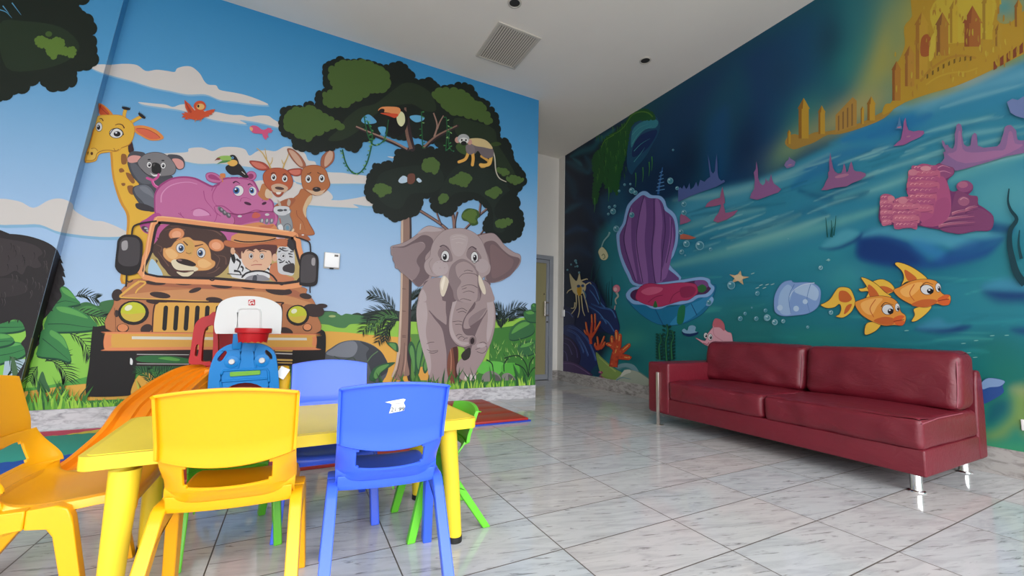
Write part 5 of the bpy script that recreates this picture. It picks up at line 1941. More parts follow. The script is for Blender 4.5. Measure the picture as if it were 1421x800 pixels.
fish([('B', OY, '488,352 470,300 450,280 410,275 385,288 350,340 320,362 296,375 330,392 372,388 400,370 410,395 400,425 380,438 420,445 460,420 480,390', '#4a2a18', .6),
      ('B', OD, '400,300 440,300 470,340 440,360 400,350'), ('B', OD, '440,380 470,370 450,410 425,425'),
      ('B', OY, '520,222 560,232 610,262 650,300 690,330 640,335 580,335 545,342 562,300 545,262', '#3a2418', .7),
      ('B', OD, '560,262 600,290 620,330 570,332'),
      ('B', OY, '550,478 600,468 632,478 610,512 570,535 540,536', '#4a2a18', .6),
      ('B', OF, '486,362 520,345 570,330 640,324 700,340 730,372 742,412 766,432 768,460 748,488 700,486 650,490 590,470 530,435 500,400', '#4a2a18', .6),
      ('B', OL2, '520,365 580,340 640,340 610,380 580,430 535,410'),
      ('B', OD, '590,462 650,440 705,452 700,480 650,486'),
      ('L', OD, 1.2, '600,345 570,395 590,440'),
      ('B', '#d4602c', '700,450 735,432 762,438 745,458 764,468 748,488 712,482'),
      ('L', '#7a2c1c', 1.0, '702,466 735,460 758,456'),
      ('L', '#5a3420', 1.4, '632,385 655,362 700,375', (1, .4)),
      ('eye', 668, 400, 30, 27, None, 16, 10, 10), ('eye', 722, 388, 12, 22, None, 4, 6, -5)], 'painted_orange_fish')

# --- big pink coral and its far cousins
S.T(1066, 180, 4)
S.B('#6f3564', '640,528 618,490 628,410 650,378 685,370 712,402 735,380 768,376 784,415 795,360 768,335 790,290 786,240 830,222 860,205 920,205 960,188 1030,210 1035,250 1000,285 1015,340 1055,340 1070,292 1110,286 1140,310 1138,340 1115,368 1165,372 1170,415 1200,435 1255,485 1240,560 1160,565 1060,582 980,560 900,548 800,528 700,530', n=3)


def puffs(cx, cy, w, h, rows, cols, top, tone, low, lean=0.0):
    """a stack of ruffled coral folds"""
    for i in range(rows):
        t = i / max(1, rows - 1)
        y = cy - h / 2 + h * t
        ww = w * (.75 + .25 * math.sin(math.pi * (t * .8 + .15))) * random.uniform(.9, 1.1)
        y += random.uniform(-4, 4)
        x0 = cx + lean * (.5 - t) * w
        S.layer += .2
        q = []
        for k in range(cols + 1):
            a = k / cols
            q.append((x0 - ww / 2 + ww * a, y - h / rows * (.55 + .30 * math.sin(a * math.pi)) + random.uniform(-5, 5)))
        for k in range(cols, -1, -1):
            a = k / cols
            q.append((x0 - ww / 2 + ww * a + random.uniform(-3, 3), y + h / rows * (.65 + .2 * math.sin(a * math.pi * cols / 2))))
        S.B(tone if i % 2 else low, q, n=3)
        S.L('#8c3f68', 1.0, [(x0 - ww * .45, y + h / rows * .42), (x0, y + h / rows * .62), (x0 + ww * .45, y + h / rows * .30)], (.4, 1), n=4)
        for k in range(cols):
            xx = x0 - ww * .42 + ww * .8 * k / cols + random.uniform(-4, 4)
            S.L(top if k < cols * .6 else '#cc8090', random.uniform(1.0, 2.0), [(xx, y - h / rows * .1), (xx + 9, y - h / rows * .42), (xx + ww / cols * .7, y - h / rows * .3)], (1, .1), n=3)


PT, PM_, PW = '#e09aa0', '#b8607c', '#a8527a'
S.B('#8c4a74', '925,215 965,190 1030,212 1032,250 990,275 960,300 930,260')
S.L('#c07c98', 2.0, '945,215 975,202 1015,215', (1, .2))
S.L('#c07c98', 2.0, '945,240 980,232 1020,245', (1, .2))
S.E('#8c4a74', 1095, 318, 46, 32)
S.E('#a8627f', 1085, 308, 28, 18)
S.B('#7c4068', '1050,345 1120,365 1168,378 1165,430 1200,445 1252,488 1236,556 1150,562 1060,578 960,556 980,480 1020,440')
S.E('#9c5a78', 1090, 400, 32, 26)
S.L('#c48898', 1.8, '1070,392 1090,380 1115,390', (1, .2))
for (x, y, l) in ((1060, 460, 120), (1030, 495, 170), (1010, 528, 200), (1120, 440, 70)):
    S.L('#a86078', 3.2, [(x - l * .3, y + 12), (x, y), (x + l * .7, y - 12)], (1, .2))
    S.L('#c98c98', 1.3, [(x - l * .3, y + 4), (x, y - 8), (x + l * .5, y - 16)], (1, .1))
    S.L('#5c2c54', 1.5, [(x - l * .3, y + 26), (x, y + 14), (x + l * .7, y + 4)], (1, .2))
S.B('#a8517a', '850,300 960,260 1000,300 1020,400 1010,480 960,530 880,535 820,460 810,380')
puffs(865, 330, 165, 220, 8, 5, PT, PM_, PW, .1)
S.B('#a04c76', '940,400 1000,380 1015,440 985,510 900,540 850,525 920,480')
puffs(768, 465, 150, 130, 5, 5, PT, '#bd6880', '#ad587a')
puffs(662, 450, 70, 140, 6, 3, PT, '#c06c84', '#ad587a')
S.E('#c87c8c', 752, 395, 26, 20)
S.E('#c87c8c', 688, 385, 20, 16)
S.E('#c4788a', 808, 240, 26, 18)
S.E('#d08c98', 880, 218, 30, 14)
S.done('painted_pink_coral', sea)
S.G('#85638f', '960,190 972,178 984,160 980,140 976,128 990,124 984,108 974,92 968,62 980,66 990,90 1002,86 1010,102 1030,110 1040,90 1042,60 1040,30 1048,0 1050,-22 1062,-32 1076,-24 1082,0 1080,30 1086,60 1092,85 1110,98 1128,92 1132,60 1138,35 1150,20 1162,28 1166,60 1168,92 1200,104 1240,100 1276,96 1292,80 1302,50 1312,20 1318,-10 1332,-20 1352,-22 1366,-8 1382,10 1384,40 1390,60 1410,64 1440,60 1440,130 1330,150 1200,190 1100,220 1045,232 1030,212 1000,205')
S.B('#9c6a94', '1000,140 1050,120 1060,20 1075,20 1085,110 1140,130 1260,120 1320,110 1340,20 1360,20 1375,80 1420,90 1300,150 1100,190', n=3)
S.done('painted_far_coral', sea)
S.G('#6a7aa8', '1330,-150 1360,-168 1390,-160 1421,-180 1500,-160 1500,-40 1421,-60 1380,-72 1350,-90 1340,-120')
S.done('painted_far_coral', sea)
for (p, c) in (('300,338 316,316 326,290 340,268 338,240 346,230 344,180 350,128 358,180 366,215 374,232 392,246 412,244 420,222 426,188 434,210 440,240 450,232 458,200 466,178 474,200 480,226 492,234 520,236 546,246 548,258 520,280 470,300 440,318 380,324 330,338', '#8a5a84'), ('700,95 722,74 742,58 748,30 754,0 758,-40 768,-64 774,-20 784,6 812,14 840,8 868,10 872,24 850,44 800,66 760,88', '#93588a'),
               ('95,200 104,180 118,170 122,152 130,164 146,172 158,182 150,205 110,218', '#7a6a98'), ('-30,370 -10,350 -2,320 4,278 12,310 24,318 30,288 38,312 60,322 78,332 60,352 20,364', '#93588a'), ('712,0 726,-30 735,-72 742,-30 752,0', '#4c78a0')):
    S.G(c, p)
    q = pp(p)
    mx, my = sum(a[0] for a in q) / len(q), sum(a[1] for a in q) / len(q)
    S.E('#a8708c', mx, my + 16, 40 if len(q) > 20 else 12, 9 if len(q) > 20 else 4, -12)
    S.done('painted_far_coral', sea)
S.T(770, 100, 4)
for (p, c) in (('1088,702 1096,676 1112,650 1116,600 1110,560 1122,540 1124,498 1132,540 1134,590 1144,618 1160,632 1172,620 1176,590 1184,612 1194,618 1200,590 1206,568 1212,600 1222,622 1240,634 1258,650 1240,672 1190,690 1130,712', '#8a5a8a'), ('840,752 850,732 870,716 900,706 922,700 928,670 935,638 942,670 948,706 950,730 900,745', '#93587c'),
               ('885,828 896,806 914,784 926,750 934,692 944,750 952,784 980,780 1022,768 1000,796 960,820 910,838', '#93587c'), ('700,800 706,790 724,796 744,810 762,826 740,838 700,850', '#93587c'), ('700,905 720,900 750,908 790,922 760,930 700,930', '#b0604c'),
               ('690,652 700,640 712,650 722,630 734,652 744,640 752,618 758,655 776,640 790,612 800,640 812,600 836,612 850,596 868,584 862,540 858,500 854,458 864,500 872,552 884,566 894,552 898,500 904,458 908,510 910,570 916,592 930,606 944,600 950,612 900,640 830,664 760,690 690,722', '#4c5c92')):
    S.G(c, p)
    S.done('painted_far_coral', sea)
S.T(1066, 180, 4)
S.L('#103a44', 7.0, '1342,330 1336,400 1352,450 1384,500 1350,560 1345,640 1360,720 1385,800 1430,860', (.25, 1.6))
S.done('painted_dark_weed', sea)
S.L('#10404a', 5.0, '1400,560 1395,640 1410,720', (.3, 1))
S.done('painted_dark_weed', sea)
for s in ('335,600 330,540 325,490', '352,598 358,540 356,505', '370,590 378,530 382,480', '360,600 362,560 368,540'):
    S.L('#0f5048', 1.6, s, (1, .4))
S.done('painted_dark_weed', sea)
S.T(1240, 440, 3.636)
S.B('#2c4f90', '445,345 470,312 520,310 566,325 555,350 560,380 520,410 460,440 440,430')
S.B('#7f9cc4', '445,340 475,312 520,312 566,326 540,350 490,355 455,365')
S.done('painted_blue_shell', sea)

# --- bubbles
S.T(770, 250, 4)
BUB = [(646, 6, 17), (684, 47, 10), (432, 60, 16), (452, 72, 12), (392, 27, 7), (362, 62, 7), (424, 24, 6), (328, 175, 16), (338, 146, 8), (307, 152, 8), (302, 190, 7), (346, 272, 17), (432, 195, 15),
       (722, 135, 14), (722, 182, 14), (705, 290, 14), (736, 355, 18), (810, 365, 24), (710, 400, 13), (870, 385, 9), (730, 420, 5), (985, 585, 22), (862, 680, 14), (1130, 630, 12), (1035, 770, 13), (1124, 770, 12), (1184, 765, 18),
       (1175, 725, 10), (1228, 790, 16), (1274, 785, 10), (1062, 742, 9), (1100, 710, 5), (662, -165, 6), (120, 450, 8), (95, 470, 5), (130, 480, 6), (118, 482, 4), (140, 515, 6), (75, 500, 5), (125, 462, 5)]
for (x, y, r) in BUB:
    S.E('#74a8b8', x, y, r, r * 1.05, k=14)
    S.E('#3f8496', x + r * .08, y + r * .08, r * .74, r * .78, k=14)
    S.E('#b8d4d8', x - r * .3, y - r * .35, r * .3, r * .22, k=8)
    S.done('painted_bubble', sea)
S.T(1066, 330, 4)
for (x, y, r) in ((298, 168, 12), (43, 470, 16), (90, 464, 11), (5, 445, 15), (355, 416, 12), (226, 497, 8), (342, 125, 7), (118, 8, 3)):
    S.E('#8ab8c4', x, y, r, r, k=12)
    S.E('#4f8f9c', x, y, r * .7, r * .7, k=12)
    S.E('#c4dade', x - r * .3, y - r * .3, r * .28, r * .25, k=8)
    S.done('painted_bubble', sea)
for (x, y) in ((1250, 545), (1330, 543), (1090, 588), (1160, 572), (1120, 640), (1155, 665), (775, 517), (340, 126)):
    S.E('#7fb4ac', x, y, 14, 2.6, -4, k=8)
S.T(770, 250, 4)
for (x, y) in ((1150, 585), (1185, 582), (1170, 600), (1105, 520), (1215, 580), (1130, 600)):
    S.E('#9cc0c0', x, y, 12, 2.4, -20, k=8)
q_ = S.done('painted_light_glints', sea)
q_['kind'] = 'stuff'

# ------------------------------------------------------------------ room shell
X0, Y0 = -5.0, -2.3


def struct(o, label=None):
    o['kind'] = 'structure'
    if label:
        o['label'] = label
    return o


struct(MB().box(X0 - .2, XR + .2, Y0 - .2, YB + .2, -.12, 0).build('floor', M['floor'], smooth=0), 'grey veined marble tiles in a rectangular grid')
struct(MB().box(X0 - .2, XR + .2, Y0 - .2, YB + .2, HC, HC + .12).build('ceiling', M['ceiling'], smooth=0), 'plain off-white ceiling')
# left wall: a block ending at XE, with the slanted panel standing proud of it
lw = MB().box(X0, XE, YL, YL + .25, 0, HC)
lw.add([(X0, YL - SD, 0), (sx(0), YL - SD, 0), (sx(0), YL, 0), (X0, YL, 0), (X0, YL - SD, HC), (sx(HC), YL - SD, HC), (sx(HC), YL, HC), (X0, YL, HC)],
       [(0, 1, 2, 3), (4, 5, 6, 7), (0, 1, 5, 4), (1, 2, 6, 5), (2, 3, 7, 6), (3, 0, 4, 7)])
lw.build('wall_left', M['wall'], smooth=0)
struct(bpy.data.objects['wall_left'], 'wall under the jungle mural with a slanted raised panel')
struct(MB().box(XR, XR + .2, Y0, YB + .2, 0, HC).build('wall_right', M['wall'], smooth=0), 'long wall under the underwater mural')
DX0, DX1, DZ = 3.14, 4.12, 2.235
bw = MB().box(DX0, DX1, YB + .12, YB + .2, 0, DZ).box(XE - .3, DX0, YB, YB + .2, 0, HC).box(DX1, XR, YB, YB + .2, 0, HC).box(DX0, DX1, YB, YB + .2, DZ, HC)  # first box: unseen backing behind the door, added to block light leaking in
struct(bw.build('wall_back', M['wall'], smooth=0), 'white wall of the passage around the door')
struct(MB().box(XE - .25, XE, YL + .25, YB, 0, HC).build('wall_passage', M['wall'], smooth=0), 'white side of the passage')
struct(MB().box(X0 - .2, X0, Y0, YL + .25, 0, HC).build('wall_side', M['wall'], smooth=0), 'plain white side wall')
WZ0, WZ1 = .10, 4.0
wr = MB().box(X0, XR, Y0 - .2, Y0, 0, WZ0).box(X0, XR, Y0 - .2, Y0, WZ1, HC)
struct(wr.build('wall_rear', M['wall'], smooth=0), 'glazed wall behind the camera')
wf = MB()
nwin = 6
for i in range(nwin + 1):
    x = X0 + (XR - X0) * i / nwin
    wf.box(max(X0, x - .03), min(XR, x + .03), Y0 - .12, Y0 - .04, WZ0, WZ1)
wf.box(X0, XR, Y0 - .12, Y0 - .04, 2.35, 2.41)
struct(wf.build('window_1', M['alu'], smooth=0), 'aluminium frames of the tall glazing')
# skirtings
k = MB().box(sx(.1) + .03, XE + .012, YL - .014, YL, 0, SK).box(X0, sx(.1) + .03, YL - SD - .014, YL - SD, 0, SK)
struct(k.build('baseboard_left', M['skirt'], smooth=0), 'pale marble skirting')
struct(MB().box(XR - .014, XR, Y0, YB, 0, SK2).build('baseboard_right', M['skirt2'], smooth=0), 'grey marble skirting')
struct(MB().box(DX1, XR - .014, YB - .014, YB, 0, SK2).build('baseboard_back', M['skirt2'], smooth=0), 'short piece of grey marble skirting')
# bare strip of wall between the corner and the mural
struct(MB().box(XR - .012, XR, YM1, YB, SK2, HC).build('trim_1', M['wall'], smooth=0), 'narrow white edging at the end of the mural')

# ---- door
d = MB().box(DX0, DX0 + .07, YB - .02, YB + .1, 0, DZ).box(DX1 - .075, DX1, YB - .02, YB + .1, 0, DZ).box(DX0 + .07, DX1 - .075, YB - .02, YB + .1, DZ - .075, DZ)
door = struct(d.build('door_1', M['alu'], smooth=0), 'aluminium framed door with a beige panel')
dl = MB()
a0, a1, zt = DX0 + .075, DX1 - .08, DZ - .08
dl.box(a0, a0 + .05, YB + .01, YB + .06, .01, zt).box(a1 - .05, a1, YB + .01, YB + .06, .01, zt).box(a0 + .05, a1 - .05, YB + .01, YB + .06, zt - .06, zt).box(a0 + .05, a1 - .05, YB + .01, YB + .06, .01, .10)
dl.build('door_leaf_frame', M['alu'], door, smooth=0)
MB().box(a0 + .05, a1 - .05, YB + .025, YB + .045, .10, zt - .06).build('door_panel', M['frost'], door, smooth=0)
hm = MB()
hx0 = a1 - .115
hm.tube([(hx0, YB - .055, 1.13), (hx0, YB - .055, 1.40)], .011)
for z in (1.15, 1.38):
    hm.tube([(hx0, YB - .055, z), (a1 - .03, YB - .055, z)], .010, up=(0, 1, 0))
    hm.tube([(a1 - .03, YB - .055, z), (a1 - .03, YB + .02, z)], .010)
hm.build('door_handle', M['chrome_b'], door)
MB().lathe([(.016, 0), (.016, .01), (.008, .014)], (a1 - .025, YB + .01, 1.03), 14, 'y').build('lock_cylinder', M['steel_dark'], door)
MB().lathe([(.012, 0), (.012, .01), (.006, .014)], (a1 - .09, YB + .02, 1.53), 14, 'y').build('upper_lock', M['steel_dark'], door)

# ---- ceiling fixtures
vt = empty('air_vent', (1.955, 4.012, HC))
tag(vt, 'square louvred air grille set in the white ceiling', 'air vent')
w2, d2 = .262, .318
fr = MB()
fr.box(-w2, w2, -d2, -d2 + .028, -.014, 0).box(-w2, w2, d2 - .028, d2, -.014, 0).box(-w2, -w2 + .028, -d2 + .028, d2 - .028, -.014, 0).box(w2 - .028, w2, -d2 + .028, d2 - .028, -.014, 0)
fr.build('frame', M['vent'], vt, bevel=.002)
sl = MB()
ns = 17
for i in range(ns):
    x = -w2 + .028 + (2 * w2 - .056) * (i + .5) / ns
    n0 = len(sl.v)
    sl.box(-.009, .009, -d2 + .028, d2 - .028, -.0012, .0012)
    sl.rot_last(n0, Matrix.Translation((x, 0, -.009)) @ Matrix.Rotation(math.radians(28), 4, 'Y'))
sl.build('louvres', M['vent'], vt, smooth=0)
MB().box(-w2 + .02, w2 - .02, -d2 + .02, d2 - .02, -.0015, -.0005).build('duct_opening', M['dark'], vt, smooth=0)
for i, (x, y, lb) in enumerate(((1.725, 3.40, 'round recessed downlight nearest the air grille'), (3.50, 3.42, 'round recessed downlight nearest the underwater mural'))):
    dn = empty('recessed_downlight', (x, y, HC))
    tag(dn, lb, 'ceiling light', 'recessed downlights in the ceiling')
    if i == 0:
        a = MB()
        k = 40
        prof = [(.070, 0), (.070, -.004), (.064, -.009), (.054, -.009), (.052, -.002), (.052, 0)]
        vs, fs = [], []
        for (r, z) in prof:
            for j in range(k):
                t = 2 * math.pi * j / k
                vs.append((r * math.cos(t), r * math.sin(t), z))
        for p in range(len(prof) - 1):
            for j in range(k):
                fs.append((p * k + j, p * k + (j + 1) % k, (p + 1) * k + (j + 1) % k, (p + 1) * k + j))
        ring = a.add(vs, fs).build('trim_ring', M['vent'], dn)
        lens = MB().lathe([(.052, -.0012), (.040, -.0035), (.018, -.005)], (0, 0, 0), 32).build('dark_lens', M['dark'], dn)
    else:
        for c in (ring, lens):
            q = c.copy()
            COL.objects.link(q)
            q.parent = dn

# ---- small things on the walls
wc = ony(460.5, 362, YL)
th = empty('wall_control', (wc.x, YL - .012, wc.z))
tag(th, 'small white square control box on the blue sky of the mural', 'wall control')
MB().rbox(-.072, .072, -.03, -.002, -.078, .078, .006).build('cover', M['white_p'], th)
MB().rbox(-.078, .078, -.006, 0, -.09, .084, .003).build('back_plate', M['vent'], th)
MB().box(.02, .058, -.032, -.03, .04, .062).build('display', M['steel_dark'], th, smooth=0)
MB().rbox(-.02, .02, -.02, -.004, -.094, -.082, .003).build('cable_entry', M['dark'], th)


def plate(name, p, lab, cat, w=.045, h=.06, kind='switch'):
    e = empty(name, p)
    tag(e, lab, cat)
    MB().rbox(-.010, 0, -w, w, -h, h, .003).build('face_plate', M['white_p'], e)
    if kind == 'switch':
        MB().rbox(-.014, -.009, -.018, .018, -.03, .03, .002).build('rocker', M['white_p'], e)
    else:
        MB().lathe([(.016, .0), (.016, -.004), (.010, -.0045)], (-.009, 0, 0), 16, 'x').build('socket_face', M['red_p'] if kind == 'red' else M['vent'], e)
    return e


plate('light_switch', (XR - .014, 6.14, 1.19), 'white light switch at the dark far end of the underwater mural', 'light switch')
plate('wall_socket', (XR - .0005, .868, .345), 'white wall socket at the near end of the underwater mural', 'wall socket', .05, .035, 'plain')

# ------------------------------------------------------------------ sofa


def cushion(x0, x1, y0, y1, z0, z1, r, bulge=(0, 0, .01), seed=0, wr=.0, n=(26, 34, 12), shear=0.0, fn=None):
    """soft box: rounded edges, crowned faces and leather wrinkles"""
    c = Vector(((x0 + x1) / 2, (y0 + y1) / 2, (z0 + z1) / 2))
    h = Vector(((x1 - x0) / 2, (y1 - y0) / 2, (z1 - z0) / 2))
    m = MB()
    for ax in range(3):
        for s in (-1, 1):
            a, b2 = [(1, 2), (2, 0), (0, 1)][ax]
            na, nb2 = n[a], n[b2]
            vs = []
            for i in range(na + 1):
                for j in range(nb2 + 1):
                    p = [0, 0, 0]
                    p[ax] = s
                    ua = -math.cos(math.pi * i / na)
                    ub = -math.cos(math.pi * j / nb2)
                    p[a] = ua * .6 + (2 * i / na - 1) * .4
                    p[b2] = ub * .6 + (2 * j / nb2 - 1) * .4
                    q = Vector((p[0] * h.x, p[1] * h.y, p[2] * h.z))
                    inner = Vector([max(-(h[k] - r), min(h[k] - r, q[k])) for k in range(3)])
                    d = q - inner
                    if d.length > 1e-9:
                        q = inner + d.normalized() * r
                    u = [q[k] / h[k] for k in range(3)]
                    for k in range(3):
                        o1, o2 = [kk for kk in range(3) if kk != k]
                        q[k] += bulge[k] * u[k] * (1 - u[o1] ** 2) * (1 - u[o2] ** 2)
                    if wr:
                        e = max(abs(u[0]), abs(u[1])) ** 4
                        w = noise.noise(Vector((q.x * 6 + seed, q.y * 3.2, q.z * 7))) * .6 + noise.noise(Vector((q.x * 22, q.y * 9 + seed, q.z * 18))) * .35
                        q[2] += w * wr * (.35 + e) * (1 if ax == 2 else .5)
                        q[0] += noise.noise(Vector((q.x * 9, q.y * 7 + seed * 2, q.z * 9))) * wr * .7
                    q.x += shear * (q.z + h.z)
                    q += c
                    if fn:
                        q = fn(q)
                    vs.append(q)
            fs = []
            for i in range(na):
                for j in range(nb2):
                    A = i * (nb2 + 1) + j
                    f = (A, A + 1, A + nb2 + 2, A + nb2 + 1)
                    fs.append(f)
            m.add(vs, fs)
    # weld the six sides
    return m


def weld(o, d=1e-5):
    bm = bmesh.new()
    bm.from_mesh(o.data)
    bmesh.ops.remove_doubles(bm, verts=bm.verts, dist=d)
    bmesh.ops.recalc_face_normals(bm, faces=bm.faces)
    bm.to_mesh(o.data)
    bm.free()
    return o


sofa = empty('sofa', (3.7, 2.08, 0))
tag(sofa, 'long dark red leather sofa with one arm on chrome feet', 'sofa')
OS = Vector((-3.7, -2.08, 0))


def sb(m, name, mat, parent=sofa, **k):
    m.v = [tuple(Vector(p) + OS) for p in m.v]
    return m.build(name, mat, parent, **k)


XF, YN, YF_, YA = 3.19, 1.055, 3.11, 2.865
base = MB().rbox(XF, 4.10, YN, YF_ - .0, .112, .262, .012, 3)
sb(base, 'base', M['leather'])
# raked back frame
bf = MB()
prof = [(4.00, .112), (4.135, .112), (4.155, .45), (4.150, .63), (4.125, .675), (4.09, .688), (4.062, .672), (4.045, .60), (4.02, .40)]
bf.prism([prof], lambda x, z: (x, YN - .002, z), lambda x, z: (x, YF_, z))
sb(bf, 'back_frame', M['leather'], bevel=.012)
for (ya, yb, sd) in ((YN + .002, 1.958, 1.3), (1.966, YA - .004, 5.1)):
    c = cushion(XF - .012, 4.02, ya, yb, .255, .432, .034, (.012, .0, .016), sd, .014, (34, 56, 14))
    o = weld(sb(c, 'seat_cushion', M['leather']))
    pm = MB()
    for z, xx in ((.405, XF + .002),):
        pm.tube([(xx - .006, ya + .02, z), (xx - .012, (ya + yb) / 2, z + .004), (xx - .006, yb - .02, z)], .0035, 8)
    pm.tube([(XF + .0, ya + .003, .408), (3.40, ya + .0, .425), (3.78, ya + .002, .425)], .0035, 8)
    sb(pm, 'seam', M['leather2'], o)
    o2 = o
for (ya, yb, sd) in ((YN - .004, 1.962, 2.2), (1.972, 2.915, 7.7)):
    c = cushion(3.735, 3.985, ya, yb, .432, .808, .058, (.020, .004, .008), sd, .016, (14, 56, 26), shear=.16)
    o = weld(sb(c, 'back_cushion', M['leather']))
    for v in o.data.vertices:
        pass
    pm = MB()
    pm.tube([(3.752, ya + .020, .46), (3.764, ya + .016, .55), (3.782, ya + .016, .66), (3.802, ya + .020, .745), (3.84, ya + .03, .792)], .0035, 8)
    sb(pm, 'seam', M['leather2'], o)
arm = cushion(XF - .006, 4.06, YA, YF_ + .01, .118, .597, .018, (.003, .004, .004), 3.3, .003, (30, 12, 20))
arm_o = weld(sb(arm, 'arm', M['leather']))
st = MB().rbox(XF - .030, XF - .008, 2.965, 2.995, .0, .505, .003)
st.rbox(XF - .03, XF + .03, 2.955, 3.005, 0, .006, .002)
sb(st, 'chrome_strip_leg', M['chrome_b'])
lg = None
for (x, y) in ((3.285, 1.135), (4.06, 1.15), (4.02, 2.98)):
    m = MB().lathe([(.040, 0), (.042, .004), (.040, .008), (.030, .012), (.0285, .020), (.0285, .125)], (0, 0, 0), 28)
    if lg is None:
        lg = m.build('leg', M['chrome'], sofa)
        lg.location = Vector((x, y, 0)) + OS
    else:
        q = lg.copy()
        COL.objects.link(q)
        q.parent = sofa
        q.location = Vector((x, y, 0)) + OS

# ------------------------------------------------------------------ children's table
TZ = .510
tc = Vector((.085, 1.960, 0))
ta = math.radians(3.0)
table = empty('play_table', tc, ta)
tag(table, 'low yellow rectangular plastic children\'s table', 'table')
TW, TD_ = .628, .298


def rrect(w, d, r, n=8):
    out = []
    for (cx, cy, a0) in ((w - r, d - r, 0), (-w + r, d - r, 90), (-w + r, -d + r, 180), (w - r, -d + r, 270)):
        for i in range(n + 1):
            a = math.radians(a0 + 90 * i / n)
            out.append((cx + r * math.cos(a), cy + r * math.sin(a)))
    return out


tt = MB()
tt.prism([rrect(TW, TD_, .035)], lambda x, y: (x, y, TZ - .040), lambda x, y: (x, y, TZ))
top = tt.build('table_top', M['yellow_b'], table, bevel=.007)
MB().prism([rrect(TW - .016, TD_ - .016, .026)], lambda x, y: (x, y, TZ - .002), lambda x, y: (x, y, TZ + .0012)).build('top_surface', M['table_top'], top)
for (sx_, sy_) in ((-1, -1), (1, -1), (1, 1), (-1, 1)):
    hx_, hy_ = sx_ * (TW - (.100 if sx_ < 0 else .112)), sy_ * (TD_ - .065)
    fx_, fy_ = sx_ * (TW - (.092 if sx_ < 0 else .070)), sy_ * (TD_ - .050)
    m = MB().tube([(hx_, hy_, TZ - .040), (hx_, hy_, TZ - .06), (fx_ * .5 + hx_ * .5, fy_ * .5 + hy_ * .5, .25), (fx_, fy_, .022)], [.041, .039, .034, .029], 28)
    L_ = m.build('leg', M['yellow_b'], table)
    MB().tube([(fx_, fy_, .024), (fx_, fy_, .0)], [.031, .031], 24).build('rubber_foot', M['black'], L_)

# ------------------------------------------------------------------ children's chairs


def grid(m, fn, nu, nv, skip=None, u0=-1, u1=1):
    vs = [fn(u0 + (u1 - u0) * i / nu, j / nv) for j in range(nv + 1) for i in range(nu + 1)]
    fs = []
    for j in range(nv):
        for i in range(nu):
            if skip and skip(i, j):
                continue
            a = j * (nu + 1) + i
            fs.append((a, a + 1, a + nu + 2, a + nu + 1))
    m.add(vs, fs)


def solid(o, t, off=0):
    s = o.modifiers.new('thick', 'SOLIDIFY')
    s.thickness = t
    s.offset = off
    b = o.modifiers.new('soft', 'BEVEL')
    b.width = t * .35
    b.segments = 2
    b.limit_method = 'ANGLE'
    b.angle_limit = math.radians(50)
    return o


def spl(rows, t):
    n = len(rows) - 1
    f = t * n
    i = min(int(f), n - 1)
    f -= i
    g = lambda k: rows[max(0, min(n, k))]
    out = []
    for c in range(len(rows[0])):
        p0, p1, p2, p3 = g(i - 1)[c], g(i)[c], g(i + 1)[c], g(i + 2)[c]
        out.append(.5 * (2 * p1 + (-p0 + p2) * f + (2 * p0 - 5 * p1 + 4 * p2 - p3) * f * f + (-p0 + 3 * p1 - 3 * p2 + p3) * f ** 3))
    return out


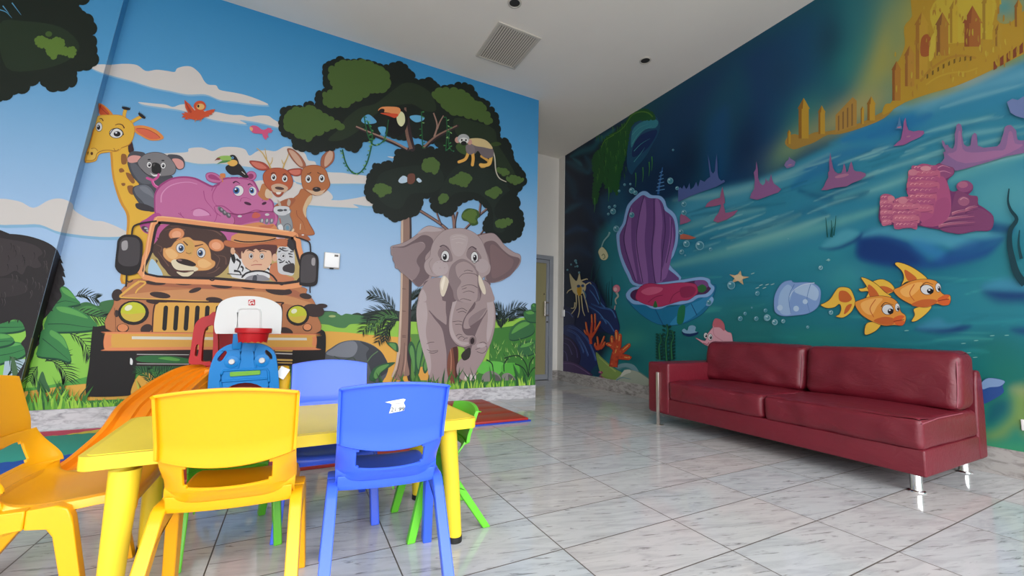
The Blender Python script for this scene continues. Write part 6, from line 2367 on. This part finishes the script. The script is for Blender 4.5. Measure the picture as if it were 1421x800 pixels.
def make_chair(mat, loc, rz, label, group, s=(1, 1, 1)):
    root = empty('child_chair', loc, rz)
    tag(root, label, 'chair', group)
    S3 = lambda p: (p[0] * s[0], p[1] * s[1], p[2] * s[2])

    def fin(m):
        m.v = [S3(p) for p in m.v]
        return m
    def wing(u, z):
        return .052 * abs(u) ** 5 * math.exp(-((z - .405) / .065) ** 2)
    # seat sheet: front lip -> pan -> up behind, with turned-down sides
    rows = [(.268, .318, .160), (.272, .338, .163), (.258, .354, .167), (.20, .356, .171), (.12, .349, .173), (.04, .344, .174), (-.02, .347, .174), (-.054, .360, .174), (-.068, .378, .174), (-.076, .396, .175)]

    def seat(u, t):
        y, z, w = spl(rows, t)
        dish = .010 * (1 - u * u) * math.sin(math.pi * min(1, t * 1.2)) if t < .83 else 0
        back = -.022 * (1 - u * u) * max(0, min(1, (t - .6) / .4))
        au = abs(u)
        drop = 0
        x = u * w
        if au > .94:
            f = (au - .94) / .06
            drop = .026 * f * max(0, min(1, (.82 - t) / .15))
            x = math.copysign(w * (.94 + .06 * math.sin(f * math.pi / 2)), u)
        up_ = .030 * au ** 5 * max(0, min(1, (t - .55) / .25)) * max(0, 1 - max(0, t - .85) / .15)
        return (x, y + back + wing(u, z) * max(0, min(1, (t - .6) / .3)), z - dish - drop + up_)
    m = MB()
    grid(m, seat, 40, 40)
    so = solid(fin(m).build('seat', mat, root), .008 * s[0])
    # skirt below the pan at the rear
    m = MB()
    grid(m, lambda u, t: (u * .168, -.050 - .020 * (1 - u * u) + .012 * t, .376 - .050 * t), 24, 3)
    solid(fin(m).build('rear_skirt', mat, so), .006 * s[0])
    # backrest: lower sheet with the hand slot, then the curved upper panel with its rim
    NU, NV = 40, 14

    def lower(u, t):
        z = .396 + t * .116
        y = -.076 - (z - .396) * .28
        cz = -.016 * (1 - u * u)
        w = .175 + .002 * t
        yy = y - .022 * (1 - u * u) - .004 * t
        if t == 0:
            yy = -.0765 - .022 * (1 - u * u)
        yy += wing(u, z)
        return (u * w, yy, z + cz * min(1, t * 5) * max(0, 1 - max(0, t - .5) * 2))

    def cut(i, j):
        uc = -1 + 2 * (i + .5) / NU
        tc_ = (j + .5) / NV
        if not (.23 < tc_ < .80):
            return False
        lim = .64
        ed = min(tc_ - .23, .80 - tc_) / .57
        if ed < .14:
            lim -= .05
        return abs(uc) < lim
    m = MB()
    grid(m, lower, NU, NV, cut)
    fin(m)
    n1 = MB()
    n1.v, n1.f = m.v, m.f
    pan = MB()

    def panel(u, t):
        au = abs(u)
        zb = .508 - .030 * (1 - u * u)
        zt = .688 + .020 * (1 - u ** 2)
        tt_ = min(1, max(0, (t - .06) / .88))
        z = zb + (zt - zb) * tt_
        y = -.100 - (z - .47) * .30 - .030 * (1 - u * u)
        # bottom sweeps out, rim turns back at the sides and the top
        fl = 0
        if t < .30:
            fl = .016 * ((.30 - t) / .30) ** 1.5
        y -= fl
        uu = u
        if t > .94:
            y -= .018 * (t - .94) / .06
            z += .002
        if t < .06:
            y += .016 * (.06 - t) / .06
            z -= .004 * (.06 - t) / .06
        w = .186 - .004 * (1 - tt_)
        y += wing(u, z)
        x = uu * w
        if au > .95:
            y -= .018 * (au - .95) / .05
            x = math.copysign(w * (.95 + .012), u) if au > .97 else x
        return (x, y, z)
    grid(pan, panel, 40, 34)
    fin(pan)
    n1.add(pan.v, pan.f)
    solid(n1.build('backrest', mat, root, smooth=50), .008 * s[0])
    # side frames: flat blade legs joined under the seat edge
    sec = [(1, .35), (.8, .8), (.35, 1), (-.35, 1), (-.8, .8), (-1, .35), (-1, -.35), (-.8, -.8), (-.35, -1), (.35, -1), (.8, -.8), (1, -.35)]
    for sd in (-1, 1):
        def sx_(z, o):
            return sd * (.181 + .016 * (1 - z / .35) + o)
        fl_ = [(.035, .292), (.035, .346), (.100, .350), (.124, .338), (.136, .312), (.200, .0), (.158, .0), (.098, .262), (.082, .286)]
        rl_ = [(.034, .292), (.034, .346), (-.030, .346), (-.052, .336), (-.072, .308), (-.262, .0), (-.218, .0), (-.046, .270), (-.024, .288)]
        for prf in (fl_, rl_):
            q = MB().prism([prf], lambda y, z: (sx_(z, -.017), y, z), lambda y, z: (sx_(z, .019), y, z))
            fin(q).build('leg', mat, root, smooth=35, bevel=.0045)
    return root


CG = "children's chairs around the yellow table"
c1 = make_chair(M['yellow'], (-.14, 1.65, 0), math.radians(-5), 'yellow plastic chair seen from behind at the front edge of the table', CG)
c2 = make_chair(M['yellow'], (-.69, 1.95, 0), math.radians(-90), 'yellow plastic chair seen sideways at the table\'s left end', CG)
c3 = make_chair(M['blue'], (.335, 1.63, 0), math.radians(-5), 'blue plastic chair with a white price sticker on its back', CG)
c4 = make_chair(M['blue'], (.18, 2.22, 0), math.radians(180), 'blue plastic chair on the far side of the table, its seat hidden', CG)
GS = (.82, .82, .738)
c5 = make_chair(M['green'], (.63, 1.965, 0), math.radians(90), 'small green chair tucked at the table\'s right end', CG, GS)
c6 = make_chair(M['green'], (-.20, 2.13, 0), math.radians(193), 'small green chair mostly hidden under the table, only legs showing', CG, GS)
# price sticker on the blue chair's back: torn white paper with printed digits
stk = MB()
y_of = lambda x, z: -.100 - (z - .47) * .30 - .030 * (1 - (x / .186) ** 2) - .0052
outl = [(-.037, .6455), (.022, .655), (.030, .652), (.024, .640), (.031, .628), (.028, .613), (-.020, .606), (-.021, .606), (-.014, .636), (-.020, .641)]
stk.prism([outl], lambda x, z: (x, y_of(x, z), z), lambda x, z: (x, y_of(x, z) - .0006, z))
so_ = stk.build('price_sticker', M['sticker'], c3, smooth=0)
so_['label'] = 'torn white price sticker with small dark print'
tx = bpy.data.curves.new('sticker_print', 'FONT')
tx.body = '21.99'
tx.size = .021
tx.extrude = .0001
tx.align_x = 'CENTER'
to = bpy.data.objects.new('sticker_print', tx)
COL.objects.link(to)
tx.materials.append(M['dark'])
to.location = (.006, y_of(.006, .615) - .0034, .6125)
bpy.context.view_layer.update()
tm = bpy.data.meshes.new_from_object(to)
bpy.data.objects.remove(to)
to = bpy.data.objects.new('printed_digits', tm)
COL.objects.link(to)
to.parent = so_
to.location = (.006, y_of(.006, .615) - .0034, .6125)
to.rotation_euler = (math.radians(90 + 16), 0, math.radians(3))
ln = MB().box(-.004, .020, -.0002, .0002, .6385, .6400)
ln.v = [(x, y_of(x, z) - .0012, z) for x, y, z in ln.v]
ln.build('sticker_line', M['dark'], so_, smooth=0)

# ------------------------------------------------------------------ floor mats


def lay_z(z0, x0, x1, y0, y1):
    def fn(mu, q, col):
        P = [(lambda a: (a.x, a.y))(onz(p[0], p[1], 0)) for p in q]
        for g in (lambda p: p[0] - x0, lambda p: x1 - p[0], lambda p: p[1] - y0, lambda p: y1 - p[1]):
            P = clipf(P, g)
            if len(P) < 3:
                return
        mu.face([(p[0], p[1], z0 + .0005 + mu.eps * mu.layer) for p in P], col)
    return fn


RX0, RX1, RY0, RY1 = -2.9, -.15, 3.50, 4.68
rug = MB().rbox(RX0, RX1, RY0, RY1, 0, .010, .003).build('striped_rug', plain('rug_teal', '#35a08e', .8, bump=.1, bscale=150), smooth=30)
tag(rug, 'flat play rug with jagged teal, crimson, yellow and blue stripes by the wall', 'rug')


class Flat(Mural):
    pass


rg = Mural([([], lambda mu, q, col: mu.face([(p[0], p[1], .0105 + mu.eps * mu.layer) for p in q], col))], 1.0)


def jag(pts, col, st=.035, am=.018):
    q = []
    n = len(pts)
    for i in range(n):
        a, b2 = pts[i], pts[(i + 1) % n]
        d = math.dist(a, b2)
        k = max(1, int(d / st))
        for j in range(k):
            t = j / k
            px, py = a[0] + (b2[0] - a[0]) * t, a[1] + (b2[1] - a[1]) * t
            o = am if j % 2 else -am * .2
            q.append((max(RX0, min(RX1, px)), max(RY0, min(RY1, py + o * (.6 + .4 * random.random())))))
    rg.emit(q, col)


jag([(RX0, 4.50), (RX1, 4.47), (RX1, RY1), (RX0, RY1)], '#e0c93a')
jag([(RX0, 4.50), (-1.52, 4.49), (-1.28, RY1), (RX0, RY1)], '#cf3358')
jag([(RX0, 3.60), (-1.36, 3.80), (-.90, 4.02), (-.62, 4.20), (-.35, 4.47), (RX1, 4.47), (RX1, 3.30), (RX0, 3.30)], '#c93660')
jag([(RX0, 3.60), (-1.36, 3.80), (-1.15, 3.90), (-1.28, 3.60), (-1.45, 3.30), (RX0, 3.05)], '#2456b8')
jag([(-1.0, 3.90), (-.62, 4.14), (-.35, 4.40), (RX1, 4.40), (RX1, 4.25), (-.5, 4.0), (-.9, 3.8)], '#d05aa0')
jag([(-1.0, RY0), (-.6, 3.5), (-.2, 3.7), (RX1, 3.6), (RX1, RY0)], '#e0a02c')
jag([(RX0, RY0), (-1.5, RY0), (-1.2, 3.3), (RX0, 3.3)], '#e0a02c')
rp = rg.done('rug_stripes', rug)

gm = empty('folding_gym_mat', (.05, 3.2, 0))
tag(gm, 'thin blue and red exercise mat on the floor behind the table', 'exercise mat')
MB().rbox(-.85, .78, .02, .28, 0, .030, .006).build('blue_panel', M['mat_blue'], gm)
MB().rbox(-.85, .78, -.27, .018, 0, .030, .006).build('red_panel', M['mat_red'], gm)

rm = empty('red_tumbling_mat', (1.50, 4.17, 0))
tag(rm, 'red folding tumbling mat lying on the marble floor below the elephant', 'exercise mat')
for i in range(4):
    y0 = -.57 + i * .285
    MB().rbox(-.62, .58, y0 + .002, y0 + .283, .012, .034, .005).build('red_panel', M['mat_red'], rm)
MB().rbox(-.62, .60, -.585, .57, 0, .013, .003).build('blue_underside', M['mat_blue'], rm)

# ------------------------------------------------------------------ toddler climber with slide and basketball hoop
PY = 4.02
clim = empty('toddler_climber', (-.35, PY, 0))
tag(clim, 'toddler climber with orange slide, blue face panel and white basketball backboard', 'play climber')
CO_ = Vector((.35, -PY, 0))


def pb(m, name, mat, parent=clim, **k):
    m.v = [tuple(Vector(p) + CO_) for p in m.v]
    return m.build(name, mat, parent, **k)


def trace(loops, y, th, ox, oy, s, smooth=True, z0=None):
    """outlines seen at plane y, given real thickness th"""
    L2 = []
    for i, l in enumerate(loops):
        q = [(ox + a / s, oy + b2 / s) for a, b2 in pp(l)]
        if smooth:
            q = catmull(q, True, 4)
        w = [ony(u, v, y) for u, v in q]
        pts = [(a.x, max(a.z, z0) if z0 is not None else a.z) for a in w]
        L2.append(pts)
    return MB().prism(L2, lambda x, z: (x, y, z), lambda x, z: (x, y + th, z))


FY = 3.86
# blue front
bl = trace(['92,690 100,600 112,540 128,495 150,452 185,420 225,398 262,385 274,360 276,320 312,320 316,380 450,390 500,404 540,435 562,470 574,540 580,620 580,690 578,860 92,860'], FY, .10, 270, 400, 5)
bl = MB()
outer = [(270 + a / 5, 400 + b2 / 5) for a, b2 in pp('90,700 98,600 110,540 128,492 150,452 185,420 225,398 262,385 274,362 276,322 312,322 318,378 440,386 500,404 540,432 562,470 574,540 582,620 586,700')]
wq = [ony(u, v, FY) for u, v in catmull(outer, False, 4)]
pts = [(a.x, a.z) for a in wq]
xl, xr_ = pts[0][0], pts[-1][0]
xm = (xl + xr_) / 2
arch = [(xr_ - .10, .02)] + [(xm + .165 * math.cos(math.radians(a)), .30 + .135 * math.sin(math.radians(a))) for a in range(0, 181, 15)] + [(xl + .10, .02)]
pts = pts + [(xr_ + .01, .02)] + arch + [(xl - .01, .02)]


def slot(s):
    return [(lambda a: (a.x, a.z))(ony(270 + u / 5, 400 + v / 5, FY)) for u, v in catmull(pp(s), True, 3)]


bl.prism([pts, slot('158,500 166,480 205,438 220,440 222,455 190,502 170,510'), slot('488,440 500,430 530,455 540,480 535,495 520,492 495,462')], lambda x, z: (x, FY, z), lambda x, z: (x, FY + .10, z))
blue = pb(bl, 'front_panel', M['toy_blue'], bevel=.012)


def disc(px, py, rpx, y, th, name, mat, parent):
    a, b2 = ony(px, py, y), ony(px + rpx, py, y)
    r = (b2 - a).length
    return pb(MB().lathe([(r, 0), (r, th * .6), (r * .8, th)], (a.x, y, a.z), 24, 'y'), name, mat, parent)


for (ex, ey) in ((258, 512), (468, 503)):
    disc(270 + ex / 5, 400 + ey / 5, 10.5, FY, .010, 'eye_rim', M['toy_blue'], blue)
    disc(270 + ex / 5, 400 + ey / 5, 4.6, FY - .010, .014, 'eye_bolt', M['toy_white'], blue)
pb(trace(['244,588 250,584 450,572 457,578 456,598 450,602 250,616 244,610'], FY - .014, .02, 270, 400, 5, False), 'green_grip', M['toy_green'], blue, bevel=.003)
# moulded brow and ledge round the opening
pb(MB().tube([ony(270 + a / 5, 400 + b2 / 5, FY - .004) for a, b2 in pp('185,690 180,650 186,600 200,575 300,566 500,562 512,580 516,650 512,690')], .008, 10), 'moulded_rib', M['toy_blue'], blue)
pb(MB().tube([ony(270 + a / 5, 400 + b2 / 5, FY - .004) for a, b2 in pp('190,650 300,642 420,634 505,628')], .008, 10), 'moulded_ledge', M['toy_blue'], blue)
pb(MB().tube([ony(270 + a / 5, 400 + b2 / 5, FY - .003) for a, b2 in pp('300,400 320,440 316,500 300,560')], .006, 10), 'moulded_rib', M['toy_blue'], blue)
pb(MB().tube([ony(270 + a / 5, 400 + b2 / 5, FY - .003) for a, b2 in pp('430,395 412,440 415,500 425,556')], .006, 10), 'moulded_rib', M['toy_blue'], blue)

# backboard with moulded square and red emblem
BYb = 3.83
bk = pb(trace(['140,300 136,250 150,170 165,120 200,85 270,62 350,56 440,60 520,80 575,108 602,140 606,200 598,310 585,318 400,318 170,318 148,314'], BYb, .045, 270, 400, 5), 'backboard', M['toy_white'], bevel=.010)
sq = [ony(270 + a / 5, 400 + b2 / 5, BYb - .001) for a, b2 in pp('296,275 300,170 308,150 330,142 430,142 452,150 458,170 458,278')]
pb(MB().tube(sq, .006, 8), 'moulded_square', M['toy_white'], bk)
emb = pb(trace(['375,82 416,80 420,84 420,116 416,120 375,120 373,116 373,86'], BYb - .003, .004, 270, 400, 5, False), 'red_emblem', M['red_p'], bk)
emb['label'] = 'small square red emblem'
for s_ in ('378,112 382,92 395,86 408,90 412,100 406,108', '386,116 392,104 402,102 414,112'):
    pb(MB().tube([ony(270 + a / 5, 400 + b2 / 5, BYb - .005) for a, b2 in pp(s_)], .0035, 8), 'emblem_mark', M['sticker'], emb)
# hoop
hc_, hr_ = ony(352.2, 458, BYb - .14), (ony(377.5, 458, BYb - .14) - ony(352.2, 458, BYb - .14)).length
hp = MB()
k = 48
vs, fs = [], []
prof = [(1.0, .012), (1.02, 0), (1.0, -.022), (.86, -.026), (.80, -.075), (.78, -.098), (.74, -.098), (.76, -.05), (.82, -.018), (.90, .0), (.95, .012)]
for pi_, (r, z) in enumerate(prof):
    for j in range(k):
        a = 2 * math.pi * j / k
        zz = z + (.012 * abs(math.sin(a * 7)) if 5 <= pi_ <= 6 else 0)
        vs.append((hc_.x + hr_ * r * math.cos(a), hc_.y + hr_ * r * math.sin(a), hc_.z + zz))
for p in range(len(prof)):
    p2 = (p + 1) % len(prof)
    for j in range(k):
        fs.append((p * k + j, p * k + (j + 1) % k, p2 * k + (j + 1) % k, p2 * k + j))
hp.add(vs, fs)
hoop = pb(hp, 'hoop', M['red_p'])
pb(MB().rbox(hc_.x - .05, hc_.x + .05, BYb - .06, BYb + .002, hc_.z - .03, hc_.z + .008, .006), 'hoop_bracket', M['red_p'], hoop)
# blue post holding the hoop
pa = ony(328.5, 478, FY)
pb(MB().rbox(pa.x - .028, pa.x + .034, FY - .02, FY + .05, pa.z - .04, hc_.z + .01, .01), 'hoop_post', M['toy_blue'])

# red side rail with two openings
RY = 4.10
rr_ = trace(['410,420 416,360 425,290 436,225 450,190 478,165 515,155 560,150 570,430 545,430 500,432 480,425', '478,382 484,300 494,240 510,215 540,208 543,240 538,400 520,408 482,408', '441,372 446,330 452,314 462,316 464,330 458,372 450,380'], RY, .07, 160, 400, 4, True)
pb(rr_, 'side_rail', M['red_p'], bevel=.014)
rb_ = trace(['548,240 660,250 668,430 540,440'], RY + .25, .05, 160, 400, 4, False)
pb(rb_, 'rear_panel', M['red_p'], bevel=.01)
lo = ony(300, 500, RY)
lw_ = MB().rbox(-.62, -.18, RY + .02, RY + .30, .02, .56, .02, 3)
pb(lw_, 'platform_block', M['red_p'])
# yellow post and its paper sticker at the right
yp = ony(392, 520, 3.95)
pb(MB().tube([(yp.x + .0, 3.98, .02), (yp.x, 3.98, yp.z - .03), (yp.x - .005, 3.97, yp.z + .06)], [.062, .060, .050], 24), 'corner_post', M['toy_yellow'])
n0m = MB().box(-.036, .036, -.001, .001, -.046, .046)
n0m.rot_last(0, Matrix.Translation((yp.x + .0, 3.905, yp.z + .018)) @ Matrix.Rotation(math.radians(-24), 4, 'X') @ Matrix.Rotation(math.radians(28), 4, 'Y'))
pb(n0m, 'paper_sticker', M['sticker'], smooth=0)

# slide: channel with raised rails and ridges, swept down to the left
top_ = [ony(296, 506, 4.14), ony(276, 510, 4.08), ony(254, 522, 3.96), ony(232, 538, 3.80), ony(211, 557, 3.62), ony(195, 580, 3.44)]
path = [Vector((p.x, p.y, p.z - .03)) for p in top_]
end = path[-1]
path += [Vector((end.x - .05, end.y - .15, max(.13, end.z - .10))), Vector((end.x - .10, end.y - .30, .092)), Vector((end.x - .13, end.y - .40, .085))]
path = [Vector(p) for p in catmull([tuple(p) for p in path], False, 5)]
W = .165
sec2 = [(-W, -.04), (-W, .026), (-W + .012, .034), (-W + .030, .028), (-W + .042, .0), (-.085, -.002), (-.078, .014), (-.058, .014), (-.050, -.002), (-.014, -.002), (-.007, .014), (.013, .014), (.021, -.002), (.055, -.002), (.062, .014), (.082, .014), (.09, -.002), (W - .042, .0), (W - .030, .028), (W - .012, .034), (W, .026), (W, -.04), (W - .02, -.04), (W - .03, -.02), (-W + .03, -.02), (-W + .02, -.04)]
sl_ = MB()
n, k = len(path), len(sec2)
vs = []
for i, p in enumerate(path):
    t = (path[min(i + 1, n - 1)] - path[max(i - 1, 0)]).normalized()
    side = Vector((-t.y, t.x, 0)).normalized()
    upv = side.cross(t)
    if upv.z < 0:
        upv = -upv
    for (q, w) in sec2:
        vs.append(p + side * q + upv * w)
fs = []
for i in range(n - 1):
    for j in range(k):
        j2 = (j + 1) % k
        fs.append((i * k + j, i * k + j2, (i + 1) * k + j2, (i + 1) * k + j))
fs.append(tuple(range(k))[::-1])
fs.append(tuple((n - 1) * k + j for j in range(k)))
sl_.add(vs, fs)
pb(sl_, 'slide', M['toy_orange'], smooth=35)
# arched side wall under the top of the slide
sp_ = MB()
ps_ = [(p.x + .13, p.y - .10, p.z - .03) for p in path[0:26:2]]
vs, fs = [], []
nn = len(ps_)
for i, p in enumerate(ps_):
    t = i / (nn - 1)
    zb = max(.02, p[2] - (.16 + .25 * t * t))
    for o in (-.018, .018):
        vs += [(p[0] + o * .8, p[1] + o * .6, p[2]), (p[0] + o * .8, p[1] + o * .6, zb)]
for i in range(nn - 1):
    a = i * 4
    b2 = a + 4
    fs += [(a, b2, b2 + 1, a + 1), (a + 2, a + 3, b2 + 3, b2 + 2), (a, a + 2, b2 + 2, b2), (a + 1, b2 + 1, b2 + 3, a + 3)]
fs += [(0, 1, 3, 2), ((nn - 1) * 4, (nn - 1) * 4 + 2, (nn - 1) * 4 + 3, (nn - 1) * 4 + 1)]
sp_.add(vs, fs)
pb(sp_, 'slide_side', M['toy_orange'], smooth=35)
top_b = MB().rbox(path[0].x - .03, path[0].x + .26, path[0].y - .20, path[0].y + .12, path[0].z - .05, path[0].z + .012, .012, 3)
pb(top_b, 'slide_landing', M['toy_orange'])

# ------------------------------------------------------------------ daylight
wd = bpy.data.worlds.new('daylight')
SC.world = wd
wd.use_nodes = True
nt = wd.node_tree
bg = nt.nodes['Background']
tcn = nt.nodes.new('ShaderNodeTexCoord')
sp = nt.nodes.new('ShaderNodeSeparateXYZ')
rp_ = nt.nodes.new('ShaderNodeValToRGB')
nt.links.new(tcn.outputs['Generated'], sp.inputs[0])
mr = nt.nodes.new('ShaderNodeMapRange')
mr.inputs['From Min'].default_value = -1
mr.inputs['From Max'].default_value = 1
nt.links.new(sp.outputs[2], mr.inputs['Value'])
nt.links.new(mr.outputs[0], rp_.inputs['Fac'])
e = rp_.color_ramp.elements
e[0].position, e[0].color = 0.0, (.34, .33, .32, 1)
e[1].position, e[1].color = 1.0, (1.5, 1.6, 1.75, 1)
for pos, c in ((.47, (.38, .375, .37, 1)), (.52, (.60, .61, .63, 1)), (.70, (1.35, 1.38, 1.42, 1))):
    x = rp_.color_ramp.elements.new(pos)
    x.color = c
nt.links.new(rp_.outputs[0], bg.inputs['Color'])
bg.inputs['Strength'].default_value = 6.0
pl = bpy.data.lights.new('glazing_portal', 'AREA')
pl.shape = 'RECTANGLE'
pl.size, pl.size_y = XR - X0, WZ1 - WZ0
pl.cycles.is_portal = True
po = bpy.data.objects.new('glazing_portal', pl)
COL.objects.link(po)
po.location = ((X0 + XR) / 2, Y0 - .02, (WZ0 + WZ1) / 2)
po.rotation_euler = (math.radians(90), 0, 0)

SC.view_settings.view_transform = 'Standard'
SC.view_settings.look = 'None'
SC.view_settings.gamma = 1
SC.view_settings.exposure = 0.0
SC.view_settings.use_curve_mapping = False
SC.cycles.use_denoising = True
SC.cycles.max_bounces = 8
SC.cycles.diffuse_bounces = 5
